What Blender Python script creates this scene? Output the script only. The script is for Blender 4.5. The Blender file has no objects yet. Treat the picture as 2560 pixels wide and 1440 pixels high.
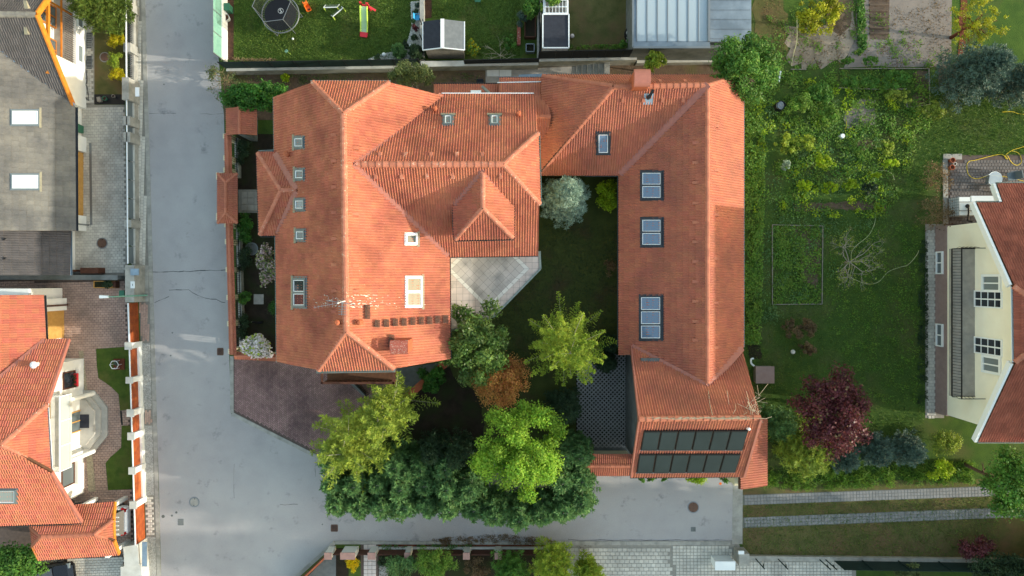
import bpy, math, random
import numpy as np
from mathutils import Vector, Matrix

# ------------------------------------------------------------------ camera, sky, sun, exposure
scene = bpy.context.scene
C = scene.collection
H, FPX, CX, CY = 42.7, 1707.0, 1280.0, 696.0        # drone height in m, focal length and foot point in photo pixels
cam_d = bpy.data.cameras.new('camera'); cam = bpy.data.objects.new('camera', cam_d); C.objects.link(cam)
cam.location = (0, 0, H)
cam_d.sensor_width = 36.0; cam_d.lens = 36.0 * FPX / 2560.0
cam_d.shift_y = -(720.0 - CY) / 2560.0
cam_d.clip_start = 0.5; cam_d.clip_end = 2000
scene.camera = cam

SUN_EL, SUN_AZ = math.radians(17.5), math.radians(-6.0)     # azimuth from +X (east), towards +Y
sv = Vector((math.cos(SUN_EL) * math.cos(SUN_AZ), math.cos(SUN_EL) * math.sin(SUN_AZ), math.sin(SUN_EL)))
world = bpy.data.worlds.new('World'); scene.world = world; world.use_nodes = True
wn = world.node_tree.nodes; wl = world.node_tree.links
bg = wn['Background']; sky = wn.new('ShaderNodeTexSky'); sky.sky_type = 'NISHITA'; sky.sun_disc = False
sky.sun_elevation = SUN_EL; sky.sun_rotation = math.pi / 2 - SUN_AZ
sky.air_density = 1.95; sky.dust_density = 1.5; sky.ozone_density = 1.0
wl.new(sky.outputs[0], bg.inputs[0]); bg.inputs[1].default_value = 0.15
sl = bpy.data.lights.new('sun', 'SUN'); sl.energy = 2.0; sl.angle = math.radians(0.6); sl.color = (0.88, 0.86, 0.76)
so = bpy.data.objects.new('sun', sl); C.objects.link(so); so.rotation_euler = sv.to_track_quat('Z', 'Y').to_euler()
so.location = (30, -3, 30)
scene.view_settings.view_transform = 'Standard'; scene.view_settings.look = 'None'
scene.view_settings.exposure = 1.48; scene.view_settings.gamma = 1.0; scene.view_settings.use_curve_mapping = False
scene.cycles.max_bounces = 6; scene.cycles.diffuse_bounces = 3; scene.cycles.transparent_max_bounces = 12

random.seed(7)
RNG = np.random.default_rng(11)

def P(u, v, z=0.0):
    k = (H - z) / FPX
    return Vector(((u - CX) * k, (CY - v) * k, z))

class Plane:                                    # z = a + b x + c y
    def __init__(s, a, b, c): s.a, s.b, s.c = a, b, c
    def z(s, x, y): return s.a + s.b * x + s.c * y
    def px(s, u, v):
        ku, kv = (u - CX) / FPX, (CY - v) / FPX
        d = (H - s.a) / (1 + s.b * ku + s.c * kv)
        return Vector((ku * d, kv * d, H - d))
    def xy(s, x, y): return Vector((x, y, s.z(x, y)))
    def normal(s): return Vector((-s.b, -s.c, 1)).normalized()
def through(x0, y0, z0, b=0.0, c=0.0): return Plane(z0 - b * x0 - c * y0, b, c)

# ------------------------------------------------------------------ materials
MATS = {}
def srgb(r, g, b):
    f = lambda c: (c / 255 / 12.92) if c / 255 <= 0.04045 else ((c / 255 + 0.055) / 1.055) ** 2.4
    return (f(r), f(g), f(b), 1.0)

def M(name, c1, c2=None, rough=0.8, scale=1.5, detail=5.0, tint=0.0, c3=None, s3=3.0, t3=0.62, w3=0.06, bump=0.0, bscale=30.0,
      spec=0.3, metal=0.0, lo=0.35, hi=0.65, c4=None, s4=0.4, t4=0.55, w4=0.12, transl=0.0, huevar=0.0, coat=0.0, grain=0.0, gscale=45.0):
    m = bpy.data.materials.new(name); m.use_nodes = True
    nt = m.node_tree; N = nt.nodes; L = nt.links
    b = N['Principled BSDF']
    geo = N.new('ShaderNodeNewGeometry')
    def noise(sc, det=5.0, ro=0.6):
        t = N.new('ShaderNodeTexNoise'); t.inputs['Scale'].default_value = sc; t.inputs['Detail'].default_value = det
        t.inputs['Roughness'].default_value = ro; L.new(geo.outputs['Position'], t.inputs['Vector']); return t.outputs['Fac']
    def ramp(x, a, bb):
        r = N.new('ShaderNodeMapRange'); r.inputs[1].default_value = a; r.inputs[2].default_value = bb; L.new(x, r.inputs[0]); return r.outputs[0]
    def mix(fac, a, bb, mode='MIX'):
        x = N.new('ShaderNodeMix'); x.data_type = 'RGBA'; x.blend_type = mode
        if isinstance(fac, float): x.inputs[0].default_value = fac
        else: L.new(fac, x.inputs[0])
        for s, val in ((6, a), (7, bb)):
            if isinstance(val, tuple): x.inputs[s].default_value = val
            else: L.new(val, x.inputs[s])
        return x.outputs[2]
    def mixgrey(x):
        r = N.new('ShaderNodeMapRange'); r.inputs[1].default_value = 0.3; r.inputs[2].default_value = 0.7; r.inputs[3].default_value = 1 - grain; r.inputs[4].default_value = 1 + grain * 0.6; L.new(x, r.inputs[0])
        c = N.new('ShaderNodeCombineColor')
        for k in range(3): L.new(r.outputs[0], c.inputs[k])
        return c.outputs[0]
    col = c1
    if c2 is not None: col = mix(ramp(noise(scale, detail), lo, hi), c1, c2)
    if c4 is not None: col = mix(ramp(noise(s4, 4.0), t4 - w4, t4 + w4), col, c4)
    if c3 is not None: col = mix(ramp(noise(s3, 6.0, 0.7), t3 - w3, t3 + w3), col, c3)
    if grain > 0:
        col = mix(1.0, col, mixgrey(noise(gscale, 3.0, 0.7)), 'MULTIPLY')
    if tint > 0 or huevar > 0:
        at = N.new('ShaderNodeAttribute'); at.attribute_name = 'tint'
        oi = N.new('ShaderNodeObjectInfo')
        ad = N.new('ShaderNodeMath'); ad.operation = 'ADD'; L.new(at.outputs['Fac'], ad.inputs[0])
        if transl > 0: ad.inputs[1].default_value = 0.0       # leaves keep their own shade
        else: L.new(oi.outputs['Random'], ad.inputs[1])
        fr = N.new('ShaderNodeMath'); fr.operation = 'FRACT'; L.new(ad.outputs[0], fr.inputs[0])
        mr = N.new('ShaderNodeMapRange'); L.new(fr.outputs[0], mr.inputs[0]); mr.inputs[3].default_value = 1 - tint; mr.inputs[4].default_value = 1 + tint
        hs = N.new('ShaderNodeHueSaturation'); L.new(mr.outputs[0], hs.inputs['Value'])
        if huevar > 0:
            m2 = N.new('ShaderNodeMath'); m2.operation = 'MULTIPLY'; m2.inputs[1].default_value = 7.31; L.new(fr.outputs[0], m2.inputs[0])
            f2 = N.new('ShaderNodeMath'); f2.operation = 'FRACT'; L.new(m2.outputs[0], f2.inputs[0])
            r2 = N.new('ShaderNodeMapRange'); L.new(f2.outputs[0], r2.inputs[0]); r2.inputs[3].default_value = 0.5 - huevar; r2.inputs[4].default_value = 0.5 + huevar
            L.new(r2.outputs[0], hs.inputs['Hue'])
        if isinstance(col, tuple): hs.inputs['Color'].default_value = col
        else: L.new(col, hs.inputs['Color'])
        col = hs.outputs[0]
    if isinstance(col, tuple): b.inputs['Base Color'].default_value = col
    else: L.new(col, b.inputs['Base Color'])
    b.inputs['Roughness'].default_value = rough; b.inputs['Metallic'].default_value = metal
    b.inputs['Specular IOR Level'].default_value = spec
    if coat: b.inputs['Coat Weight'].default_value = coat
    if bump > 0:
        bp = N.new('ShaderNodeBump'); bp.inputs['Strength'].default_value = bump; bp.inputs['Distance'].default_value = 0.05
        L.new(noise(bscale, 4.0), bp.inputs['Height']); L.new(bp.outputs[0], b.inputs['Normal'])
    if transl > 0:
        tr = N.new('ShaderNodeBsdfTranslucent')
        if isinstance(col, tuple): tr.inputs[0].default_value = col
        else: L.new(col, tr.inputs[0])
        mx = N.new('ShaderNodeMixShader'); mx.inputs[0].default_value = transl
        L.new(b.outputs[0], mx.inputs[1]); L.new(tr.outputs[0], mx.inputs[2]); L.new(mx.outputs[0], N['Material Output'].inputs[0])
    MATS[name] = m
    return m

def MNET(name, col, open_=0.5, scale=60.0):                # thin see-through netting
    m = bpy.data.materials.new(name); m.use_nodes = True; nt = m.node_tree; N = nt.nodes; L = nt.links
    b = N['Principled BSDF']; b.inputs['Base Color'].default_value = col; b.inputs['Roughness'].default_value = 0.8
    tr = N.new('ShaderNodeBsdfTransparent'); mx = N.new('ShaderNodeMixShader'); mx.inputs[0].default_value = 1 - open_
    L.new(tr.outputs[0], mx.inputs[1]); L.new(b.outputs[0], mx.inputs[2]); L.new(mx.outputs[0], N['Material Output'].inputs[0])
    MATS[name] = m; return m

def MGLASS(name, tintc, rough=0.05, alpha=0.55):            # pane: dark body colour with a mirror-like sky reflection
    m = bpy.data.materials.new(name); m.use_nodes = True; nt = m.node_tree; N = nt.nodes; L = nt.links
    b = N['Principled BSDF']; b.inputs['Base Color'].default_value = tintc; b.inputs['Roughness'].default_value = rough
    b.inputs['Specular IOR Level'].default_value = 0.5; b.inputs['Coat Weight'].default_value = 0.25; b.inputs['Coat Roughness'].default_value = 0.05
    MATS[name] = m; return m

def MCLEAR(name, tintc, keep=0.35, rough=0.05):              # clear or frosted glazing one can look through
    m = bpy.data.materials.new(name); m.use_nodes = True; nt = m.node_tree; N = nt.nodes; L = nt.links
    b = N['Principled BSDF']; b.inputs['Base Color'].default_value = tintc; b.inputs['Roughness'].default_value = rough
    b.inputs['Coat Weight'].default_value = 0.8
    tr = N.new('ShaderNodeBsdfTransparent'); mx = N.new('ShaderNodeMixShader'); mx.inputs[0].default_value = keep
    L.new(tr.outputs[0], mx.inputs[1]); L.new(b.outputs[0], mx.inputs[2]); L.new(mx.outputs[0], N['Material Output'].inputs[0])
    MATS[name] = m; return m

# ------------------------------------------------------------------ mesh helpers
class MB:
    def __init__(s): s.v = []; s.f = []; s.t = []
    def poly(s, pts, t=None):
        i = len(s.v); s.v += [tuple(p) for p in pts]; s.f.append(tuple(range(i, i + len(pts)))); s.t.append(random.random() if t is None else t)
    def prism(s, pts, z0, z1, t=None, bottom=True):
        pts = [(p[0], p[1]) for p in pts]
        ar = sum(pts[i][0] * pts[(i + 1) % len(pts)][1] - pts[(i + 1) % len(pts)][0] * pts[i][1] for i in range(len(pts)))
        if ar < 0: pts = pts[::-1]
        t = random.random() if t is None else t
        n = len(pts); i = len(s.v)
        s.v += [(x, y, z0) for x, y in pts] + [(x, y, z1) for x, y in pts]
        s.f.append(tuple(range(i + n, i + 2 * n))); s.t.append(t)
        if bottom: s.f.append(tuple(range(i + n - 1, i - 1, -1))); s.t.append(t)
        for k in range(n):
            s.f.append((i + k, i + (k + 1) % n, i + n + (k + 1) % n, i + n + k)); s.t.append(t)
        return s
    def hexa(s, b, tp, t=None):                     # bottom quad, top quad (same order, ccw from above)
        t = random.random() if t is None else t
        i = len(s.v); s.v += [tuple(p) for p in b] + [tuple(p) for p in tp]
        for f in ((3, 2, 1, 0), (4, 5, 6, 7), (0, 1, 5, 4), (1, 2, 6, 5), (2, 3, 7, 6), (3, 0, 4, 7)):
            s.f.append(tuple(i + q for q in f)); s.t.append(t)
        return s
    def box(s, c, d, rz=0.0, t=None):
        x, y, z = c; a, b, h = d[0] / 2, d[1] / 2, d[2] / 2; co, si = math.cos(rz), math.sin(rz)
        q = [(x + px * co - py * si, y + px * si + py * co) for px, py in ((-a, -b), (a, -b), (a, b), (-a, b))]
        return s.hexa([(p[0], p[1], z - h) for p in q], [(p[0], p[1], z + h) for p in q], t)
    def wall(s, p0, p1, w, z0, z1, t=None):         # upright slab along a ground segment
        p0 = Vector((p0[0], p0[1], 0)); p1 = Vector((p1[0], p1[1], 0)); d = (p1 - p0).normalized(); n = Vector((-d.y, d.x, 0)) * (w / 2)
        q = [p0 - n, p1 - n, p1 + n, p0 + n]
        return s.hexa([(p.x, p.y, z0) for p in q], [(p.x, p.y, z1) for p in q], t)
    def beam(s, p0, p1, w, h=None, t=None, up=Vector((0, 0, 1))):
        h = w if h is None else h
        p0 = Vector(p0); p1 = Vector(p1); d = (p1 - p0).normalized()
        if abs(d.dot(up)) > 0.98: up = Vector((0, 1, 0))
        x = d.cross(up).normalized() * (w / 2); y = x.cross(d).normalized() * (h / 2)
        return s.hexa([p0 - x - y, p0 + x - y, p1 + x - y, p1 - x - y], [p0 - x + y, p0 + x + y, p1 + x + y, p1 - x + y], t)
    def tube(s, pts, r, n=6, r1=None, cap=True, t=None):
        t = random.random() if t is None else t
        pts = [Vector(p) for p in pts]; m = len(pts); i0 = len(s.v)
        for k, p in enumerate(pts):
            d = (pts[min(k + 1, m - 1)] - pts[max(k - 1, 0)]).normalized()
            a = d.cross(Vector((0, 0, 1)) if abs(d.z) < 0.9 else Vector((0, 1, 0))).normalized(); b = d.cross(a)
            rr = (r[k] if isinstance(r, (list, tuple)) else r + ((r1 - r) * k / (m - 1) if r1 is not None else 0))
            for j in range(n):
                q = 2 * math.pi * j / n; w = p + (a * math.cos(q) + b * math.sin(q)) * rr; s.v.append(tuple(w))
        for k in range(m - 1):
            for j in range(n):
                a0 = i0 + k * n + j; a1 = i0 + k * n + (j + 1) % n
                s.f.append((a0, a0 + n, a1 + n, a1)); s.t.append(t)
        if cap:
            s.f.append(tuple(i0 + j for j in range(n))); s.t.append(t)
            s.f.append(tuple(i0 + (m - 1) * n + j for j in range(n - 1, -1, -1))); s.t.append(t)
        return s
    def lathe(s, c, prof, n=16, t=None):            # profile of (radius, z) from bottom to top
        t = random.random() if t is None else t
        i0 = len(s.v); m = len(prof)
        for r, z in prof:
            for j in range(n):
                q = 2 * math.pi * j / n; s.v.append((c[0] + r * math.cos(q), c[1] + r * math.sin(q), c[2] + z))
        for k in range(m - 1):
            for j in range(n):
                a = i0 + k * n + j; b = i0 + k * n + (j + 1) % n
                s.f.append((a, b, b + n, a + n)); s.t.append(t)
        s.f.append(tuple(i0 + (m - 1) * n + j for j in range(n))); s.t.append(t)
        return s
    def build(s, name, mat, parent=None, smooth=False):
        me = bpy.data.meshes.new(name); me.from_pydata(s.v, [], s.f); 
        a = me.attributes.new('tint', 'FLOAT', 'FACE'); a.data.foreach_set('value', np.array(s.t, dtype=np.float32))
        me.materials.append(MATS[mat] if isinstance(mat, str) else mat)
        if smooth: me.shade_smooth()
        return link(name, me, parent)

def link(name, me, parent=None):
    o = bpy.data.objects.new(name, me); C.objects.link(o)
    if parent is not None:
        o.parent = parent; o.matrix_parent_inverse = WINV[parent.name] if parent.name in WINV else Matrix.Identity(4)
    WINV[o.name] = WINV[parent.name] if parent is not None and parent.name in WINV else Matrix.Identity(4)
    if parent is not None: WINV[o.name] = Matrix.Identity(4)
    return o
WINV = {}

def tag(o, label=None, cat=None, group=None, kind=None):
    if label: o['label'] = label
    if cat: o['category'] = cat
    if group: o['group'] = group
    if kind: o['kind'] = kind
    return o
def thing(name, label, cat, loc=(0, 0, 0), group=None):
    o = bpy.data.objects.new(name, None); C.objects.link(o); o.location = loc; o.empty_display_size = 0.3
    WINV[o.name] = Matrix.Translation(Vector(loc)).inverted()
    return tag(o, label, cat, group)
def stuff(o): o['kind'] = 'stuff'; return o
def struct(o): o['kind'] = 'structure'; return o

def fastmesh(name, verts, nper, mat, parent=None, tint=None):
    """verts (N*nper,3): N separate polygons of nper corners"""
    verts = np.asarray(verts, dtype=np.float32).reshape(-1, 3); nv = len(verts); nf = nv // nper
    me = bpy.data.meshes.new(name); me.vertices.add(nv); me.vertices.foreach_set('co', verts.ravel())
    me.loops.add(nv); me.loops.foreach_set('vertex_index', np.arange(nv, dtype=np.int32))
    me.polygons.add(nf); me.polygons.foreach_set('loop_start', np.arange(0, nv, nper, dtype=np.int32))
    me.update(calc_edges=True)
    a = me.attributes.new('tint', 'FLOAT', 'FACE')
    a.data.foreach_set('value', (RNG.random(nf) if tint is None else np.asarray(tint)).astype(np.float32))
    me.materials.append(MATS[mat]); me.validate()
    return link(name, me, parent)

def inpoly(pt, poly):
    x, y = pt[0], pt[1]; c = False; n = len(poly); j = n - 1
    for i in range(n):
        xi, yi = poly[i][0], poly[i][1]; xj, yj = poly[j][0], poly[j][1]
        if (yi > y) != (yj > y) and x < (xj - xi) * (y - yi) / (yj - yi) + xi: c = not c
        j = i
    return c
def inpoly_np(X, Y, poly):
    c = np.zeros(len(X), bool); n = len(poly); j = n - 1
    for i in range(n):
        xi, yi = poly[i][0], poly[i][1]; xj, yj = poly[j][0], poly[j][1]
        if yi != yj: c ^= ((yi > Y) != (yj > Y)) & (X < (xj - xi) * (Y - yi) / (yj - yi) + xi)
        j = i
    return c
def ppoly(px, z=0.0): return [P(u, v, z) for u, v in px]
def clip(poly, conv):
    """clip 3-D points (u,v,h) by a ccw convex uv polygon"""
    out = poly; n = len(conv)
    for i in range(n):
        ax, ay = conv[i]; bx, by = conv[(i + 1) % n]; ex, ey = bx - ax, by - ay
        inp = out; out = []
        if not inp: return []
        d = [ex * (p[1] - ay) - ey * (p[0] - ax) for p in inp]
        for k in range(len(inp)):
            p, q = inp[k], inp[(k + 1) % len(inp)]; dp, dq = d[k], d[(k + 1) % len(inp)]
            if dp >= 0: out.append(p)
            if (dp >= 0) != (dq >= 0):
                w = dp / (dp - dq); out.append(tuple(p[z] + (q[z] - p[z]) * w for z in range(3)))
    return out

def pieces(name, mat, parent, *beams):
    """several alike boards or strips, each its own part"""
    for a in beams:
        mb = MB(); mb.beam(*a[:4], **(a[4] if len(a) > 4 else {})); mb.build(name, mat, parent)

# ------------------------------------------------------------------ materials of this place
M('tile_red', srgb(176, 103, 78), srgb(188, 115, 87), rough=0.75, scale=0.8, tint=0.075, c3=srgb(204, 180, 150), s3=9.0, t3=0.675, w3=0.03, c4=srgb(148, 84, 66), s4=0.45, t4=0.57, w4=0.12, bump=0.15, bscale=40, huevar=0.005, grain=0.14, gscale=14)
M('tile_new', srgb(174, 102, 78), srgb(184, 112, 84), rough=0.7, scale=0.7, tint=0.06, c4=srgb(152, 92, 74), s4=0.4, t4=0.56, w4=0.12, bump=0.12, bscale=40, huevar=0.004, grain=0.12, gscale=14)
M('tile_left', srgb(178, 104, 80), srgb(190, 114, 88), rough=0.75, scale=1.1, tint=0.07, c3=srgb(205, 185, 160), s3=11.0, t3=0.68, w3=0.03, bump=0.15, bscale=40, huevar=0.008, grain=0.10, gscale=14)
M('tile_right', srgb(162, 94, 74), srgb(142, 78, 62), rough=0.75, scale=1.3, tint=0.14, c3=srgb(180, 156, 134), s3=10.0, t3=0.68, w3=0.03, bump=0.15, grain=0.12, gscale=14)
M('tile_grey', srgb(101, 98, 95), srgb(92, 90, 87), rough=0.85, scale=2.2, tint=0.08, c4=srgb(126, 121, 112), s4=0.5, bump=0.15, grain=0.12, gscale=12)
M('tile_brown', srgb(98, 92, 90), srgb(86, 82, 81), rough=0.8, scale=2.0, tint=0.07, bump=0.1)
M('cap_red', srgb(184, 116, 92), srgb(170, 104, 82), rough=0.8, scale=3, tint=0.10, c3=srgb(214, 194, 168), s3=7.0, t3=0.64, w3=0.05, bump=0.2)
M('cap_new', srgb(178, 110, 84), srgb(166, 100, 78), rough=0.8, scale=3, tint=0.10, c3=srgb(196, 172, 144), s3=8.0, t3=0.70, w3=0.03, bump=0.15)
M('cap_grey', srgb(138, 132, 122), srgb(118, 112, 104), rough=0.85, scale=4, tint=0.08)
M('flash_red', srgb(156, 96, 82), srgb(166, 104, 88), rough=0.55, scale=4, spec=0.4)
M('lichen', srgb(222, 214, 200), srgb(196, 184, 168), rough=0.95, scale=9)
M('deck_wood', srgb(104, 72, 52), srgb(86, 60, 44), rough=0.85, scale=6)
M('plaster_cream', srgb(226, 212, 176), srgb(220, 205, 168), rough=0.9, scale=2, bump=0.08, bscale=60)
M('plaster_white', srgb(232, 230, 224), srgb(224, 222, 216), rough=0.9, scale=2, bump=0.05, bscale=60)
M('plaster_yellow', srgb(248, 240, 218), srgb(243, 234, 211), rough=0.9, scale=1.2, bump=0.05, bscale=60)
M('plaster_warm', srgb(212, 176, 130), srgb(200, 166, 120), rough=0.9, scale=2)
M('plinth_pink', srgb(150, 128, 122), srgb(140, 118, 113), rough=0.9, scale=3)
M('concrete', srgb(166, 162, 152), srgb(146, 143, 136), rough=0.9, scale=2.5, c4=srgb(122, 120, 112), s4=1.2, t4=0.62, bump=0.15, bscale=25)
M('concrete_dark', srgb(116, 118, 116), srgb(98, 101, 100), rough=0.9, scale=2, c4=srgb(80, 84, 78), s4=0.8, t4=0.6, bump=0.15)
M('concrete_light', srgb(196, 194, 186), srgb(178, 175, 166), rough=0.9, scale=2, bump=0.1)
M('asphalt', srgb(164, 159, 157), srgb(151, 147, 146), rough=0.92, scale=0.35, c4=srgb(170, 166, 163), s4=0.18, t4=0.53, c3=srgb(124, 122, 122), s3=0.9, t3=0.66, w3=0.07, bump=0.3, bscale=60, grain=0.14, gscale=24)
M('crack', srgb(58, 60, 64), rough=1.0)
M('pave_grey', srgb(204, 198, 186), srgb(190, 184, 173), rough=0.9, scale=1.2, tint=0.10, c4=srgb(164, 159, 150), s4=0.5, t4=0.58, bump=0.15)
M('pave_red', srgb(182, 155, 140), srgb(166, 140, 127), rough=0.9, scale=1.0, tint=0.10, c4=srgb(138, 120, 110), s4=0.4, t4=0.58, bump=0.15)
M('pave_herring', srgb(160, 128, 122), srgb(142, 112, 108), rough=0.9, scale=1.5, tint=0.18, c4=srgb(112, 88, 86), s4=0.4, bump=0.15, huevar=0.008)
M('pave_patio', srgb(120, 112, 108), srgb(104, 98, 95), rough=0.9, scale=1.5, tint=0.12, bump=0.15)
M('joint_dark', srgb(148, 143, 133), srgb(134, 129, 120), rough=1.0, scale=5)
M('joint_brown', srgb(100, 86, 79), srgb(86, 74, 68), rough=1.0, scale=5)
M('terrace_pink', srgb(214, 199, 191), srgb(203, 190, 183), rough=0.7, scale=1.5, tint=0.05, c4=srgb(168, 160, 156), s4=0.9, t4=0.62, grain=0.08)
M('terrace_light', srgb(220, 218, 212), srgb(210, 208, 203), rough=0.7, scale=2, tint=0.04)
M('terrace_grey', srgb(198, 192, 187), srgb(186, 181, 177), rough=0.7, scale=1.5, tint=0.06, c4=srgb(142, 140, 138), s4=0.8, t4=0.60, grain=0.08)
M('lattice', srgb(150, 148, 146), srgb(134, 133, 132), rough=0.9, scale=3, tint=0.08)
M('slab', srgb(168, 160, 150), srgb(150, 144, 136), rough=0.9, scale=3, tint=0.06)
M('lawn', srgb(66, 86, 38), srgb(82, 100, 44), rough=1.0, scale=2.2, detail=8, c4=srgb(96, 96, 54), s4=0.6, t4=0.62, w4=0.1, bump=0.9, bscale=26, spec=0.05)
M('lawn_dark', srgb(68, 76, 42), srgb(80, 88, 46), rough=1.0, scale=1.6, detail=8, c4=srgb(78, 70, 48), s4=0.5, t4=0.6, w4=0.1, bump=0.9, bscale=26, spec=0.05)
M('lawn_dry', srgb(84, 86, 50), srgb(104, 98, 62), rough=1.0, scale=1.6, detail=8, c4=srgb(112, 92, 66), s4=0.5, t4=0.58, w4=0.1, bump=0.9, bscale=26, spec=0.05)
M('meadow', srgb(62, 84, 40), srgb(76, 98, 44), rough=1.0, scale=1.2, detail=8, c4=srgb(86, 90, 54), s4=0.35, t4=0.60, w4=0.1, bump=1.0, bscale=18, spec=0.05)
M('soil', srgb(112, 94, 78), srgb(92, 77, 64), rough=1.0, scale=2.5, detail=8, c4=srgb(96, 92, 60), s4=0.5, t4=0.6, bump=0.8, bscale=14, spec=0.05)
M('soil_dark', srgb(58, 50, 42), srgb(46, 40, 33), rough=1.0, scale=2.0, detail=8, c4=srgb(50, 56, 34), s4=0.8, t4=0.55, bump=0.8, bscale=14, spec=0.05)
M('soil_pale', srgb(156, 142, 126), srgb(138, 124, 108), rough=1.0, scale=1.2, detail=8, c4=srgb(120, 108, 90), s4=0.5, t4=0.6, bump=0.6, bscale=16, spec=0.05)
M('soil_grey', srgb(136, 126, 118), srgb(124, 115, 108), rough=1.0, scale=1.5, detail=8, bump=0.5, bscale=20, spec=0.05)
M('soil_tilled', srgb(104, 90, 78), srgb(92, 78, 68), rough=1.0, scale=2.5, bump=0.6, bscale=14, spec=0.05)
M('mulch', srgb(86, 60, 46), srgb(66, 46, 36), rough=1.0, scale=6, bump=0.9, bscale=20)
M('bark_mulch', srgb(112, 62, 42), srgb(88, 48, 34), rough=1.0, scale=5, bump=0.9, bscale=16)
M('gravel_white', srgb(206, 202, 192), srgb(172, 168, 160), rough=0.95, scale=9, tint=0.25)
M('gravel_grey', srgb(172, 170, 164), srgb(150, 148, 142), rough=0.95, scale=9, tint=0.3)
M('gravel_beige', srgb(176, 164, 138), srgb(150, 140, 120), rough=0.95, scale=9, tint=0.25)
M('gutter', srgb(150, 160, 152), srgb(128, 138, 132), rough=0.45, scale=4, metal=0.3)
M('gutter_dark', srgb(70, 72, 70), rough=0.5, metal=0.3)
M('gutter_green', srgb(118, 140, 132), rough=0.45, metal=0.3)
M('zinc', srgb(150, 166, 178), srgb(132, 148, 160), rough=0.4, metal=0.5, scale=3)
M('zinc_roof', srgb(118, 130, 140), srgb(104, 116, 126), rough=0.5, metal=0.2, scale=1.4, c4=srgb(134, 146, 156), s4=0.8)
M('metal_grey', srgb(130, 134, 136), rough=0.45, metal=0.5)
M('metal_dark', srgb(40, 42, 44), rough=0.5, metal=0.4)
M('metal_white', srgb(226, 228, 228), rough=0.45)
M('iron_black', srgb(24, 24, 26), rough=0.6)
M('frame_dark', srgb(52, 56, 62), rough=0.4, metal=0.2)
M('frame_grey', srgb(108, 118, 122), rough=0.4, metal=0.3)
M('frame_white', srgb(238, 238, 236), rough=0.4)
M('lead', srgb(150, 142, 118), srgb(132, 126, 108), rough=0.7, scale=6)
MGLASS('glass_sky', srgb(96, 116, 140)); MGLASS('glass_dark', srgb(40, 46, 54)); MGLASS('glass_grey', srgb(120, 128, 128)); M('glass_collector', srgb(44, 56, 60), srgb(38, 50, 54), rough=0.42, scale=0.7, spec=0.22)
MGLASS('glass_window', srgb(96, 104, 106))
MCLEAR('glass_frost', srgb(176, 190, 198), keep=0.72, rough=0.4); MCLEAR('glass_rail', srgb(214, 220, 218), keep=0.4)
M('wood_orange', srgb(206, 130, 44), srgb(190, 112, 36), rough=0.5, scale=5)
M('wood_panel', srgb(158, 78, 34), srgb(128, 58, 26), rough=0.5, scale=3.2, tint=0.10, c4=srgb(184, 104, 50), s4=1.1, t4=0.62, spec=0.4)
M('wood_brown', srgb(92, 56, 40), srgb(76, 46, 34), rough=0.7, scale=5)
M('wood_door', srgb(196, 150, 84), srgb(180, 134, 70), rough=0.6, scale=4)
M('wood_grey', srgb(150, 140, 128), srgb(128, 120, 110), rough=0.9, scale=6)
M('felt_dark', srgb(52, 54, 62), srgb(44, 46, 54), rough=0.85, scale=4, spec=0.3); M('felt_lit', srgb(112, 116, 118), srgb(100, 104, 106), rough=0.8, scale=4)  # the lighter felt stands for sunlight on one shed slope
M('brick_red', srgb(170, 92, 76), srgb(150, 78, 66), rough=0.9, scale=6, tint=0.15, c3=srgb(210, 196, 180), s3=14, t3=0.6)
M('net_green', srgb(62, 112, 98), srgb(50, 96, 86), rough=0.8, scale=3); M('net_pale', srgb(124, 168, 150), srgb(110, 154, 138), rough=0.8, scale=3)
M('net_black', srgb(30, 32, 36), srgb(24, 26, 30), rough=0.8, scale=3); M('net_dkgreen', srgb(28, 50, 48), srgb(24, 42, 40), rough=0.8, scale=3)
MNET('net_thin', srgb(34, 38, 40), 0.62); MNET('net_goal', srgb(150, 160, 150), 0.72)
M('plastic_green', srgb(58, 110, 86), rough=0.5); M('plastic_orange', srgb(236, 116, 40), rough=0.4); M('plastic_red', srgb(208, 52, 62), rough=0.4)
M('plastic_lime', srgb(206, 232, 96), rough=0.4); M('plastic_mint', srgb(184, 214, 176), rough=0.4); M('plastic_blue', srgb(70, 168, 214), rough=0.4)
M('plastic_white', srgb(228, 230, 228), rough=0.4); M('plastic_black', srgb(26, 27, 30), rough=0.45); M('plastic_yellow', srgb(222, 190, 52), rough=0.5); M('hose_pale', srgb(176, 178, 132), rough=0.6)
M('mat_black', srgb(26, 28, 36), srgb(22, 24, 30), rough=0.7, scale=3); M('paint_white', srgb(214, 216, 214), rough=0.5)
M('car_white', srgb(232, 234, 236), rough=0.25, coat=0.6); M('car_black', srgb(18, 18, 22), rough=0.2, coat=0.8); M('lamp_red', srgb(150, 20, 24), rough=0.2)
M('terracotta', srgb(176, 98, 66), srgb(160, 86, 58), rough=0.8, scale=6); M('rust', srgb(110, 84, 70), srgb(96, 72, 60), rough=0.7, scale=5, metal=0.2)
M('fur_black', srgb(22, 20, 20), rough=0.9); M('fur_white', srgb(224, 220, 214), rough=0.9)
M('stone_pink', srgb(176, 136, 124), srgb(162, 124, 114), rough=0.85, scale=4); M('stone_white', srgb(214, 212, 204), rough=0.9)
M('bark', srgb(98, 78, 62), srgb(78, 62, 50), rough=1.0, scale=8, bump=0.6); M('bark_pale', srgb(168, 158, 142), srgb(140, 130, 116), rough=1.0, scale=8)
M('twig_dry', srgb(168, 142, 104), srgb(140, 116, 84), rough=1.0, scale=5, tint=0.2); M('vine_dry', srgb(186, 172, 150), srgb(160, 142, 118), rough=1.0, scale=5, tint=0.15)
def LEAF(name, a, b, tint=0.42, transl=0.35, hue=0.02, rough=0.55): M(name, a, b, rough=rough, scale=1.3, tint=tint, transl=transl, huevar=hue, spec=0.25)
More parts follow.
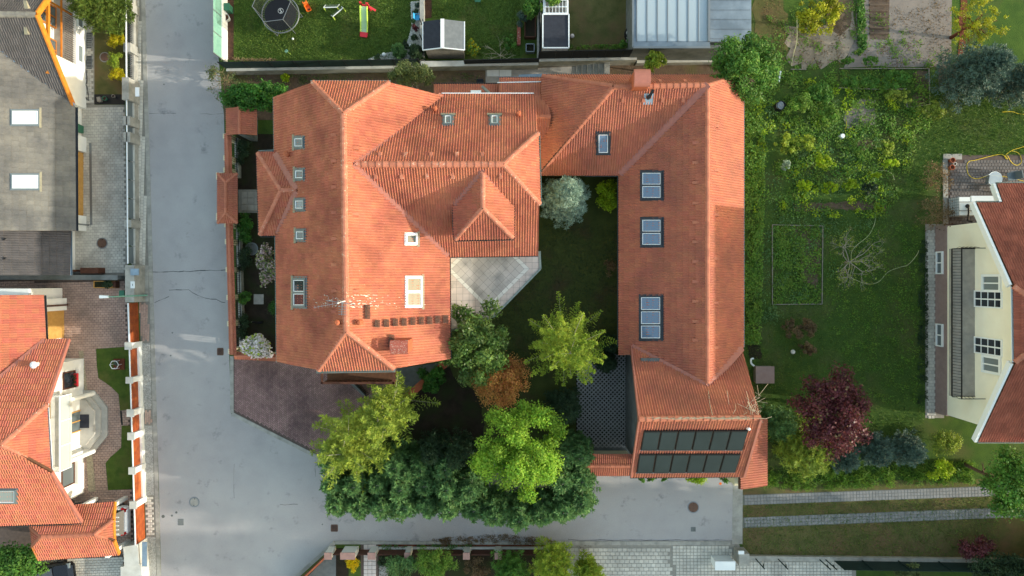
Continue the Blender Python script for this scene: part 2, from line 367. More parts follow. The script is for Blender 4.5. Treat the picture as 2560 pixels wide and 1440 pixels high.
LEAF('leaf_larch', srgb(162, 176, 62), srgb(124, 146, 46)); LEAF('leaf_glossy', srgb(116, 140, 66), srgb(78, 106, 50), rough=0.35)
LEAF('leaf_orange', srgb(212, 156, 86), srgb(188, 126, 70)); LEAF('leaf_maple', srgb(148, 182, 56), srgb(112, 150, 44))
LEAF('leaf_olive', srgb(150, 164, 62), srgb(114, 132, 50), hue=0.012); LEAF('leaf_hedge', srgb(112, 146, 84), srgb(74, 106, 60))
LEAF('leaf_blue', srgb(150, 168, 146), srgb(116, 138, 118), transl=0.15); LEAF('leaf_lime', srgb(168, 190, 36), srgb(140, 166, 34))
LEAF('leaf_green', srgb(98, 138, 54), srgb(72, 112, 44)); LEAF('leaf_yellow', srgb(172, 172, 36), srgb(146, 148, 34))
LEAF('leaf_shrub', srgb(112, 122, 74), srgb(90, 104, 60)); LEAF('leaf_bright', srgb(76, 124, 44), srgb(56, 98, 36))
LEAF('leaf_plum', srgb(116, 60, 62), srgb(84, 42, 48), rough=0.4); LEAF('leaf_dkblue', srgb(90, 110, 94), srgb(62, 82, 70), transl=0.15)
LEAF('leaf_gold', srgb(206, 190, 30), srgb(170, 160, 30)); LEAF('petal', srgb(236, 226, 226), srgb(222, 208, 208), tint=0.1, hue=0.01); LEAF('petal_pink', srgb(216, 192, 194), srgb(190, 164, 168), tint=0.15, hue=0.01)
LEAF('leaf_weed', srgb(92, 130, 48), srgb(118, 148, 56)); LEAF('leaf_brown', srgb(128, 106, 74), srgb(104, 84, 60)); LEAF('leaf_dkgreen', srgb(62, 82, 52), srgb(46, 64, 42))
LEAF('leaf_flower', srgb(236, 206, 20), srgb(216, 186, 16), tint=0.15); LEAF('leaf_sage', srgb(170, 186, 160), srgb(146, 164, 136)); LEAF('grass_blade', srgb(84, 108, 44), srgb(104, 126, 50), transl=0.2)

# ------------------------------------------------------------------ roofs: deck + single tiles + the mass of tiles + ridge caps
PROF = [(0.0, 0.0), (0.05, 0.034), (0.125, 0.050), (0.20, 0.034), (0.26, 0.0), (0.50, 0.0), (0.55, 0.034), (0.625, 0.050), (0.70, 0.034), (0.76, 0.0), (1.0, 0.0)]
PROF_FLAT = [(0.0, 0.0), (0.08, 0.016), (0.2, 0.016), (0.28, 0.004), (0.6, 0.004), (1.0, 0.0)]
def tile_faces(tw, tl, prof, lift=0.038):
    F = []
    for (a, ha), (b, hb) in zip(prof[:-1], prof[1:]):
        F.append([(a * tw, 0, ha + lift), (b * tw, 0, hb + lift), (b * tw, tl, hb), (a * tw, tl, ha)])
        F.append([(a * tw, 0, ha - 0.012), (b * tw, 0, hb - 0.012), (b * tw, 0, hb + lift), (a * tw, 0, ha + lift)])
    return F

class Roof:
    def __init__(s, house, tilemat, capmat, tw=0.275, tl=0.35, prof=PROF, deck='deck_wood'):
        s.house = house; s.tw, s.tl = tw, tl; s.prof = prof; s.tilemat = tilemat; s.capmat = capmat
        s.deck = MB(); s.full = []; s.partial = MB(); s.F = tile_faces(tw, tl, prof); s.caps = []; s.deckmat = deck; s.lift = 0.05
    def frame(s, pl):
        n = pl.normal(); v = (Vector((0, 0, 1)) - n * n.z); v = v.normalized() if v.length > 1e-6 else Vector((0, 1, 0)); u = v.cross(n).normalized(); return u, v, n
    def plane(s, pl, pieces, thick=0.14, org=None):
        """pieces: list of convex outlines, already points on the plane"""
        u, v, n = s.frame(pl)
        O = Vector(pieces[0][0]) if org is None else org
        allq = [((Vector(p) - O).dot(u), (Vector(p) - O).dot(v)) for pc in pieces for p in pc]
        v0 = min(q[1] for q in allq) - 0.02
        u0 = min(q[0] for q in allq)
        for pc in pieces:
            pc = [Vector(p) for p in pc]
            q = [((p - O).dot(u), (p - O).dot(v)) for p in pc]
            ar = sum(q[i][0] * q[(i + 1) % len(q)][1] - q[(i + 1) % len(q)][0] * q[i][1] for i in range(len(q)))
            if ar < 0: q = q[::-1]; pc = pc[::-1]
            for e in range(len(q)):
                p0_, p1_, p2_ = q[e - 1], q[e], q[(e + 1) % len(q)]
                if (p1_[0] - p0_[0]) * (p2_[1] - p1_[1]) - (p1_[1] - p0_[1]) * (p2_[0] - p1_[0]) < -0.02: print('CONCAVE', s.house.name, pc[e])
            i = len(s.deck.v); m = len(pc)
            s.deck.v += [tuple(p) for p in pc] + [tuple(p - n * thick) for p in pc]
            s.deck.f.append(tuple(range(i, i + m))); s.deck.f.append(tuple(range(i + 2 * m - 1, i + m - 1, -1))); s.deck.t += [0, 0]
            for k in range(m): s.deck.f.append((i + k, i + m + k, i + m + (k + 1) % m, i + (k + 1) % m)); s.deck.t.append(0)
            cu0, cu1 = min(a for a, b in q), max(a for a, b in q); cv0, cv1 = min(b for a, b in q), max(b for a, b in q)
            for j in range(int((cv0 - v0) / s.tl) - 1, int((cv1 - v0) / s.tl) + 1):
                for k in range(int((cu0 - u0) / s.tw) - 1, int((cu1 - u0) / s.tw) + 1):
                    a, b = u0 + k * s.tw, v0 + j * s.tl
                    if a > cu1 or a + s.tw < cu0 or b > cv1 or b + s.tl < cv0: continue
                    inside = True
                    for e in range(len(q)):
                        ax, ay = q[e]; bx, by = q[(e + 1) % len(q)]; ex, ey = bx - ax, by - ay
                        for cx, cy in ((a, b), (a + s.tw, b), (a + s.tw, b + s.tl), (a, b + s.tl)):
                            if ex * (cy - ay) - ey * (cx - ax) < -1e-6: inside = False; break
                        if not inside: break
                    org3 = O + u * a + v * b + n * s.lift
                    if inside: s.full.append((org3, u, v, n))
                    else:
                        t = random.random()
                        for f in s.F:
                            g = clip([(x + a, y + b, h) for x, y, h in f], q)
                            if len(g) >= 3: s.partial.poly([O + u * x + v * y + n * (h + s.lift) for x, y, h in g], t)
        return s
    def ridge(s, p0, p1, r=0.14, step=0.36, lift=0.10, mat=None):
        s.caps.append((Vector(p0), Vector(p1), r, step, lift, mat or s.capmat)); return s
    def finish(s, nind=300, vents=()):
        roof = s.deck.build('roof', s.deckmat, s.house)
        me = bpy.data.meshes.new('tile'); vs = []; fs = []
        for f in s.F:
            i = len(vs); vs += f; fs.append((i, i + 1, i + 2, i + 3))
        me.from_pydata(vs, [], fs); me.attributes.new('tint', 'FLOAT', 'FACE'); me.materials.append(MATS[s.tilemat])
        # largest in the picture: facing the camera, near it, inside the frame
        def size(t):
            o, u, v, n = t; d = Vector((0, 0, H)) - o; px = (CX + o.x * FPX / (H - o.z), CY - o.y * FPX / (H - o.z))
            if not (10 < px[0] < 2550 and 10 < px[1] < 1430): return 0
            return n.dot(d.normalized()) / d.length_squared
        order = sorted(range(len(s.full)), key=lambda k: -size(s.full[k]))
        for k in order[:nind]:
            o, u, v, n = s.full[k]; ob = link('tile', me, roof)
            j = random.gauss(0, 0.006); k2 = random.gauss(0, 0.008)
            m = Matrix(((u.x, v.x, n.x, o.x), (u.y, v.y, n.y, o.y), (u.z, v.z, n.z, o.z), (0, 0, 0, 1)))
            ob.matrix_basis = m @ Matrix.Rotation(j, 4, 'X') @ Matrix.Rotation(k2, 4, 'Z')
        rest = [s.full[k] for k in order[nind:]]
        A = np.array([p for f in s.F for p in f], dtype=np.float64); nf = len(s.F)
        if rest:
            O = np.array([t[0] for t in rest]); U = np.array([t[1] for t in rest]); V = np.array([t[2] for t in rest]); Nn = np.array([t[3] for t in rest])
            jit = RNG.normal(0, 0.0045, (len(rest), 1, 1)); jz = RNG.normal(0, 0.006, (len(rest), 1, 1))
            au = A[None, :, 0:1] - jz * A[None, :, 1:2]; av = A[None, :, 1:2] + jz * A[None, :, 0:1]
            W = O[:, None, :] + au * U[:, None, :] + av * V[:, None, :] + (A[None, :, 2:3] + jit) * Nn[:, None, :]
            stuff(fastmesh('roof_tiles', W.reshape(-1, 3), 4, s.tilemat, roof, np.repeat(RNG.random(len(rest)), nf)))
        if s.partial.f: stuff(s.partial.build('cut_tiles', s.tilemat, roof))
        cache = {}
        for p0, p1, r, step, lift, mat in s.caps:
            d = p1 - p0; n = max(1, round(d.length / step)); st = d.length / n; dn = d.normalized()
            side = dn.cross(Vector((0, 0, 1))).normalized(); up = side.cross(dn).normalized()
            key = (round(r, 3), mat)
            if key not in cache:
                mb = MB(); q = [math.pi * (0.02 + 0.96 * a / 5) for a in range(6)]
                for a in range(5):
                    x0, z0, x1, z1 = math.cos(q[a]), math.sin(q[a]), math.cos(q[a + 1]), math.sin(q[a + 1])
                    mb.poly([(0, r * x0 * 1.08, r * z0 * 1.0), (0, r * x1 * 1.08, r * z1 * 1.0), (1.05, r * x1 * 0.92, r * z1 * 0.78), (1.05, r * x0 * 0.92, r * z0 * 0.78)], 0)
                mb.poly([(0, r * 1.08 * math.cos(a), r * math.sin(a)) for a in q], 0)
                mc = bpy.data.meshes.new('ridge_tile'); mc.from_pydata(mb.v, [], mb.f); mc.attributes.new('tint', 'FLOAT', 'FACE'); mc.materials.append(MATS[mat]); cache[key] = mc
            for k in range(n):
                o = p0 + dn * (st * k) + up * (lift - r * 0.55)
                ob = link('ridge_tile', cache[key], roof)
                ob.matrix_basis = Matrix(((dn.x * st, side.x, up.x, o.x), (dn.y * st, side.y, up.y, o.y), (dn.z * st, side.z, up.z, o.z), (0, 0, 0, 1)))
        s.obj = roof
        return roof

def on(pl, pts): return [pl.px(u, v) for u, v in pts]
def strip(mb, p0, p1, w, pl_n, h=0.02, lift=0.07):
    p0 = Vector(p0) + Vector((0, 0, lift)); p1 = Vector(p1) + Vector((0, 0, lift)); mb.beam(p0, p1, w, h, up=pl_n)
def gutter(house, pts, mat='gutter', r=0.075, name='gutter'):
    """half-round gutter along an eave"""
    for a, b in zip(pts[:-1], pts[1:]):
        a, b = Vector(a), Vector(b); d = (b - a).normalized(); sd = d.cross(Vector((0, 0, 1))).normalized()
        mb = MB(); k = 6; q = [math.pi + math.pi * j / k for j in range(k + 1)]
        for j in range(k):
            c0, s0, c1, s1 = math.cos(q[j]) * r, math.sin(q[j]) * r, math.cos(q[j + 1]) * r, math.sin(q[j + 1]) * r
            mb.poly([a + sd * c0 + Vector((0, 0, s0)), a + sd * c1 + Vector((0, 0, s1)), b + sd * c1 + Vector((0, 0, s1)), b + sd * c0 + Vector((0, 0, s0))])
        for sg in (-1, 1): mb.beam(a + sd * r * sg, b + sd * r * sg, 0.025, 0.025)
        mb.build(name, mat, house)

def skylight(roof, pl, rect, n=1, along='v', frame='frame_dark', pane='glass_sky', bar=0.075, apron=None, sash='frame_white', open_=None):
    u0, v0, u1, v1 = rect
    nrm = pl.normal(); A, B, Cc, D = (pl.px(u0, v1), pl.px(u1, v1), pl.px(u1, v0), pl.px(u0, v0))
    lift0, lift1 = nrm * 0.03, nrm * 0.17
    def q(s, t): return A.lerp(B, s).lerp(D.lerp(Cc, s), t)
    wu = (B - A).length; wv = (D - A).length
    mb = MB()
    def bar_(s0, t0, s1, t1): 
        c = [q(s0, t0), q(s1, t0), q(s1, t1), q(s0, t1)]; mb.hexa([p + lift0 for p in c], [p + lift1 for p in c])
    bu, bv = bar / wu, bar / wv
    cells = []
    if along == 'v':
        bar_(0, 0, bu, 1); bar_(1 - bu, 0, 1, 1)
        for k in range(n + 1):
            t = k * (1 - bv) / n; bar_(bu, t, 1 - bu, t + bv)
            if k < n: cells.append((bu, t + bv, 1 - bu, (k + 1) * (1 - bv) / n))
    else:
        bar_(0, 0, 1, bv); bar_(0, 1 - bv, 1, 1)
        for k in range(n + 1):
            t = k * (1 - bu) / n; bar_(t, bv, t + bu, 1 - bv)
            if k < n: cells.append((t + bu, bv, (k + 1) * (1 - bu) / n, 1 - bv))
    # flashing collar round the frame
    for (s0, t0, s1, t1) in ((-bu * 0.8, -bv * 0.8, 0, 1 + bv * 0.8), (1, -bv * 0.8, 1 + bu * 0.8, 1 + bv * 0.8), (0, -bv * 0.8, 1, 0), (0, 1, 1, 1 + bv * 0.8)):
        c = [q(s0, t0), q(s1, t0), q(s1, t1), q(s0, t1)]; mb.hexa([p + nrm * 0.06 for p in c], [p + nrm * 0.115 for p in c])
    sk = mb.build('skylight', frame, roof)
    for (s0, t0, s1, t1) in cells:
        if sash:
            m2 = MB(); e, f = 0.035 / wu, 0.035 / wv
            for (a0, b0, a1, b1) in ((s0, t0, s0 + e, t1), (s1 - e, t0, s1, t1), (s0 + e, t0, s1 - e, t0 + f), (s0 + e, t1 - f, s1 - e, t1)):
                c = [q(a0, b0), q(a1, b0), q(a1, b1), q(a0, b1)]; m2.hexa([p + nrm * 0.05 for p in c], [p + nrm * 0.155 for p in c])
            m2.build('window_sash', sash, sk)
        m3 = MB(); c = [q(s0, t0), q(s1, t0), q(s1, t1), q(s0, t1)]; m3.hexa([p + nrm * 0.03 for p in c], [p + nrm * 0.125 for p in c]); m3.build('pane', pane, sk)
    if apron:
        a = MB(); du = (u1 - u0); dv = (v1 - v0)
        if apron == 'w': c = on(pl, [(u0 - 5, v1 + 6), (u0, v1 + 6), (u0, v0 - 6), (u0 - 5, v0 - 6)])
        elif apron == 'e': c = on(pl, [(u1, v1 + 6), (u1 + 6, v1 + 6), (u1 + 6, v0 - 6), (u1, v0 - 6)])
        else: c = on(pl, [(u0 - 7, v0), (u1 + 7, v0), (u1 + 7, v0 - 5), (u0 - 7, v0 - 5)])
        a.hexa([p + nrm * 0.08 for p in c], [p + nrm * 0.125 for p in c]); a.build("lead_apron", "lead", sk)
    return sk

M('joint_mid', srgb(134, 130, 121), srgb(120, 117, 109), rough=1.0, scale=4)
LEAF('leaf_cypress', srgb(104, 122, 50), srgb(76, 94, 38))

M('glass_white', srgb(176, 188, 198), rough=0.15, spec=0.5)

M('pave_track', srgb(142, 140, 138), srgb(128, 127, 125), rough=0.9, scale=1.2, tint=0.08, bump=0.15, grain=0.1); M('joint_track', srgb(112, 112, 104), srgb(98, 100, 90), rough=1.0, scale=4)

MGLASS('glass_mid', srgb(72, 80, 78)); M('mortar', srgb(138, 134, 128), srgb(126, 122, 117), rough=0.95, scale=4); M('step_stone', srgb(178, 174, 165), srgb(166, 162, 154), rough=0.85, scale=3, grain=0.08)

# ------------------------------------------------------------------ ground, road, paths
def sheet(name, px, mat, z=0.004, parent=None, kind='structure', world=False):
    mb = MB(); pts = [(p[0], p[1]) for p in (px if world else ppoly(px))]
    ar = sum(pts[i][0] * pts[(i + 1) % len(pts)][1] - pts[(i + 1) % len(pts)][0] * pts[i][1] for i in range(len(pts)))
    if ar < 0: pts = pts[::-1]
    mb.poly([(x, y, z) for x, y in pts]); o = mb.build(name, mat, parent)
    if parent is None: o['kind'] = kind
    return o
def wobble(px, amp=4, step=18):
    out = []
    for (a, b), (c, d) in zip(px, px[1:] + px[:1]):
        n = max(1, int(math.hypot(c - a, d - b) / step))
        for k in range(n): out.append((a + (c - a) * k / n + random.uniform(-amp, amp), b + (d - b) * k / n + random.uniform(-amp, amp)))
    return out

def pave(parent, px, pw, pl_, ang, mat, bond='run', z0=0.006, z1=0.030, gap=0.012, nind=0, name='paver', world=None):
    """single pavers filling an outline: some as objects, the rest as one mass"""
    poly = [(p.x, p.y) for p in ppoly(px)] if world is None else world
    xs = [p[0] for p in poly]; ys = [p[1] for p in poly]; cx, cy = (min(xs) + max(xs)) / 2, (min(ys) + max(ys)) / 2
    R = math.hypot(max(xs) - min(xs), max(ys) - min(ys)) / 2 + pl_; ca, sa = math.cos(ang), math.sin(ang)
    cells = []
    if bond == 'herring':
        n = int(R / pw) + 2
        for i in range(-n, n):
            for j in range(-n, n):
                k = (i - j) % 4
                if k == 0: cells.append(((i + 1) * pw, (j + 0.5) * pw, 0))
                elif k == 3: cells.append(((i + 0.5) * pw, (j + 1) * pw, 1))
    else:
        nj = int(R / pw) + 2; ni = int(R / pl_) + 2
        for j in range(-nj, nj):
            off = (j % 2) * 0.5 * pl_ if bond == 'run' else 0
            for i in range(-ni, ni): cells.append((i * pl_ + off, j * pw, 0))
    K = np.array(cells); X = cx + K[:, 0] * ca - K[:, 1] * sa; Y = cy + K[:, 0] * sa + K[:, 1] * ca
    ok = inpoly_np(X, Y, poly)
    if bond != 'loose':
        for sx, sy in ((-.46, -.42), (.46, -.42), (.46, .42), (-.46, .42)):
            rot = K[:, 2]; ddx = np.where(rot > 0, sy * pw, sx * pl_); ddy = np.where(rot > 0, sx * pl_, sy * pw)
            ok &= inpoly_np(X + ddx * ca - ddy * sa, Y + ddx * sa + ddy * ca, poly)
    X, Y, rot = X[ok], Y[ok], K[ok, 2]
    a, b = (pl_ - gap) / 2, (pw - gap) / 2; e = min(0.012, b * 0.25)
    def shape():
        B = [(-a, -b, 0), (a, -b, 0), (a, b, 0), (-a, b, 0)]; T = [(-a + e, -b + e, z1 - z0), (a - e, -b + e, z1 - z0), (a - e, b - e, z1 - z0), (-a + e, b - e, z1 - z0)]
        return [T, [B[0], B[1], T[1], T[0]], [B[1], B[2], T[2], T[1]], [B[2], B[3], T[3], T[2]], [B[3], B[0], T[0], T[3]]]
    S = shape()
    dist = np.hypot(X, Y); u = CX + X * FPX / H; v = CY - Y * FPX / H; vis = (u > 0) & (u < 2560) & (v > 0) & (v < 1440)
    order = np.argsort(dist + 1000 * ~vis)
    if nind:
        me = bpy.data.meshes.new(name); vs = []; fs = []
        for f in S: i = len(vs); vs += f; fs.append((i, i + 1, i + 2, i + 3))
        me.from_pydata(vs, [], fs); me.attributes.new('tint', 'FLOAT', 'FACE'); me.materials.append(MATS[mat])
        for k in order[:nind]:
            ob = link(name, me, parent); ob.matrix_basis = Matrix.Translation((X[k], Y[k], z0 + random.uniform(-.002, .003))) @ Matrix.Rotation(ang + (math.pi / 2 if rot[k] else 0) + random.gauss(0, .008), 4, 'Z')
    rest = order[nind:]
    if len(rest):
        A = np.array([p for f in S for p in f]); th = ang + np.where(rot[rest] > 0, math.pi / 2, 0) + RNG.normal(0, 0.01, len(rest)); c, s_ = np.cos(th), np.sin(th)
        W = np.empty((len(rest), len(A), 3)); W[:, :, 0] = X[rest][:, None] + A[None, :, 0] * c[:, None] - A[None, :, 1] * s_[:, None]
        W[:, :, 1] = Y[rest][:, None] + A[None, :, 0] * s_[:, None] + A[None, :, 1] * c[:, None]; W[:, :, 2] = z0 + A[None, :, 2] + RNG.uniform(-.003, .003, (len(rest), 1))
        stuff(fastmesh(name + 's', W.reshape(-1, 3), 4, mat, parent, np.repeat(RNG.random(len(rest)), len(S))))

def pebbles(name, px, n, size, mat, parent=None, z=0.01, world=None, label=None):
    poly = [(p.x, p.y) for p in ppoly(px)] if world is None else world
    xs = [p[0] for p in poly]; ys = [p[1] for p in poly]
    X = RNG.uniform(min(xs), max(xs), n * 2); Y = RNG.uniform(min(ys), max(ys), n * 2); ok = inpoly_np(X, Y, poly); X, Y = X[ok], Y[ok]; m = len(X)
    ang = RNG.uniform(0, 6.28, m); s = size * RNG.uniform(0.5, 1.2, m); T = []
    base = np.array([(1, 0, 0), (0.2, .8, 0), (-.9, .3, 0), (-.5, -.8, 0), (.5, -.7, 0)]); top = np.array((0, 0, .6))
    V = np.empty((m, 5, 3, 3))
    for k in range(5):
        for q, vtx in enumerate((base[k], base[(k + 1) % 5], top)):
            V[:, k, q, 0] = X + s * (vtx[0] * np.cos(ang) - vtx[1] * np.sin(ang)); V[:, k, q, 1] = Y + s * (vtx[0] * np.sin(ang) + vtx[1] * np.cos(ang)); V[:, k, q, 2] = z + s * vtx[2]
    o = stuff(fastmesh(name, V.reshape(-1, 3), 3, mat, parent, np.repeat(RNG.random(m), 5)))
    if parent is None and label: tag(o, label, 'gravel')
    return o

mb = MB(); mb.poly([(-300, -300, -0.004), (300, -300, -0.004), (300, 300, -0.004), (-300, 300, -0.004)]); struct(mb.build('ground', 'meadow'))

road = sheet('road', [(352, -80), (358, 0), (366, 240), (375, 480), (386, 900), (397, 1200), (403, 1440), (406, 1500), (660, 1520), (742, 1440), (838, 1353), (1842, 1353),
              (1850, 1185), (1463, 1150), (830, 1120), (578, 1035), (573, 885), (567, 560), (560, 290), (533, 0), (530, -80)], 'asphalt', 0.004)
def crack(pts, w):
    mb = MB(); q = [P(u + random.uniform(-.8, .8), v + random.uniform(-1.2, 1.2), 0.009) for u, v in pts]
    for a, b in zip(q[:-1], q[1:]):
        d = (b - a).normalized(); n = Vector((-d.y, d.x, 0)) * w * random.uniform(.4, 1.2); mb.poly([a - n, b - n, b + n, a + n])
    mb.build('crack', 'crack', road)
def lin(a, b, n): return [(a[0] + (b[0] - a[0]) * k / n, a[1] + (b[1] - a[1]) * k / n) for k in range(n + 1)]
crack(lin((381, 681), (566, 675), 14), 0.022); crack([(386, 757), (400, 750), (412, 746), (422, 740)], 0.016)
crack([(422, 726), (440, 724), (455, 725), (472, 725), (482, 731), (495, 739), (512, 744), (528, 748), (540, 747), (552, 754), (563, 757)], 0.018)
crack(lin((372, 283), (440, 284), 5), 0.012); crack(lin((500, 285), (558, 285), 4), 0.008); crack(lin((700, 1262), (745, 1260), 4), 0.012); crack(lin((585, 1245), (585, 1160), 5), 0.006)
crack(lin((788, 1150), (788, 1192), 4), 0.008); crack(lin((1420, 1350), (1840, 1350), 30), 0.012); crack(lin((575, 890), (580, 1040), 8), 0.012)
crack(lin((1840, 1195), (1846, 1350), 10), 0.012)

# left pavement: block strip with kerb stones
side_l = sheet('pavement', [(318, -80), (322, 0), (334, 690), (345, 690), (352, 860), (365, 1345), (372, 1520), (398, 1520), (393, 1440), (380, 960), (367, 480), (353, 0), (350, -80)], 'joint_mid', 0.010)
pave(side_l, [(333, -40), (345, 690), (371, 690), (367, 480), (353, 0), (351, -40)], 0.20, 0.20, math.radians(88.5), 'pave_grey', 'run', 0.012, 0.034)
pave(side_l, [(345, 754), (352, 856), (376, 856), (372, 754)], 0.14, 0.22, math.radians(88), 'pave_red', 'run', 0.012, 0.034)
pave(side_l, [(357, 1024), (360, 1062), (382, 1062), (380, 1024)], 0.12, 0.22, math.radians(88), 'pave_red', 'run', 0.012, 0.034)
pave(side_l, [(361, 1240), (364, 1340), (388, 1340), (385, 1240)], 0.16, 0.26, math.radians(2), 'pave_grey', 'run', 0.012, 0.034)
for k, q in enumerate(([(347, 692), (348, 752), (368, 752), (367, 692)], [(352, 858), (357, 1022), (379, 1022), (375, 858)], [(359, 1064), (362, 1238), (385, 1238), (381, 1064)], [(364, 1342), (372, 1460), (391, 1460), (388, 1342)])):
    sheet('gravel_bed', q, 'gravel_grey', 0.014, side_l); pebbles('pebbles', q, 1500 if k else 700, 0.035, 'gravel_grey', side_l, 0.014)
def kerb(parent, a, b, w, n, z0=0.0, z1=0.03, mat='concrete', name='kerb_stone'):
    for k in range(n):
        p = P(a[0] + (b[0] - a[0]) * k / n, a[1] + (b[1] - a[1]) * k / n); q = P(a[0] + (b[0] - a[0]) * (k + 1) / n, a[1] + (b[1] - a[1]) * (k + 1) / n)
        d = (q - p).normalized() * 0.006; mb = MB(); mb.wall(p + d, q - d, w, z0, z1 + random.uniform(-.004, .004)); mb.build(name, mat, parent)
kerb(side_l, (357.5, -20), (372, 480), 0.24, 12); kerb(side_l, (372, 480), (385, 960), 0.24, 12); kerb(side_l, (385, 960), (398, 1450), 0.24, 12)

# driveway in front of the grey house, garden strip and window wells
dr_c = sheet('driveway', [(160, 255), (236, 262), (312, 262), (320, 690), (130, 690), (100, 500), (150, 300)], 'joint_dark', 0.006)
pave(dr_c, [(186, 264), (314, 264), (319, 688), (150, 688), (150, 300)], 0.17, 0.24, math.radians(1), 'pave_grey', 'run', nind=150)
path_c = sheet('path', [(213, -40), (236, -40), (236, 262), (213, 262)], 'joint_dark', 0.006); pave(path_c, [(209, -40), (236, -40), (236, 262), (213, 262)], 0.17, 0.24, math.radians(1), 'pave_grey', 'run', 0.008, 0.032)
sheet('front_lawn', [(236, -40), (312, -40), (314, 236), (236, 236)], 'lawn_dry', 0.008)
sheet('planting_bed', [(236, 236), (312, 236), (312, 261), (236, 261)], 'plastic_black', 0.012)
# red driveway and lawns at the white house
dr_d = sheet('driveway', [(-60, 692), (320, 692), (340, 1345), (320, 1520), (-60, 1520)], 'joint_brown', 0.006)
pave(dr_d, [(-40, 702), (318, 702), (322, 864), (328, 1062), (336, 1345), (322, 1400), (180, 1300), (180, 1100), (110, 860), (60, 740), (-40, 735)], 0.15, 0.24, math.radians(1.5), 'pave_red', 'run', nind=150)
pave(dr_d, [(60, 1395), (312, 1388), (318, 1500), (60, 1500)], 0.16, 0.25, math.radians(2), 'pave_grey', 'run')
LAWN_D1 = [(241, 872), (324, 866), (330, 1022), (301, 1026), (297, 985), (280, 968), (262, 955), (247, 945), (243, 915)]
LAWN_D2 = [(305, 1064), (331, 1063), (333, 1222), (271, 1225), (265, 1157), (276, 1143), (294, 1128), (304, 1118)]
sheet('front_lawn', LAWN_D1, 'lawn', 0.045); sheet('front_lawn', LAWN_D2, 'lawn', 0.045)
for q in ([(198, 877), (209, 877), (219, 976), (206, 976)], [(217, 1131), (231, 1131), (240, 1228), (222, 1228)]):
    sheet('gravel_bed', q, 'gravel_beige', 0.040, dr_d); pebbles('pebbles', q, 900, 0.03, 'gravel_beige', dr_d, 0.042)
mb = MB(); mb.wall(P(303, 1027), P(306, 1062), 0.10, 0.03, 0.045); mb.build('channel_drain', 'metal_dark', dr_d)

# forecourt of the main house
court = sheet('forecourt', [(583, 890), (700, 895), (930, 930), (1120, 910), (1120, 1000), (905, 1050), (905, 1170), (820, 1152), (583, 1030)], 'joint_brown', 0.010)
pave(court, [(584, 893), (700, 897), (930, 920), (1010, 985), (905, 1050), (905, 1170), (822, 1150), (584, 1028)], 0.10, 0.20, math.radians(45), 'pave_herring', 'herring', 0.012, 0.036, gap=0.014, nind=300)
kerb(court, (580, 890), (580.5, 1033), 0.22, 4, 0, 0.05); kerb(court, (580, 1034), (825, 1158), 0.22, 8, 0, 0.05)
# strip of garden between the street wall and the main house
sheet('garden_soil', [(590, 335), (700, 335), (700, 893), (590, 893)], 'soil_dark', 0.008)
path_w = sheet('path', [(596, 474), (660, 474), (660, 532), (596, 532)], 'joint_dark', 0.014); pave(path_w, [(596, 474), (660, 474), (660, 532), (596, 532)], 0.40, 0.40, 0, 'slab', 'grid', 0.016, 0.05, name='paving_slab', nind=40)
# courtyard lawn, tree garden
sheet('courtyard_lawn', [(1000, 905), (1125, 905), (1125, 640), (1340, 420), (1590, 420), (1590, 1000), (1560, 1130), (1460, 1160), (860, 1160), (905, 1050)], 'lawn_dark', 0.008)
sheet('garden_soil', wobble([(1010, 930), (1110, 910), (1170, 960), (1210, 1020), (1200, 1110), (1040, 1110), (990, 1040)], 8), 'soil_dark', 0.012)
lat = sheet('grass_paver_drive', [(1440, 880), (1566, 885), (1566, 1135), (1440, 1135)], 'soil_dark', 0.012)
# north passage
sheet('passage_soil', [(560, 178), (1900, 150), (1900, 215), (1500, 215), (1500, 300), (560, 300)], 'soil', 0.008)
# gardens to the north
sheet('north_lawn', [(572, -60), (1052, -60), (1052, 170), (572, 175)], 'lawn', 0.008); sheet('north_lawn', [(1062, -60), (1350, -60), (1350, 160), (1062, 165)], 'lawn', 0.010)
sheet('north_lawn', [(1420, -60), (1590, -60), (1590, 150), (1420, 150)], 'lawn_dry', 0.010); sheet('planting_bed', [(568, -60), (585, -60), (584, 150), (568, 150)], 'mulch', 0.014)
sheet('planting_bed', [(1060, -60), (1078, -60), (1080, 44), (1060, 48)], 'mulch', 0.014)
# garden to the east
sheet('garden_soil', wobble([(1885, -40), (1960, -40), (1970, 60), (1965, 165), (1900, 100), (1882, 60)], 8), 'lawn_dry', 0.006)
sheet('sandy_bed', wobble([(1962, 62), (2060, 62), (2132, 20), (2135, 110), (2110, 150), (2060, 170), (1975, 165)], 9, 12), 'soil_pale', 0.010)
sheet('turned_bed', wobble([(2060, -40), (2140, -40), (2125, 70), (2100, 90), (2060, 60)], 5), 'soil', 0.014)
sheet('vegetable_plot', [(2160, -40), (2380, -40), (2378, 112), (2160, 108)], 'soil_grey', 0.010)
tl_ = sheet('tilled_bed', [(2170, -40), (2224, -40), (2222, 100), (2174, 98)], 'soil_tilled', 0.014)
for k in range(9):
    mb = MB(); y = -30 + k * 14.3; mb.tube([P(2173, y, 0.01), P(2200, y + random.uniform(-1, 1), 0.03), P(2221, y, 0.01)], 0.09, 5); mb.build('furrow_ridge', 'soil_tilled', tl_)
sheet('garden_path', wobble([(2145, -40), (2160, -40), (2162, 108), (2380, 112), (2375, 165), (2160, 165), (2110, 170), (2138, 90)], 4), 'soil_grey', 0.016)
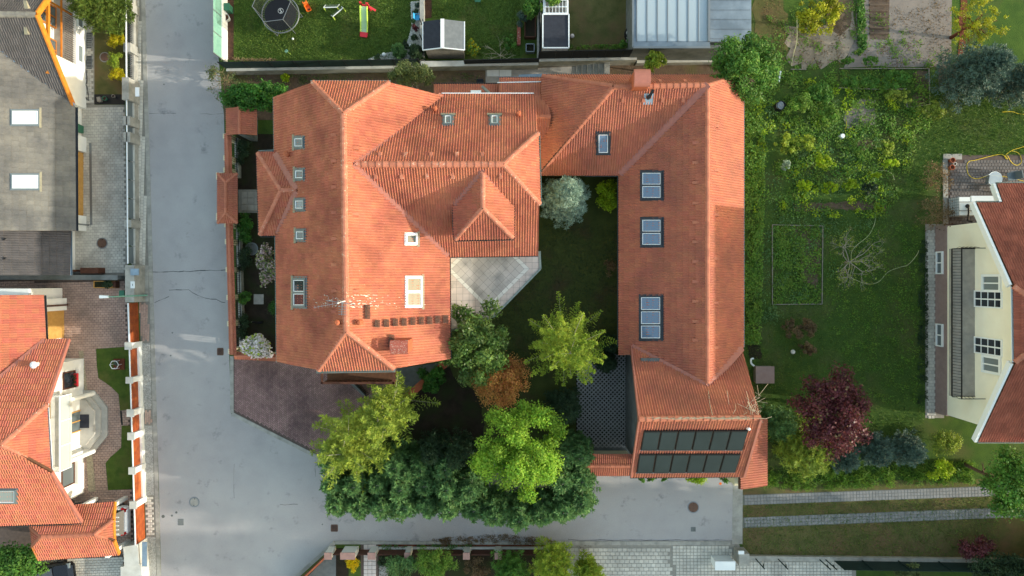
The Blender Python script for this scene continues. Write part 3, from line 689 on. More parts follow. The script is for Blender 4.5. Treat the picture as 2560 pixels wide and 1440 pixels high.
for nm, q, mt in (('bare_soil', [(2105, 300), (2130, 262), (2165, 240), (2188, 250), (2186, 310), (2150, 320), (2115, 318)], 'soil_grey'), ('bare_soil', [(2140, 355), (2170, 345), (2190, 360), (2180, 375), (2145, 372)], 'soil'),
               ('bare_soil', [(1960, 565), (2052, 570), (2052, 640), (2040, 720), (2005, 700), (2000, 640), (1990, 600), (1965, 585)], 'soil'), ('bare_soil', [(1985, 508), (2215, 502), (2215, 524), (1985, 528)], 'soil'),
               ('bare_soil', [(2285, 180), (2318, 176), (2320, 262), (2270, 268), (2290, 230)], 'soil'), ('bare_soil', [(1870, 860), (1900, 865), (1905, 900), (1875, 900)], 'soil_dark'), ('bare_soil', [(2340, 160), (2400, 160), (2400, 230), (2350, 225)], 'soil_tilled')):
    sheet(nm, wobble(q, 4, 10), mt, 0.010)
# patio of the yellow house
patio = sheet('patio', [(2357, 388), (2640, 386), (2640, 640), (2340, 640), (2357, 560)], 'joint_brown', 0.006); pave(patio, [(2372, 402), (2640, 392), (2640, 560), (2372, 560)], 0.20, 0.20, math.radians(0), 'pave_patio', 'run', 0.008, 0.034, nind=120)
kerb(patio, (2357, 392), (2404, 392), 0.35, 2, 0, 0.05, name='patio_slab'); kerb(patio, (2362, 400), (2364, 560), 0.30, 5, 0, 0.05, name='patio_slab')
walk = sheet('path', [(2313, 560), (2360, 560), (2360, 1045), (2313, 1045)], 'joint_dark', 0.008); pave(walk, [(2314, 575), (2342, 575), (2342, 1046), (2314, 1046)], 0.20, 0.20, 0, 'pave_grey', 'run', 0.010, 0.034)
# grass track with two paved wheel strips
sheet('track_grass', [(1856, 1205), (2640, 1195), (2640, 1400), (1856, 1395)], 'lawn_dry', 0.006)
for a, b in (((1857, 1250), (2640, 1222)), ((1857, 1307), (2640, 1276))):
    s_ = sheet('wheel_strip', [(a[0], a[1] - 13), (b[0], b[1] - 13), (b[0], b[1] + 13), (a[0], a[1] + 13)], 'joint_track', 0.010)
    pave(s_, [(a[0], a[1] - 13), (b[0], b[1] - 13), (b[0], b[1] + 13), (a[0], a[1] + 13)], 0.20, 0.20, math.atan2(28, 783), 'pave_track', 'grid', 0.012, 0.030, gap=0.012)
# concrete edge where the lane ends, southern block paving
sheet('lane_edge', [(1832, 1185), (1857, 1185), (1856, 1360), (1830, 1360)], 'concrete', 0.012)
s_pave = sheet('south_paving', [(1380, 1352), (1845, 1352), (1860, 1395), (2140, 1398), (2140, 1520), (1380, 1520)], 'joint_dark', 0.006)
pave(s_pave, [(1385, 1364), (1675, 1364), (1690, 1500), (1385, 1500)], 0.24, 0.30, math.radians(0), 'pave_grey', 'run', 0.008, 0.034, nind=150, gap=0.016); pave(s_pave, [(1676, 1364), (1830, 1364), (1845, 1395), (2135, 1400), (2135, 1500), (1692, 1500)], 0.20, 0.22, math.radians(0), 'pave_grey', 'grid', 0.008, 0.034, gap=0.018)
kerb(s_pave, (1380, 1357.5), (1826, 1357.5), 0.24, 12, 0, 0.045)
s_gard = sheet('south_garden', [(690, 1520), (838, 1360), (1400, 1358), (1400, 1520)], 'soil_dark', 0.006)
kerb(s_gard, (838, 1355), (730, 1452), 0.22, 4, 0, 0.10); kerb(s_gard, (838, 1356), (1385, 1357), 0.20, 12, 0, 0.06)
sheet('planting_bed', [(945, 1358), (1390, 1352), (1390, 1372), (945, 1372)], 'bark_mulch', 0.016); sheet('grass_verge', [(832, 1360), (901, 1358), (901, 1370), (832, 1370)], 'lawn', 0.016)
s_path = sheet('path', [(902, 1356), (945, 1356), (948, 1500), (902, 1500)], 'joint_brown', 0.020); pave(s_path, [(902, 1357), (945, 1357), (948, 1500), (902, 1500)], 0.26, 0.26, 0, 'terrace_pink', 'grid', 0.022, 0.044, name='path_tile', nind=80)
sheet('south_yard', [(770, 1440), (832, 1378), (840, 1378), (840, 1500), (760, 1500)], 'concrete_dark', 0.014); sheet('front_lawn', [(872, 1400), (902, 1400), (902, 1500), (872, 1500)], 'lawn', 0.018)
pebbles('gravel', [(948, 1410), (972, 1410), (972, 1480), (948, 1480)], 500, 0.035, 'gravel_grey', None, 0.02, label='grey gravel beside the pink tiled path in the south garden')

# ------------------------------------------------------------------ house building blocks
def pipe_vent(house, pl, u, v, h=0.45, r=0.09, mat='terracotta', name='vent_pipe'):
    p = pl.px(u, v); mb = MB(); mb.lathe(p - Vector((0, 0, 0.1)), [(r * 1.5, 0), (r * 1.5, 0.16), (r, 0.2), (r, h), (r * 1.6, h + 0.02), (r * 1.6, h + 0.12), (r * 0.8, h + 0.2)], 12); return mb.build(name, mat, house)
def vent_tile(house, pl, pts, mat, sc=1.0):
    n = pl.normal(); up = (Vector((0, 0, 1)) - n * n.z).normalized(); sd = up.cross(n)
    mb = MB(); a, b, h = 0.11 * sc, 0.17 * sc, 0.12 * sc
    mb.hexa([-sd * a - up * b, sd * a - up * b, sd * a * .7 + up * b, -sd * a * .7 + up * b], [-sd * a * .8 - up * b * .9 + n * h, sd * a * .8 - up * b * .9 + n * h, sd * a * .6 + up * b * .9 + n * .02, -sd * a * .6 + up * b * .9 + n * .02], 0)
    me = None
    for u, v in pts:
        if me is None: o = mb.build('vent_tile', mat, house); me = o.data
        else: o = link('vent_tile', me, house)
        o.matrix_basis = Matrix.Translation(pl.px(u, v) + n * 0.07)
def walls(house, foot, z0, z1, mat, name='wall'):
    return MB().prism(foot, z0, z1).build(name, mat, house)
def gable(house, pts, t, mat, axis, name='gable_wall'):
    """upright polygon with thickness t along axis vector"""
    a = Vector(axis) * t; mb = MB(); p = [Vector(q) for q in pts]; n = len(p)
    mb.poly(p); mb.poly([q + a for q in p][::-1])
    for i in range(n): mb.poly([p[i], p[i] + a, p[(i + 1) % n] + a, p[(i + 1) % n]])
    return mb.build(name, mat, house)
def window(house, c, w, h, nrm, frame='frame_white', pane='glass_window', bars=(1, 0), depth=0.06, ft=0.07, sill=None, name='window'):
    """window set on a wall: c centre on the wall face, nrm outward"""
    n = Vector(nrm).normalized(); s = Vector((-n.y, n.x, 0)); up = Vector((0, 0, 1)); c = Vector(c)
    mb = MB()
    def bx(x0, x1, z0, z1, d0, d1):
        q = [c + s * x0 + up * z0, c + s * x1 + up * z0, c + s * x1 + up * z1, c + s * x0 + up * z1]
        mb.hexa([p + n * d0 for p in q], [p + n * d1 for p in q])
    bx(-w / 2, -w / 2 + ft, -h / 2, h / 2, -.02, depth); bx(w / 2 - ft, w / 2, -h / 2, h / 2, -.02, depth); bx(-w / 2 + ft, w / 2 - ft, -h / 2, -h / 2 + ft, -.02, depth); bx(-w / 2 + ft, w / 2 - ft, h / 2 - ft, h / 2, -.02, depth)
    for k in range(bars[0]): x = -w / 2 + w * (k + 1) / (bars[0] + 1); bx(x - .035, x + .035, -h / 2 + ft, h / 2 - ft, -.02, depth * .9)
    for k in range(bars[1]): z = -h / 2 + h * (k + 1) / (bars[1] + 1); bx(-w / 2 + ft, w / 2 - ft, z - .02, z + .02, -.02, depth * .7)
    o = mb.build(name, frame, house)
    m = MB(); q = [c + s * x + up * z for x, z in ((-w / 2 + ft, -h / 2 + ft), (w / 2 - ft, -h / 2 + ft), (w / 2 - ft, h / 2 - ft), (-w / 2 + ft, h / 2 - ft))]
    m.hexa([p - n * .01 for p in q], [p + n * depth * .35 for p in q]); m.build('pane', pane, o)
    if sill:
        m = MB(); q = [c + s * x - up * (h / 2) for x in (-w / 2 - .08, w / 2 + .08)]
        m.hexa([q[0] - up * .05, q[1] - up * .05, q[1] - up * .05 + n * .22, q[0] - up * .05 + n * .22], [q[0], q[1], q[1] + n * .22 - up * .02, q[0] + n * .22 - up * .02]); m.build('sill', sill, o)
    return o

# ------------------------------------------------------------------ main house
A = thing('main_house', 'large orange tiled house with cross ridges and a small hipped dormer, beside the street', 'house', (-8.3, 3, 0))
aW = through(-13.0, 0, 5, b=.853); aE = through(-8.3, 0, 9.05, b=-.853); aS = through(0, -2.6, 9.05, c=.771); aN = through(0, 8.1, 9.05, c=-.805)
aWN = through(0, 5.68, 8.65, c=-.83); aWS = through(0, 5.68, 8.65, c=.83); aWE = through(-.44, 0, 8.65, b=-.842)
dW = through(-1.48, 0, 8.4, b=.844); dE = through(-1.48, 0, 8.4, b=-.844); dS = through(0, 3.54, 8.4, c=.897)
pN = through(0, 4.68, 6.4, c=-.622); pS = through(0, 4.68, 6.4, c=.617); pWh = through(-12.27, 0, 6.4, b=.8)
R = Roof(A, 'tile_red', 'cap_red', tw=0.275, tl=0.35)
R.plane(aW, [on(aW, [(687, 243), (783, 208), (858, 285), (865, 828), (795, 924), (695, 904)])])
R.plane(aE, [on(aE, [(858, 285), (973, 207), (1106, 240), (888, 411)]), on(aE, [(858, 285), (888, 411), (866, 828)]), on(aE, [(888, 411), (1122, 640), (1124, 897), (985, 921), (866, 828)])])
R.plane(aS, [on(aS, [(795, 925), (986, 922), (866, 828)])]); R.plane(aN, [on(aN, [(781, 206), (974, 206), (858, 285)])])
R.plane(aWN, [on(aWN, [(888, 411), (1105, 238), (1338, 238), (1343, 332), (1258, 411)])]); R.plane(aWS, [on(aWS, [(888, 411), (1258, 411), (1348, 512), (1345, 637), (1122, 640)])])
R.plane(aWE, [on(aWE, [(1258, 411), (1344, 332), (1349, 512)])])
R.plane(dW, [on(dW, [(1207, 426), (1207, 520), (1137, 598), (1135, 512)])]); R.plane(dE, [on(dE, [(1207, 426), (1283, 500), (1283, 594), (1207, 520)])]); R.plane(dS, [on(dS, [(1207, 520), (1283, 595), (1137, 598)])])
R.plane(pN, [on(pN, [(645, 382), (690, 382), (744, 475), (703, 475)])]); R.plane(pS, [on(pS, [(650, 587), (697, 587), (744, 478), (703, 477)])]); R.plane(pWh, [on(pWh, [(645, 382), (703, 476), (650, 587)])])
R.ridge(aW.px(858.5, 285), aW.px(865.5, 828), r=.17); R.ridge(aN.px(783, 207), aN.px(858, 285)); R.ridge(aN.px(972, 207), aN.px(858, 285)); R.ridge(aS.px(797, 924), aS.px(866, 828)); R.ridge(aS.px(984, 921), aS.px(866, 828))
R.ridge(aWN.px(888, 411), aWN.px(1258, 411), r=.16); R.ridge(aWE.px(1344, 334), aWE.px(1258, 411)); R.ridge(aWE.px(1348, 510), aWE.px(1258, 411))
R.ridge(dW.px(1207, 430), dW.px(1207, 520), r=.13); R.ridge(dS.px(1139, 597), dS.px(1207, 520), r=.13); R.ridge(dS.px(1281, 594), dS.px(1207, 520), r=.13)
R.ridge(pWh.px(646, 384), pWh.px(703, 476), r=.12); R.ridge(pWh.px(651, 586), pWh.px(703, 476), r=.12); R.ridge(pN.px(703, 476), pN.px(742, 476), r=.12)
R.finish(300)
for a, b, pl in (((888, 411), (1106, 239), aWN), ((888, 411), (1121, 640), aWS), ((690, 384), (743, 474), pN), ((697, 586), (743, 480), pS), ((1207, 426), (1135, 512), dW), ((1207, 426), (1283, 500), dE)):
    mb = MB(); strip(mb, pl.px(*a), pl.px(*b), 0.34, Vector((0, 0, 1)), 0.02, 0.17); mb.build('valley_flashing', 'flash_red', A)
for pts, pl, mt in (([(686, 243), (694, 905)], aW, 'gutter_green'), ([(1105, 238), (1338, 238)], aWN, 'metal_grey'), ([(1123, 641), (1125, 897)], aE, 'gutter_dark'), ([(1122, 641), (1345, 638)], aWS, 'gutter_dark'), ([(776, 205), (976, 205)], aN, 'gutter'), ([(790, 929), (988, 926)], aS, 'gutter'),
                    ([(1346, 330), (1351, 514)], aWE, 'gutter_green'), ([(1134, 512), (1136, 599)], dW, 'gutter_dark'), ([(1284, 500), (1284, 596)], dE, 'gutter_dark'), ([(1136, 600), (1284, 597)], dS, 'gutter_dark'), ([(644, 382), (649, 588)], pWh, 'gutter_dark'), ([(650, 589), (697, 589)], pS, 'gutter_dark'), ([(646, 380), (688, 378)], pN, 'gutter')):
    gutter(A, on(pl, pts), mt)
# walls under the roof
walls(A, [(-12.6, -4.3), (-4.0, -4.3), (-4.0, 1.7), (1.05, 1.7), (1.05, 9.7), (-12.6, 9.7)], 0, 4.75, 'plaster_cream')
walls(A, [(-13.6, 2.8), (-12.5, 2.8), (-12.5, 6.5), (-13.6, 6.5)], 0, 4.7, 'plaster_cream', 'porch_wall')
for y, ax in ((-4.45, (0, 1, 0)), (9.9, (0, -1, 0))):
    gable(A, [(-12.6, y, 4.75), (-4.0, y, 4.75), (-6.55, y, 7.2), (-10.05, y, 7.2)], 0.3, 'plaster_cream', ax)
gable(A, [(1.2, 1.7, 4.75), (1.2, 9.7, 4.75), (1.2, 7.4, 6.8), (1.2, 3.9, 6.8)], 0.3, 'plaster_cream', (-1, 0, 0))
mb = MB(); mb.box((-1.48, 2.9, 6.3), (2.7, 1.1, 1.5)); mb.build('dormer_wall', 'plaster_cream', A); window(A, (-1.48, 2.34, 6.55), 1.8, 0.9, (0, -1, 0), 'wood_brown', 'glass_dark', (2, 0))
# timber balcony below the south half hip
mb = MB(); mb.box((-8.35, -5.05, 4.75), (3.8, 1.3, 0.16)); mb.build('balcony_floor', 'deck_wood', A)
mb = MB(); mb.box((-8.35, -5.66, 5.75), (4.0, 0.12, 0.10)); mb.box((-6.42, -5.05, 5.75), (0.10, 1.3, 0.10)); mb.box((-10.28, -5.05, 5.75), (.10, 1.3, .10)); mb.build('balcony_rail', 'wood_brown', A)
for k in range(19):
    mb = MB(); mb.box((-10.2 + k * .205, -5.66, 5.27), (.12, .05, .88)); mb.build('baluster', 'wood_brown', A)
for k in range(3): window(A, (-9.6 + k * 1.25, -4.76, 6.2), 1.0, 1.5, (0, -1, 0), 'wood_brown', 'glass_grey', (0, 0))
# roof windows, vents, walk grates
for r in ((740, 343, 764, 371), (742, 423, 765, 450), (742, 498, 766, 526), (744, 575, 767, 602)): skylight(A, aW, r, 1, 'v', 'frame_grey', 'glass_grey', apron='w', bar=.09)
skylight(A, aW, (737, 695, 769, 768), 2, 'v', 'frame_grey', 'glass_dark', apron='w', bar=.11); skylight(A, aE, (1012, 692, 1052, 767), 2, 'v', 'frame_white', 'glass_mid', apron='e', bar=.06); skylight(A, aE, (1011, 584, 1040, 611), 1, 'v', 'frame_white', 'glass_mid', apron='e', bar=.06)
for r in ((1109, 292, 1132, 316), (1225, 292, 1248, 316)): skylight(A, aWN, r, 1, 'v', 'frame_grey', 'glass_grey', apron='n', bar=.09)
vent_tile(A, aW, [(840, y) for y in (338, 403, 468, 532, 597, 662, 727, 779)], 'tile_red'); vent_tile(A, aE, [(886, y) for y in (303, 370, 535, 600, 664, 728, 794)], 'tile_red')
vent_tile(A, aWN, [(x, 392) for x in (950, 1014, 1078, 1142, 1206)], 'cap_red'); vent_tile(A, aWS, [(x, 436) for x in (940, 1004, 1068, 1132, 1252)], 'cap_red')
for pl, u, v in ((aW, 723, 388), (aW, 848, 805), (aE, 903, 805), (aWN, 1089, 276), (aWN, 1296, 288)): pipe_vent(A, pl, u, v)
def grate(house, pl, u0, v0, u1, v1, name='roof_step'):
    n = pl.normal(); a, b, c, d = pl.px(u0, v1), pl.px(u1, v1), pl.px(u1, v0), pl.px(u0, v0); mb = MB()
    for k in range(6):
        s = k / 5; mb.beam(a.lerp(b, s) + n * .2, d.lerp(c, s) + n * .2, .03, .03)
    for s in (.04, .5, .96): mb.beam(a.lerp(d, s) + n * .18, b.lerp(c, s) + n * .18, .03, .04)
    for s in (.25, .75): mb.beam(a.lerp(d, s) + n * .06, b.lerp(c, s) + n * .17, .03, .03)
    return mb.build(name, 'rust', house)
for u, v in ((938, 809), (961, 808), (983, 806), (1005, 805), (1027, 803), (1048, 802), (1069, 801), (1089, 799), (1109, 798)): grate(A, aE, u - 5, v - 10, u + 6, v + 9)
grate(A, aE, 909, 762, 920, 797); grate(A, aE, 968, 836, 980, 868)
# chimney
c0 = aE.px(1006, 862); zc = 8.15; mb = MB(); mb.box((c0.x + .1, c0.y + .02, (zc + 6.2) / 2), (0.78, 0.62, zc - 6.2)); ch = mb.build('chimney', 'terracotta', A)
mb = MB()
for k in range(6):
    t0, t1 = math.pi * k / 6, math.pi * (k + 1) / 6; r = .36
    f = lambda t, x: (c0.x + .1 + x, c0.y + .02 + math.cos(t) * r, zc + .12 + math.sin(t) * .24)
    mb.poly([f(t0, -.48), f(t1, -.48), f(t1, .42), f(t0, .42)]); mb.poly([f(t0, -.40), f(t1, -.40), (c0.x - .3, c0.y, zc + .1)][::-1])
mb.build('chimney_cowl', 'brick_red', ch)
# television aerial on the ridge with bird droppings below it
AE = aW.px(864, 752)
mb = MB(); mb.tube([AE, AE + Vector((.1, -.05, 1.9))], .03, 6); aer = mb.build('aerial_mast', 'metal_white', A); top = AE + Vector((.1, -.05, 1.85))
mb = MB(); d = Vector((-1, -.18, 0)).normalized(); mb.beam(top + d * 1.15, top - d * .25, .022); n = Vector((d.y, -d.x, 0))
for k in range(7): q = top + d * (1.1 - k * .17); mb.beam(q - n * .09, q + n * .09, .010)
mb.build('aerial_boom', 'metal_grey', aer)
top2 = AE + Vector((.08, -.04, 1.3)); mb = MB(); d = Vector((-.75, .1, .0)).normalized(); mb.beam(top2 + d * .7, top2 - d * .7, .03); n = Vector((d.y, -d.x, 0))
for k in range(6): q = top2 + d * (.6 - k * .22); mb.beam(q - n * .2, q + n * .2, .012)
mb.build('aerial_boom', 'metal_grey', aer)
mb = MB(); q = AE + Vector((.1, -.05, 1.0)); mb.beam(q, q + Vector((-.05, -.6, 0)), .03)
for k in range(4): mb.beam(q + Vector((-.2, -.2 - .12 * k, 0)), q + Vector((.2, -.2 - .12 * k, 0)), .02)
mb.build('aerial_boom', 'metal_grey', aer)
mb = MB()
for k in range(170):
    pl = aE if random.random() < .72 else aW; sg = 1 if pl is aE else -1
    d = abs(random.gauss(0, 62 if sg > 0 else 30)) + 3; u = 866 + sg * d; v = 752 + random.choice((-12, -3, 2, 6, 10, 14)) + random.gauss(0, 2.2); p = pl.px(u, v) + pl.normal() * .095
    n = pl.normal(); up = (Vector((0, 0, 1)) - n * n.z).normalized(); s_ = up.cross(n); l, w = random.uniform(.02, .09), random.uniform(.012, .03)
    mb.poly([p - s_ * w - up * l, p + s_ * w * .6 - up * l * .7, p + s_ * w + up * l, p - s_ * w * .5 + up * l * .8])
mb.build('bird_droppings', 'lichen', A)['kind'] = 'stuff'
# terrace on the ground-floor extension, each tile laid
TZ = 2.6
tp = [P(u, v, TZ) for u, v in ((1118, 628), (1349, 628), (1351, 672), (1236, 790), (1118, 830))]
MB().prism(tp, 0, TZ - .05).build('terrace_base', 'concrete', A); ter = MB().prism(tp, TZ - .05, TZ).build('terrace', 'joint_dark', A)
cD = P(1220, 672, TZ); hd = 98 * (H - TZ) / FPX; r2 = math.sqrt(.5)
tw_ = .37; inner = hd - .02; tpoly = [(p.x, p.y) for p in tp]
ar = sum(tpoly[i][0] * tpoly[(i + 1) % 5][1] - tpoly[(i + 1) % 5][0] * tpoly[i][1] for i in range(5)); tccw = tpoly if ar > 0 else tpoly[::-1]
def put_tile(q, mat, extra=None):
    """one tile, cut to the terrace outline (and to one side of a line)"""
    g = clip([(x, y, 0) for x, y in q], tccw)
    if extra and len(g) >= 3:
        nx, ny, dd = extra; out = []
        for k in range(len(g)):
            p, r = g[k], g[(k + 1) % len(g)]; dp, dr = nx * p[0] + ny * p[1] - dd, nx * r[0] + ny * r[1] - dd
            if dp >= 0: out.append(p)
            if (dp >= 0) != (dr >= 0): w = dp / (dp - dr); out.append(tuple(p[z] + (r[z] - p[z]) * w for z in range(3)))
        g = out
    if len(g) < 3 or min(p[1] for p in g) > 1.75: return
    if abs(sum(g[i][0] * g[(i + 1) % len(g)][1] - g[(i + 1) % len(g)][0] * g[i][1] for i in range(len(g)))) < .004: return
    MB().prism([(p[0], p[1]) for p in g], TZ, TZ + .024, bottom=False).build('terrace_tile', mat, ter)
bw = .16; side = (inner - bw) * 1.41421; nt_ = round(side / tw_); st_ = side / nt_; gp_ = .007
for i in range(nt_):                                  # diagonal field
    for j in range(nt_):
        q = []
        for a, b in ((0, 0), (1, 0), (1, 1), (0, 1)):
            x = (i + a - nt_ / 2) * st_ + (gp_ if a == 0 else -gp_); y = (j + b - nt_ / 2) * st_ + (gp_ if b == 0 else -gp_); q.append((cD.x + (x - y) * r2, cD.y + (x + y) * r2))
        put_tile(q, 'terrace_grey')
for a0 in range(4):                                   # light border band
    f = lambda k, r: Vector((cD.x + r * math.cos(k * math.pi / 2), cD.y + r * math.sin(k * math.pi / 2)))
    for k in range(8):
        t0, t1 = k / 8 + .003, (k + 1) / 8 - .003; o0, o1, i0, i1 = f(a0, inner + bw - .01), f(a0 + 1, inner + bw - .01), f(a0, inner - bw + .01), f(a0 + 1, inner - bw + .01)
        put_tile([tuple(i0.lerp(i1, t0)), tuple(o0.lerp(o1, t0)), tuple(o0.lerp(o1, t1)), tuple(i0.lerp(i1, t1))], 'terrace_light')
for i in range(-12, 13):                              # straight tiles in the corners
    for j in range(-12, 13):
        x0, y0 = cD.x + i * tw_ + gp_, cD.y + j * tw_ + gp_; x1, y1 = x0 + tw_ - 2 * gp_, y0 + tw_ - 2 * gp_; sx, sy = (1 if i >= 0 else -1), (1 if j >= 0 else -1)
        put_tile([(x0, y0), (x1, y0), (x1, y1), (x0, y1)], 'terrace_pink', (sx, sy, sx * cD.x + sy * cD.y + inner + bw + .005))
sheet_ = MB(); sheet_.poly([(p[0], p[1], TZ + .004) for p in tccw]); sheet_.build('terrace_mortar', 'mortar', A)
mb = MB()
for a, b in zip(tp[1:4], tp[2:5]): mb.beam(a + Vector((0, 0, .03)), b + Vector((0, 0, .03)), .12, .10)
mb.build('terrace_edge', 'gutter', A)

# lean-to strip on the north wall of the main house and link roof
Ln = through(0, 9.02, 4.6, c=-.55); Ls = through(0, 9.02, 4.6, c=.55); Lw = through(0, 11.3, 2.8, c=-.53)
LK = thing('link_building', 'low tiled passage roof joining the two orange roofed houses at the north', 'building', (1.2, 10, 0))
R = Roof(LK, 'tile_new', 'cap_new', tw=.275, tl=.35); R.plane(Ln, [on(Ln, [(1248, 197), (1356, 197), (1377, 293), (1248, 293)])]); R.plane(Ls, [on(Ls, [(1330, 293), (1377, 293), (1352, 420), (1330, 420)])])
R.plane(Lw, [on(Lw, [(1085, 213), (1250, 213), (1250, 262), (1085, 262)])]); R.ridge(Ln.px(1335, 292), Ln.px(1376, 292), r=.13); R.finish(120)
gutter(LK, on(Ln, [(1246, 195), (1356, 195)]), 'metal_grey'); gutter(LK, on(Lw, [(1085, 211), (1249, 211)]), 'gutter_dark')
walls(LK, [(-.6, 8.0), (1.9, 8.0), (1.9, 11.1), (-.6, 11.1)], 0, 3.1, 'plaster_cream'); walls(LK, [(-4.5, 9.6), (-.8, 9.6), (-.8, 10.9), (-4.5, 10.9)], 0, 2.7, 'plaster_cream')
q = Ln.px(1243, 208); mb = MB(); mb.beam(Ln.px(1243, 208) + Vector((0, 0, .12)), Ln.px(1355, 206) + Vector((0, 0, .14)), .05); mb.build('snow_rail', 'metal_white', LK); mb = MB(); mb.beam(aWN.px(1105, 235) + Vector((0, 0, .15)), aWN.px(1334, 235) + Vector((0, 0, .15)), .05); mb.build('snow_rail', 'metal_white', A)
mb = MB(); a = P(1206, 217, 4.2); b = P(1226, 236, 4.9); mb.tube([a, b], .09, 8); mb.build('downpipe', 'metal_grey', LK)
mb = MB(); q = on(Lw, [(1177, 234), (1203, 234), (1203, 228), (1177, 228)]); mb.hexa([p + Vector((0, 0, .06)) for p in q], [p + Vector((0, 0, .2)) for p in q]); g = mb.build('roof_grate', 'metal_white', LK)

# ------------------------------------------------------------------ the long L-shaped house east of the courtyard
B = thing('courtyard_house', 'long L-shaped orange roofed house with black framed roof windows and a garage wing', 'house', (9.5, 2, 0))
bW = through(6.15, 0, 3.56, b=.7); bE = through(10.35, 0, 6.5, b=-.853); bS = through(0, 10.2, 6.5, c=.69); bN = through(0, 10.2, 6.5, c=-2.0); bWh = through(5.365, 0, 6.5, b=.69)
gN = through(0, -7.03, 8.3, c=-1.35); gS = through(0, -7.03, 8.3, c=.8)
R = Roof(B, 'tile_new', 'cap_new', tw=.275, tl=.35)
R.plane(bW, [on(bW, [(1548, 437), (1768, 213), (1768, 967), (1548, 850.7)]), on(bW, [(1548, 850.7), (1577, 866), (1577, 887), (1548, 887)])])
R.plane(bE, [on(bE, [(1768, 213), (1856, 196), (1856, 868), (1768, 967)])]); R.plane(bS, [on(bS, [(1533, 218), (1768, 213), (1548, 437), (1345, 437)])])
R.plane(bN, [[bN.xy(1.7, 11.48), bN.xy(5.365, 10.2), bN.xy(10.35, 10.2), bN.xy(12.93, 11.48)]]); R.plane(bWh, [on(bWh, [(1533, 218), (1355, 192), (1345, 437)])])
R.plane(gN, [on(gN, [(1577, 866), (1768, 967), (1768, 1046), (1597, 1047)]), on(gN, [(1768, 967), (1853, 868), (1900, 1044), (1768, 1046)])])
R.plane(gS, [on(gS, [(1597, 1048), (1900, 1044), (1858, 1189), (1577, 1190)])])
R.ridge(bW.px(1768, 213), bW.px(1768, 967), r=.13); R.ridge(bS.px(1533, 218), bS.px(1768, 213), r=.15); R.ridge(bS.px(1347, 435), bS.px(1533, 218), r=.16); R.ridge(bN.xy(1.75, 11.45), bN.xy(5.365, 10.2), r=.12); R.ridge(bN.xy(12.9, 11.45), bN.xy(10.35, 10.2), r=.13)
R.ridge(gN.px(1597, 1047), gN.px(1900, 1044), r=.15)
R.finish(300)
for a, b, pl in (((1548, 437), (1768, 213), bS), ((1577, 866), (1768, 967), bW), ((1853, 868), (1768, 967), bE)): mb = MB(); strip(mb, pl.px(*a), pl.px(*b), .38, Vector((0, 0, 1)), .02, .18); mb.build('valley_flashing', 'flash_red', B)
for pts, pl, mt in (([(1547, 437), (1547, 866)], bW, 'gutter_dark'), ([(1462, 438), (1548, 438)], bS, 'gutter_dark'), ([(1857, 196), (1857, 868)], bE, 'zinc'), ([(1575, 1192), (1860, 1190)], gS, 'gutter_dark')): gutter(B, on(pl, pts), mt)
gutter(B, [bN.xy(1.7, 11.54), bN.xy(12.9, 11.54)], 'gutter_dark')
walls(B, [(6.6, -4.4), (12.5, -4.4), (12.5, 11.1), (2.1, 11.1), (2.1, 6.4), (6.6, 6.4)], 0, 3.5, 'plaster_cream')
walls(B, [(7.1, -10.5), (12.2, -10.5), (12.2, -4.4), (7.1, -4.4)], 0, 5.1, 'concrete_dark', 'garage_wall')
for x, ax in ((6.75, (1, 0, 0)), (12.3, (-1, 0, 0))): gable(B, [(x + (.35 if x < 8 else 0), -10.5, 5.1), (x + (.35 if x < 8 else 0), -4.4, 4.6), (x + (.35 if x < 8 else 0), -7.03, 8.0)], .25, 'plaster_cream', ax)
pieces('verge_board', 'flash_red', B, (gN.px(1577, 866) + Vector((0, 0, .05)), gN.px(1597, 1047) + Vector((0, 0, .05)), .08, .2), (gS.px(1597, 1049) + Vector((0, 0, .05)), gS.px(1577, 1190) + Vector((0, 0, .05)), .08, .2), (gS.px(1900, 1045) + Vector((0, 0, .1)), gS.px(1858, 1189) + Vector((0, 0, .1)), .12, .2))
for r, n in (((1605, 429, 1658, 499), 2), ((1605, 546, 1658, 616), 2), ((1602, 739, 1657, 849), 3)): skylight(B, bW, r, n, 'v', 'frame_dark', 'glass_sky', bar=.09)
skylight(B, bS, (1492, 330, 1523, 383), 1, 'v', 'frame_dark', 'glass_sky', bar=.09)
vent_tile(B, bW, [(1741, y) for y in (358, 407, 457, 508, 556, 605, 654, 704, 753, 803, 850)], 'tile_new'); vent_tile(B, bE, [(1786, y) for y in (315, 425, 537, 646, 757, 868)], 'tile_new'); vent_tile(B, bS, [(x, 246) for x in (1557, 1608, 1656, 1707)], 'cap_new'); vent_tile(B, bN, [(x, 208) for x in (1650, 1712)], 'tile_new')
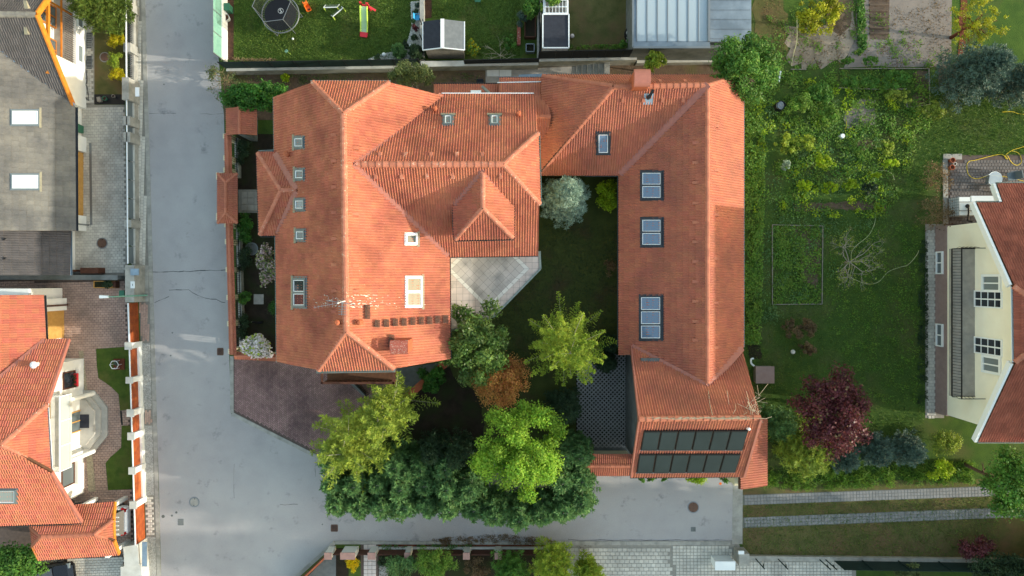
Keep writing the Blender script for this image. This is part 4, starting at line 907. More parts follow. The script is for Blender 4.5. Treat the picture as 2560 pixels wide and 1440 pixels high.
# broad tiled chimney on the ridge
q = P(1597, 211, 6.6); mb = MB(); mb.box((q.x, 10.35, 6.6), (.75, .8, 1.6)); ch = mb.build('chimney', 'terracotta', B)
mb = MB()
for k in range(8):
    t0, t1 = math.pi * k / 8, math.pi * (k + 1) / 8; f = lambda t, x: (q.x + x, 10.35 + math.cos(t) * .46, 7.42 + math.sin(t) * .3)
    mb.poly([f(t0, -.42), f(t1, -.42), f(t1, .42), f(t0, .42)]); mb.poly([f(t1, -.42), f(t0, -.42), (q.x - .42, 10.35, 7.42)]); mb.poly([f(t0, .42), f(t1, .42), (q.x + .42, 10.35, 7.42)])
mb.build('chimney_cowl', 'flash_red', ch)
p = bS.px(1620, 246); mb = MB(); mb.lathe(p, [(.1, 0), (.1, .5), (.08, .52), (.08, .6)], 10); fl = mb.build('flue', 'metal_dark', B); mb = MB(); mb.beam(p + Vector((0, 0, .55)), p + Vector((.12, .25, .75)), .14); mb.build('flue_cowl', 'metal_dark', fl); mb = MB(); n = bS.normal(); mb.hexa([p + Vector((a * .25, b * .25, 0)) + n * (.06 - b * 0) + Vector((0, 0, b * .25 * .69)) for a, b in ((-1, -1), (1, -1), (1, 1), (-1, 1))], [p + Vector((a * .25, b * .25, 0)) + n * .11 + Vector((0, 0, b * .25 * .69)) for a, b in ((-1, -1), (1, -1), (1, 1), (-1, 1))]); mb.build('flue_flashing', 'zinc', fl)
# solar collectors on the garage wing
n = gS.normal()
for row, (tl_p, tr_p, bl_p, br_p) in enumerate((((1607.7, 1071.7), (1869, 1070), (1600, 1119), (1855, 1119)), ((1596.7, 1129.3), (1851, 1129), (1590, 1176), (1837, 1174)))):
    a, b, c, d = gS.px(*bl_p), gS.px(*br_p), gS.px(*tr_p), gS.px(*tl_p)
    for k in range(6):
        s0, s1 = k / 6 + .004, (k + 1) / 6 - .004; q = [a.lerp(b, s0), a.lerp(b, s1), d.lerp(c, s1), d.lerp(c, s0)]
        mb = MB(); mb.hexa([p + n * .10 for p in q], [p + n * .19 for p in q]); pn = mb.build('solar_collector', 'metal_dark', B)
        e = .05; qq = [q[0].lerp(q[1], e).lerp(q[3].lerp(q[2], e), e), q[0].lerp(q[1], 1 - e).lerp(q[3].lerp(q[2], 1 - e), e), q[0].lerp(q[1], 1 - e).lerp(q[3].lerp(q[2], 1 - e), 1 - e), q[0].lerp(q[1], e).lerp(q[3].lerp(q[2], e), 1 - e)]
        mb = MB(); mb.hexa([p + n * .185 for p in qq], [p + n * .198 for p in qq]); mb.build('collector_glass', 'glass_collector', pn)
    mb = MB(); mb.beam(a - (d - a).normalized() * .05 + n * .12, b - (d - a).normalized() * .05 + n * .12, .06); mb.build('mounting_rail', 'metal_grey', B)
p = gS.px(1867, 1069); mb = MB(); mb.lathe(p + Vector((0, 0, .1)), [(.08, 0), (.08, .25), (.05, .28)], 10); mb.build('pipe_cap', 'metal_white', B)
# low lean-to on the east flank of the garage and the coped gate wall to the west
eL = through(14.6, 0, 2.7, b=-.35)
LT = thing('side_lean_to', 'small tiled lean-to at the south-east corner of the garage wing', 'shed', (14, -10, 0)); R = Roof(LT, 'tile_new', 'cap_new'); R.plane(eL, [[eL.xy(x, y) for x, y in ((13.17, -12.2), (14.95, -12.15), (14.95, -11.4), (13.17, -11.4))], [eL.xy(x, y) for x, y in ((12.25, -11.4), (14.95, -11.4), (14.95, -8.2), (12.25, -8.2))]]); R.finish(60)
walls(LT, [(13.1, -12.2), (14.5, -12.2), (14.5, -8.5), (13.1, -8.5)], 0, 2.5, 'plaster_cream')
def coped(name, label, cat, p0, p1, hw, zr, pitch, zwall, wmat='plaster_cream', wth=.3, caps=True, nind=40, tilemat='tile_new', hip=False):
    """wall with a small saddle roof of tiles between two ground points"""
    p0, p1 = Vector((p0[0], p0[1], 0)), Vector((p1[0], p1[1], 0)); d = (p1 - p0).normalized(); n = Vector((-d.y, d.x, 0)); th = thing(name, label, cat, tuple((p0 + p1) / 2)); R = Roof(th, tilemat, 'cap_new', tw=.24, tl=.30); R.lift = .02
    ze = zr - pitch * hw; e = hw if hip else 0
    for sg in (1, -1):
        b, c = -sg * pitch * n.x, -sg * pitch * n.y; pl = through(p0.x, p0.y, zr, b, c)
        q = [p0 + n * hw * sg, p1 + n * hw * sg, p1 - d * e, p0 + d * e]; R.plane(pl, [[pl.xy(x.x, x.y) for x in q]], thick=.06)
    if hip:
        for q0, dd in ((p0, -d), (p1, d)):
            b, c = -pitch * dd.x, -pitch * dd.y; pl = through(q0.x - dd.x * e, q0.y - dd.y * e, zr, b, c); q = [q0 + n * hw, q0 - n * hw, q0 - dd * e]; R.plane(pl, [[pl.xy(x.x, x.y) for x in q]], thick=.06)
            for sg in (1, -1): R.ridge(Vector((q0.x + n.x * hw * sg, q0.y + n.y * hw * sg, ze)), Vector((q0.x - dd.x * e, q0.y - dd.y * e, zr)), r=.08, step=.3, lift=.07)
    if caps: R.ridge(Vector((*(p0 + d * e).xy, zr)), Vector((*(p1 - d * e).xy, zr)), r=.09, step=.3, lift=.07)
    R.finish(nind)
    if zwall is not None: mb = MB(); mb.wall(p0 + d * .05, p1 - d * .05, wth, zwall, ze - .02); mb.build('wall', wmat, th)
    return th
a, b = P(1462, 1165, 3.0), P(1590, 1165, 3.0); coped('gate_wall', 'tile coped gate wall between the thuja hedge and the garage wing', 'wall', a, b, .62, 3.0, .45, 0)

# grass paver lattice in the garage yard
lx0, ly1 = P(1442, 885).xy; lx1, ly0 = P(1563, 1118).xy; mb = MB(); st = .265
diag = []
for k in range(-40, 60):
    for sg in (1, -1):
        # line y = sg*x + c clipped to the rectangle
        cc = k * st * 1.4142 / 1.4142
        pts = []
        c = (ly0 if sg > 0 else ly1) - sg * lx0 + (-sg) * 0 + (k * st if sg > 0 else -k * st)
        for x in (lx0, lx1):
            y = sg * x + c
            if ly0 <= y <= ly1: pts.append((x, y))
        for y in (ly0, ly1):
            x = (y - c) / sg
            if lx0 < x < lx1: pts.append((x, y))
        if len(pts) >= 2 and math.dist(pts[0], pts[1]) > .1: mb.beam((*pts[0], .03), (*pts[1], .03), .075, .05 + (.004 if sg > 0 else 0))
stuff(mb.build('paver_lattice', 'lattice', lat))
sheet('yard_concrete', [(1440, 1112), (1600, 1112), (1600, 1145), (1440, 1145)], 'concrete_dark', 0.05)

# ------------------------------------------------------------------ grey roofed house at the north-west
G = thing('grey_house', 'white house with a grey-brown tiled roof and orange timber gable terrace', 'house', (-28, 9, 0))
c1 = through(-25.5, 0, 2.8, b=-.63); c2 = through(0, 10.1, 2.8, c=.73); c3 = through(0, 14.2, 5.8, c=-.73); c4 = through(-26.1, 0, 2.4, b=-.5)
R = Roof(G, 'tile_grey', 'cap_grey', tw=.30, tl=.34, prof=PROF_FLAT)
R.plane(c1, [on(c1, [(-60, 82), (0, 126), (188, 266), (190, 577), (-60, 577)])]); R.finish(220); groof = R.obj
R = Roof(G, 'tile_brown', 'cap_grey', tw=.275, tl=.36)
R.plane(c2, [on(c2, [(-60, 36), (90, 37), (183, 265), (-60, 82)])]); R.plane(c3, [on(c3, [(-60, 36), (90, 37), (122, -10), (150, -60), (-60, -60)])]); R.plane(c4, [on(c4, [(177, 577), (175, 688), (-60, 688), (-60, 577)])])
R.ridge(c2.px(-50, 36), c2.px(92, 37), r=.17, step=.5); R.finish(80)
mb = MB(); strip(mb, c2.px(-50, 90), c2.px(187, 266), .32, Vector((0, 0, 1)), .02, .10); mb.build('valley_flashing', 'zinc', G)
gutter(G, on(c1, [(191, 268), (192, 577)]), 'frame_dark'); gutter(G, on(c4, [(177, 578), (177, 688)]), 'zinc')
mb = MB()
for a, b in (((90, 36), (181, 263)), ((90, 36), (124, -12))):
    pl = c2 if b[1] > 0 else c3; mb.beam(pl.px(*a) + Vector((.06, 0, 0)), pl.px(*b) + Vector((.06, 0, 0)), .10, .30)
mb.build('verge_board', 'wood_orange', G)
walls(G, [(-26.62, 10.6), (-26.62, 13.05), (-29.5, 13.05), (-29.5, 10.6)], 0, 3.1, 'plaster_white')                       # solid corner bay
walls(G, [(-29.5, 3.2), (-26.9, 3.2), (-26.9, 10.6), (-29.5, 10.6)], 0, 2.75, 'plaster_white'); walls(G, [(-35, .4), (-27.3, .4), (-27.3, 3.0), (-35, 3.0)], 0, 2.3, 'plaster_white')
walls(G, [(-35, 10.6), (-29.4, 10.6), (-29.4, 18), (-35, 18)], 0, 2.9, 'plaster_white')
gable(G, [(-28.0, 11.4, 3.0), (-28.0, 17.2, 3.0), (-28.0, 14.2, 5.3)], .25, 'plaster_white', (-1, 0, 0))
mb = MB(); mb.box((-28.1, 14.9, 2.0), (.3, 5.5, 2.6)); mb.build('gable_wall', 'plaster_white', G)
MB().prism([(-28.0, 13.05), (-26.62, 13.05), (-26.62, 18.2), (-28.0, 18.2)], 0, 1.0).build('terrace_base', 'plaster_white', G)
MB().prism([(-27.95, 13.08), (-26.8, 13.08), (-26.8, 18.2), (-27.95, 18.2)], 1.0, 1.03).build('terrace_floor', 'slab', G)
for v in (30, 115): window(G, (-27.85, P(0, v, 2).y, 2.0), 1.3, 2.0, (1, 0, 0), 'wood_orange', 'glass_window', (1, 0), sill=None)
for k, (u, v) in enumerate(((158, 22), (158, 150))):
    mb = MB(); q = P(u, v, 1.9); mb.beam((-26.9, q.y, 1.0), (-26.9, q.y, 3.3), .10); mb.build('terrace_post', 'wood_orange', G)
mb = MB(); mb.beam((-26.9, P(0, 152, 2).y, 1.95), (-26.9, 18, 1.95), .09, .07); mb.build('terrace_rail', 'wood_orange', G)
mb = MB(); mb.beam((-26.3, 11.6, 4.0), (-26.3, 16.8, 4.0), .14, .16); mb.build('tie_beam', 'wood_orange', G); mb = MB(); mb.beam((-25.8, 14.2, 5.3), (-28, 14.2, 5.3), .14, .16); mb.build('purlin', 'wood_orange', G)
for k in range(26):
    mb = MB(); y = P(0, 152, 2).y + .1 + k * .13
    mb.beam((-26.72, y, 1.03), (-26.72, y, 1.9), .018); mb.build('railing_bar', 'iron_black', G)
for v0 in (48, 135): window(G, (-26.62, P(0, v0, .6).y, .62), 1.1, .55, (1, 0, 0), 'frame_white', 'glass_grey', (0, 0))
# garage front: white piers, timber door, downpipe
for v0, v1 in ((336, 374), (537, 575)):
    y0, y1 = P(0, v1, 1).y, P(0, v0, 1).y; mb = MB(); mb.box((-26.75, (y0 + y1) / 2, 1.2), (.3, y1 - y0, 2.4)); mb.build('garage_pier', 'plaster_white', G)
mb = MB(); mb.box((-26.84, (P(0, 375, 1).y + P(0, 536, 1).y) / 2, 1.15), (.1, P(0, 375, 1).y - P(0, 536, 1).y - .02, 2.3)); mb.build('garage_door', 'wood_door', G)
mb = MB(); mb.tube([(-26.45, P(0, 560, 1).y, 0.05), (-26.45, P(0, 560, 1).y, 2.6)], .045, 8); mb.build('downpipe', 'metal_grey', G); mb = MB(); mb.wall(P(227, 358), P(229, 562), .14, .036, .05); mb.build('channel_drain', 'metal_grey', dr_c)
for r in ((28, 276, 98, 314), (28, 436, 99, 474)): skylight(G, c1, r, 1, 'v', 'frame_grey', 'glass_white', apron='e', bar=.06)
vent_tile(G, c2, [(68, 75), (68, 10)], 'lead', 1.2)
for v in (597, 645):
    p = c4.px(18, v); mb = MB(); mb.beam(p + Vector((-.2, .05, .1)), p + Vector((.15, 0, .3)), .04); mb.beam(p + Vector((-.2, -.1, .1)), p + Vector((.15, 0, .3)), .04); mb.build('snow_hook', 'metal_dark', G)
mb = MB(); mb.box((P(185, 480).x, P(0, 677).y, .45), (1.1, .12, .9)); mb.build('side_door', 'wood_brown', G)
# wall between the two western plots
w_ = thing('boundary_wall', 'dark mossy wall between the grey roofed house and the white house driveway', 'wall', tuple(P(160, 694))); mb = MB(); mb.wall(P(-60, 693), P(316, 694), .22, 0, .9); mb.build('wall', 'concrete_dark', w_); mb = MB(); mb.wall(P(-60, 693), P(316, 694), .30, .9, .96); mb.build('wall_cap', 'concrete_dark', w_)

# ------------------------------------------------------------------ white house with red roof at the south-west
D = thing('white_house', 'white house with orange tiled half-hipped roof, glass balcony and eight-sided steps', 'house', (-27, -9, 0))
dA = through(-27.0, 0, 3.2, b=-.56); dB = through(0, -3.5, 3.2, c=-.56); dC = through(-25.6, 0, 5.1, b=-.66); dE_ = through(0, -8.9, 6.22, c=.56)
R = Roof(D, 'tile_left', 'cap_red', tw=.275, tl=.35)
R.plane(dA, [on(dA, [(-60, 738), (110, 737), (116, 849), (-60, 997)])]); R.plane(dB, [on(dB, [(116, 849), (172, 848), (118, 1010), (5, 1112), (-60, 1112), (-60, 997)])]); R.plane(dC, [on(dC, [(118, 1010), (128, 1179), (5, 1112)])]); R.plane(dE_, [on(dE_, [(5, 1112), (128, 1179), (204, 1305), (-60, 1314), (-60, 1112)])])
R.ridge(dC.px(119, 1011), dC.px(5, 1112), r=.15); R.ridge(dC.px(127, 1178), dC.px(5, 1112), r=.15); R.ridge(dB.px(-55, 1112), dB.px(5, 1112), r=.15); R.finish(300)
mb = MB(); strip(mb, dB.px(116, 849), dB.px(-50, 989), .30, Vector((0, 0, 1)), .02, .1); mb.build('valley_flashing', 'flash_red', D)
gutter(D, on(dA, [(112, 738), (117, 848)]), 'gutter_dark'); gutter(D, on(dC, [(118, 1008), (129, 1181)]), 'metal_white'); gutter(D, on(dE_, [(204, 1307), (-50, 1316)]), 'gutter_dark')
pieces('verge_board', 'flash_red', D, (dB.px(173, 848), dB.px(119, 1010), .1, .2), (dE_.px(129, 1180), dE_.px(205, 1305), .1, .2))
XW = -26.75
walls(D, [(XW, -5.0), (XW, -13.4), (-36, -13.4), (-36, -5.0)], 0, 3.4, 'plaster_white')
gable(D, [(XW, -5.0, 3.4), (XW, -13.4, 3.4), (XW, -10.6, 4.95), (XW, -7.3, 4.95)], .3, 'plaster_white', (-1, 0, 0))
walls(D, [(-28.1, -.6), (-28.1, -5.0), (-36, -5.0), (-36, -.6)], 0, 3.0, 'plaster_white')
mb = MB(); mb.box((-28.0, P(0, 762, 1.2).y, 1.4), (.35, .75, 2.8)); mb.build('garage_pier', 'plaster_white', D); mb = MB(); mb.box((-28.04, P(0, 812, 1.2).y, 1.2), (.1, 1.75, 2.4)); mb.build('garage_door', 'wood_door', D); mb = MB(); mb.tube([(-27.75, P(0, 762).y, .05), (-27.75, P(0, 762).y, 2.9)], .05, 8); mb.build('downpipe', 'wood_brown', D)
# balcony
def Q(u, v, z): return P(u, v, z)
bz = 2.75; by0, by1 = Q(0, 985, bz).y, Q(0, 1168, bz).y; bx = -25.85
MB().prism([(XW, by0), (bx, by0), (bx, by1), (XW, by1)], bz - .15, bz).build('balcony_floor', 'concrete_light', D)
mb = MB(); z1 = bz + .95
for p_, q_ in (((bx, by0), (bx, by1)), ((XW, by0), (bx, by0)), ((XW, by1), (bx, by1))): mb.beam((*p_, z1), (*q_, z1), .06, .05)
mb.build('balcony_rail', 'metal_white', D)
for p_, q_ in (((bx, by0), (bx, by1)), ((XW, by0), (bx, by0)), ((XW, by1), (bx, by1))): mb = MB(); mb.wall(p_, q_, .02, bz + .05, z1 - .03); mb.build('glass_panel', 'glass_rail', D)
for k in range(4):
    mb = MB(); y = by0 + (by1 - by0) * k / 3; mb.beam((bx, y, bz - .1), (bx, y, z1), .05); mb.build('balcony_post', 'metal_white', D)
for v in (1000, 1132):
    mb = MB(); p = P(228 if v < 1100 else 215, v, 0); mb.tube([(bx - .05, by0 - .35 if v < 1100 else by1 + .35, .45), (bx - .05, by0 - .35 if v < 1100 else by1 + .35, bz - .14)], .14, 12); mb.build('balcony_column', 'plaster_white', D)
window(D, (XW, P(0, 950, 1.5).y, 1.5), 1.05, 1.15, (1, 0, 0), 'wood_brown', 'glass_dark', (0, 0), sill='stone_white')
mb = MB(); mb.box((XW + .12, P(0, 950, 1).y, .98), (.2, .8, .16)); fb = mb.build('flower_box', 'plastic_red', D); 
mb = MB()
for k in range(60): p = Vector((XW + random.uniform(.03, .24), P(0, 950, 1).y + random.uniform(-.38, .38), 1.1 + random.uniform(0, .14))); a = random.uniform(0, 6); mb.poly([p + Vector((math.cos(a) * .05, math.sin(a) * .05, 0)), p + Vector((math.cos(a + 2) * .05, math.sin(a + 2) * .05, .03)), p + Vector((math.cos(a + 4) * .05, math.sin(a + 4) * .05, 0))])
stuff(mb.build('flowers', 'leaf_dkgreen', fb))
for v in (1030, 1125): window(D, (XW, P(0, v, 4.0).y, 4.0), 1.1, 1.6, (1, 0, 0), 'wood_door', 'glass_window', (0, 0))
window(D, (XW, P(0, 1058, 1.3).y, 1.40), 1.3, 2.1, (1, 0, 0), 'wood_door', 'glass_window', (1, 0), name='entrance_door'); window(D, (XW, P(0, 1188, 1.6).y, 1.6), 1.3, 1.2, (1, 0, 0), 'wood_brown', 'glass_window', (0, 0), sill='stone_white')
# eight-sided entrance steps
for k, (x, yy, ch_, z) in enumerate(((271, 78, 34, .15), (258, 66, 28, .30), (246, 56, 22, .45))):
    c = 1053; q = [(190, c - yy), (x - ch_ * 1.0, c - yy), (x, c - yy + ch_ * 1.25), (x, c + yy - ch_ * 1.25), (x - ch_ * 1.0, c + yy), (190, c + yy)]
    MB().prism([P(u, v, 0) for u, v in q], z - .148 if k else 0.0, z).build('step', 'step_stone', D)
mt = MB().prism([P(200, 1036, .45), P(223, 1036, .45), P(223, 1070, .45), P(200, 1070, .45)], .452, .47).build('door_mat', 'felt_dark'); tag(mt, 'dark doormat on the eight-sided steps of the white house', 'doormat')
skylight(D, dE_, (-12, 1220, 44, 1254), 1, 'v', 'frame_grey', 'glass_grey', bar=.09); p = dB.px(97, 910); mb = MB(); mb.lathe(p, [(.12, 0), (.12, .35), (.2, .4), (.2, .46), (.05, .55)], 10); mb.build('vent_pipe', 'metal_white', D)
# carport
K = thing('carport', 'small hipped tiled carport roof on white posts over a parked white car', 'carport', tuple(P(190, 1330)))
kN = through(0, -14.86, 3.2, c=-.58); kS = through(0, -14.86, 3.2, c=.58); kE = through(-24.1, 0, 3.2, b=-.5); kW = through(-27.17, 0, 3.2, b=.8)
R = Roof(K, 'tile_left', 'cap_new', tw=.275, tl=.35)
R.plane(kN, [on(kN, [(79, 1316), (190, 1262), (287, 1255), (283, 1298), (237, 1336), (106, 1341)])]); R.plane(kS, [on(kS, [(106, 1341), (237, 1336), (285, 1352), (297, 1385), (98, 1398), (83, 1365)])]); R.plane(kE, [on(kE, [(283, 1299), (237, 1336), (285, 1353)])]); R.plane(kW, [on(kW, [(79, 1316), (106, 1341), (83, 1366)])])
R.ridge(kN.px(106, 1341), kN.px(237, 1336), r=.14); R.ridge(kE.px(283, 1300), kE.px(237, 1336), r=.13); R.ridge(kE.px(285, 1352), kE.px(237, 1336), r=.13); R.ridge(kW.px(80, 1317), kW.px(106, 1341), r=.13); R.ridge(kW.px(84, 1365), kW.px(106, 1341), r=.13); R.finish(140)
pieces('verge_board', 'wood_orange', K, (kN.px(288, 1255), kN.px(284, 1298), .1, .2), (kS.px(286, 1352), kS.px(298, 1385), .1, .2), (kE.px(284, 1299), kE.px(286, 1352), .1, .2), (kS.px(83, 1366), kS.px(98, 1398), .1, .2))
for u, v in ((241, 1247), (316, 1244), (323, 1352), (150, 1330)):
    p = P(u, v); mb = MB(); mb.beam((p.x, p.y, 0), (p.x, p.y, 2.35), .22); mb.build('post', 'plaster_white', K)

# ------------------------------------------------------------------ yellow house at the east edge
E = thing('yellow_house', 'cream yellow house with red-brown roof, long balcony and white windows', 'house', (28, -3, 0))
rN = through(0, -.38, 8.2, c=-.6); rS = through(0, -4.2, 8.2, c=.58); rH = through(25.3, 0, 8.2, b=.6)
R = Roof(E, 'tile_right', 'cap_red', tw=.275, tl=.35)
R.plane(rN, [on(rN, [(2440, 508), (2532, 715), (2670, 812), (2900, 812), (2900, 508)]), on(rN, [(2490, 461), (2900, 461), (2900, 508), (2506, 508)])]); R.plane(rS, [on(rS, [(2535, 906), (2670, 812), (2900, 812), (2900, 1102), (2444, 1102)])]); R.plane(rH, [on(rH, [(2532, 715), (2670, 812), (2535, 906)])])
R.ridge(rH.px(2533, 716), rH.px(2668, 811), r=.15); R.ridge(rH.px(2536, 905), rH.px(2668, 811), r=.15); R.ridge(rN.px(2670, 812), rN.px(2895, 812), r=.15); R.finish(300)
# taller main block added to the house, unseen to the east, shading the garden
mN = through(31.2, 0, 12.6, b=.75); mE_ = through(31.2, 0, 12.6, b=-.75); R = Roof(E, 'tile_right', 'cap_red')
R.plane(mN, [[mN.xy(x, y) for x, y in ((28.2, -9.0), (31.2, -9.0), (31.2, 1.8), (28.2, 1.8))]]); R.plane(mE_, [[mE_.xy(x, y) for x, y in ((31.2, -9.0), (35.5, -9.0), (35.5, 1.8), (31.2, 1.8))]]); R.finish(0)
walls(E, [(28.6, -8.7), (35.2, -8.7), (35.2, 1.5), (28.6, 1.5)], 5.3, 10.4, 'plaster_yellow'); gable(E, [(28.6, -8.7, 10.4), (35.2, -8.7, 9.5), (31.2, -8.7, 12.4)], .2, 'plaster_yellow', (0, 1, 0)); gable(E, [(28.6, 1.5, 10.4), (35.2, 1.5, 9.5), (31.2, 1.5, 12.4)], .2, 'plaster_yellow', (0, -1, 0))
gutter(E, on(rH, [(2531, 716), (2534, 906)]), 'metal_white'); gutter(E, on(rN, [(2440, 506), (2506, 506)]), 'gutter'); gutter(E, on(rN, [(2490, 459), (2890, 459)]), 'gutter'); gutter(E, on(rS, [(2444, 1104), (2890, 1104)]), 'gutter')
pieces('verge_board', 'metal_white', E, (rN.px(2439, 509) - Vector((.1, 0, .1)), rN.px(2531, 715) - Vector((.1, 0, .1)), .14, .30), (rS.px(2534, 906) - Vector((.1, 0, .1)), rS.px(2443, 1102) - Vector((.1, 0, .1)), .14, .30), (rN.px(2489, 462) - Vector((.1, 0, .1)), rN.px(2505, 507) - Vector((.1, 0, .1)), .14, .30))
XE = 26.45; y0, y1 = P(0, 1031, 0).y, P(0, 563, 1.1).y
walls(E, [(XE, y0), (45, y0), (45, y1), (XE, y1)], 0, 1.12, 'plinth_pink', 'plinth'); walls(E, [(XE + .06, y0 + .06), (45, y0 + .06), (45, y1 - .06), (XE + .06, y1 - .06)], 1.12, 5.4, 'plaster_yellow')
gable(E, [(XE + .06, y0 + .06, 5.4), (XE + .06, y1 - .06, 5.4), (XE + .06, -.4, 7.9), (XE + .06, -4.2, 7.9)], .3, 'plaster_yellow', (1, 0, 0))
for v in (657, 838): window(E, (XE, P(0, v, .6).y, .55), 1.4, .62, (-1, 0, 0), 'frame_white', 'glass_window', (1, 0), depth=.12)
# balcony
bz = 3.6; ya, yb = P(0, 622, bz).y, P(0, 990, bz).y; xb = P(2377, 0, bz).x
MB().prism([(xb, yb), (XE + .1, yb), (XE + .1, ya), (xb, ya)], bz - .16, bz).build('balcony_floor', 'slab', E)
mb = MB(); z1 = bz + .95
for z in (bz + .1, z1): mb.beam((xb, ya, z), (xb, yb, z), .05); mb.beam((xb, ya, z), (XE, ya, z), .04); mb.beam((xb, yb, z), (XE, yb, z), .04)
mb.build('balcony_rail', 'iron_black', E)
n = 50
for k in range(n + 1):
    y = ya + (yb - ya) * k / n; mb = MB(); mb.tube([(xb, y, bz + .1), (xb - .10, y, bz + .3), (xb - .10, y, bz + .45), (xb, y, z1)], .011, 4); mb.build('railing_bar', 'iron_black', E)
for yy in (ya, yb):
    for k in range(1, 6): x = xb + (XE - xb) * k / 6; mb = MB(); mb.tube([(x, yy, bz + .1), (x, yy + (.1 if yy > 0 else -.1), bz + .4), (x, yy, z1)], .011, 4); mb.build('railing_bar', 'iron_black', E)
for v, kind in ((708, 'w'), (748, 'd'), (866, 'd'), (912, 'w')):
    if kind == 'w': window(E, (XE + .06, P(0, v, 5.0).y, 5.0), 1.0, 1.5, (-1, 0, 0), 'frame_white', 'glass_grey', (1, 0), depth=.10, ft=.14)
    else: window(E, (XE + .06, P(0, v, 4.7).y, 4.72), .95, 2.2, (-1, 0, 0), 'frame_white', 'glass_dark', (1, 3), depth=.08)
mb = MB(); mb.box(((P(2433, 0, 2.4).x + P(2500, 0, 2.4).x) / 2, P(0, 497, 2.4).y, 2.35), (1.8, .35, .12)); mb.build('porch_beam', 'metal_white', E); mb = MB(); mb.tube([(27.2, P(0, 1036).y, .1), (27.2, P(0, 1036).y, 1.2)], .05, 8); mb.build('downpipe', 'rust', E)

# ------------------------------------------------------------------ buildings on the northern plots
S = thing('garden_shed', 'small timber shed with dark felt gable roof and white ridge strip in the north garden', 'shed', tuple(P(1110, 95)))
zr, ze = 2.35, 1.95; xr = P(1106, 0, zr).x; x0, x1 = P(1057, 0, ze).x, P(1161, 0, ze).x; ys, yn = P(0, 122, 2.2).y, P(0, 50, 2.2).y
for (xa, za, xb_, zb, mt) in ((x0, ze, xr, zr, 'felt_dark'), (xr, zr, x1, ze, 'felt_lit')):  # shaded west and sunlit east slope put into two felt tones
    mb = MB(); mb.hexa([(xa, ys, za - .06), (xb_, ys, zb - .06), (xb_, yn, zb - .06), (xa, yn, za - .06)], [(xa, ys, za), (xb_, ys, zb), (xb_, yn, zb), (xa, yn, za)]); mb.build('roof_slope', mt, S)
mb = MB(); mb.box((xr, (ys + yn) / 2, zr + .012), (.22, yn - ys + .02, .03)); mb.build('ridge_strip', 'metal_white', S); pieces('verge_board', 'metal_white', S, ((x1, ys, ze), (x1, yn, ze), .06), ((x0, ys, ze), (x0, yn, ze), .05), ((x0, ys, ze), (xr, ys, zr), .05, .1), ((xr, ys, zr), (x1, ys, ze), .05, .1))
walls(S, [(x0 + .12, ys + .12), (x1 - .12, ys + .12), (x1 - .12, yn - .12), (x0 + .12, yn - .12)], 0, 1.88, 'wood_grey'); gable(S, [(x0 + .12, ys + .12, 1.88), (x1 - .12, ys + .12, 1.88), (xr, ys + .12, 2.26)], .05, 'wood_grey', (0, 1, 0))
for k in range(9): mb = MB(); mb.box(((x0 + x1) / 2, ys + .105, .15 + k * .2), (x1 - x0 - .24, .02, .185)); mb.build('cladding_board', 'wood_grey', S)
S2 = thing('flat_shed', 'narrow shed with black flat roof and white edge beside a white pergola', 'shed', tuple(P(1390, 80))); zt = 2.4
q = [P(1357, 120, zt), P(1422, 120, zt), P(1422, 36, zt), P(1357, 36, zt)]; MB().prism(q, zt - .08, zt).build('roof', 'felt_dark', S2); mb = MB()
for a, b in zip(q, q[1:] + q[:1]): mb.beam(a + Vector((0, 0, .01)), b + Vector((0, 0, .01)), .07, .10)
mb.build('roof_edge', 'metal_white', S2); MB().prism([P(1357, 118, zt) * .985, P(1422, 118, zt) * .985, P(1422, 36, zt), P(1357, 36, zt)], 0, zt - .09).build('wall', 'wood_grey', S2)
PG = thing('pergola', 'white pergola frame with slatted top north of the flat roofed shed', 'pergola', tuple(P(1390, 10))); z = 2.2
for u in (1360, 1419): mb = MB(); mb.beam(P(u, 34, z), P(u, -40, z), .10, .12); mb.build('beam', 'metal_white', PG)
for v in (33, 17, 0, -18): mb = MB(); mb.beam(P(1358, v, z + .1), P(1421, v, z + .1), .06, .08); mb.build('rafter', 'metal_white', PG)
for k in range(7): mb = MB(); u = 1364 + k * 8.5; mb.beam(P(u, 32, z + .17), P(u, 2, z + .17), .03, .03); mb.build('slat', 'metal_white', PG)
for u, v in ((1362, 33), (1417, 33), (1362, -35), (1417, -35)): mb = MB(); p = P(u, v, z); mb.beam((p.x, p.y, 0), (p.x, p.y, z - .06), .09); mb.build('post', 'metal_white', PG)
mb = MB(); q = P(1390, 12, 1.2); mb.box((q.x, q.y, .72), (1.3, .7, .05)); mb.box((q.x - .5, q.y, .35), (.06, .6, .7)); mb.box((q.x + .5, q.y, .35), (.06, .6, .7)); tag(mb.build('garden_table', 'wood_grey'), 'grey garden table under the white pergola', 'table')
V = thing('glazed_annex', 'flat zinc roofed annex with a large glazed roof light of seven strips', 'building', tuple(P(1730, 50))); zt = 3.0
q = [P(1582, 119, zt), P(1772, 119, zt), P(1878, 107, zt), P(1878, -60, zt), P(1582, -60, zt)]
MB().prism([P(1582, 119, zt), P(1775, 119, zt), P(1775, 104, zt), P(1878, 104, zt), P(1878, -60, zt), P(1775, -60, zt), P(1775, -58, zt), P(1772, -58, zt), P(1772, 103, zt), P(1592, 103, zt), P(1592, -58, zt), P(1582, -58, zt)], zt - .2, zt).build('roof', 'zinc_roof', V)
MB().prism([P(1578, 135, .0), P(1765, 135, .0), P(1878, 120, 0), P(1878, -60, 0), P(1578, -60, 0)], .0, .02).build('floor', 'slab', V)
mb = MB(); yS = P(0, 119, zt).y + .12; xL, xR = P(1582, 0, zt).x + .1, P(1878, 0, zt).x - .1
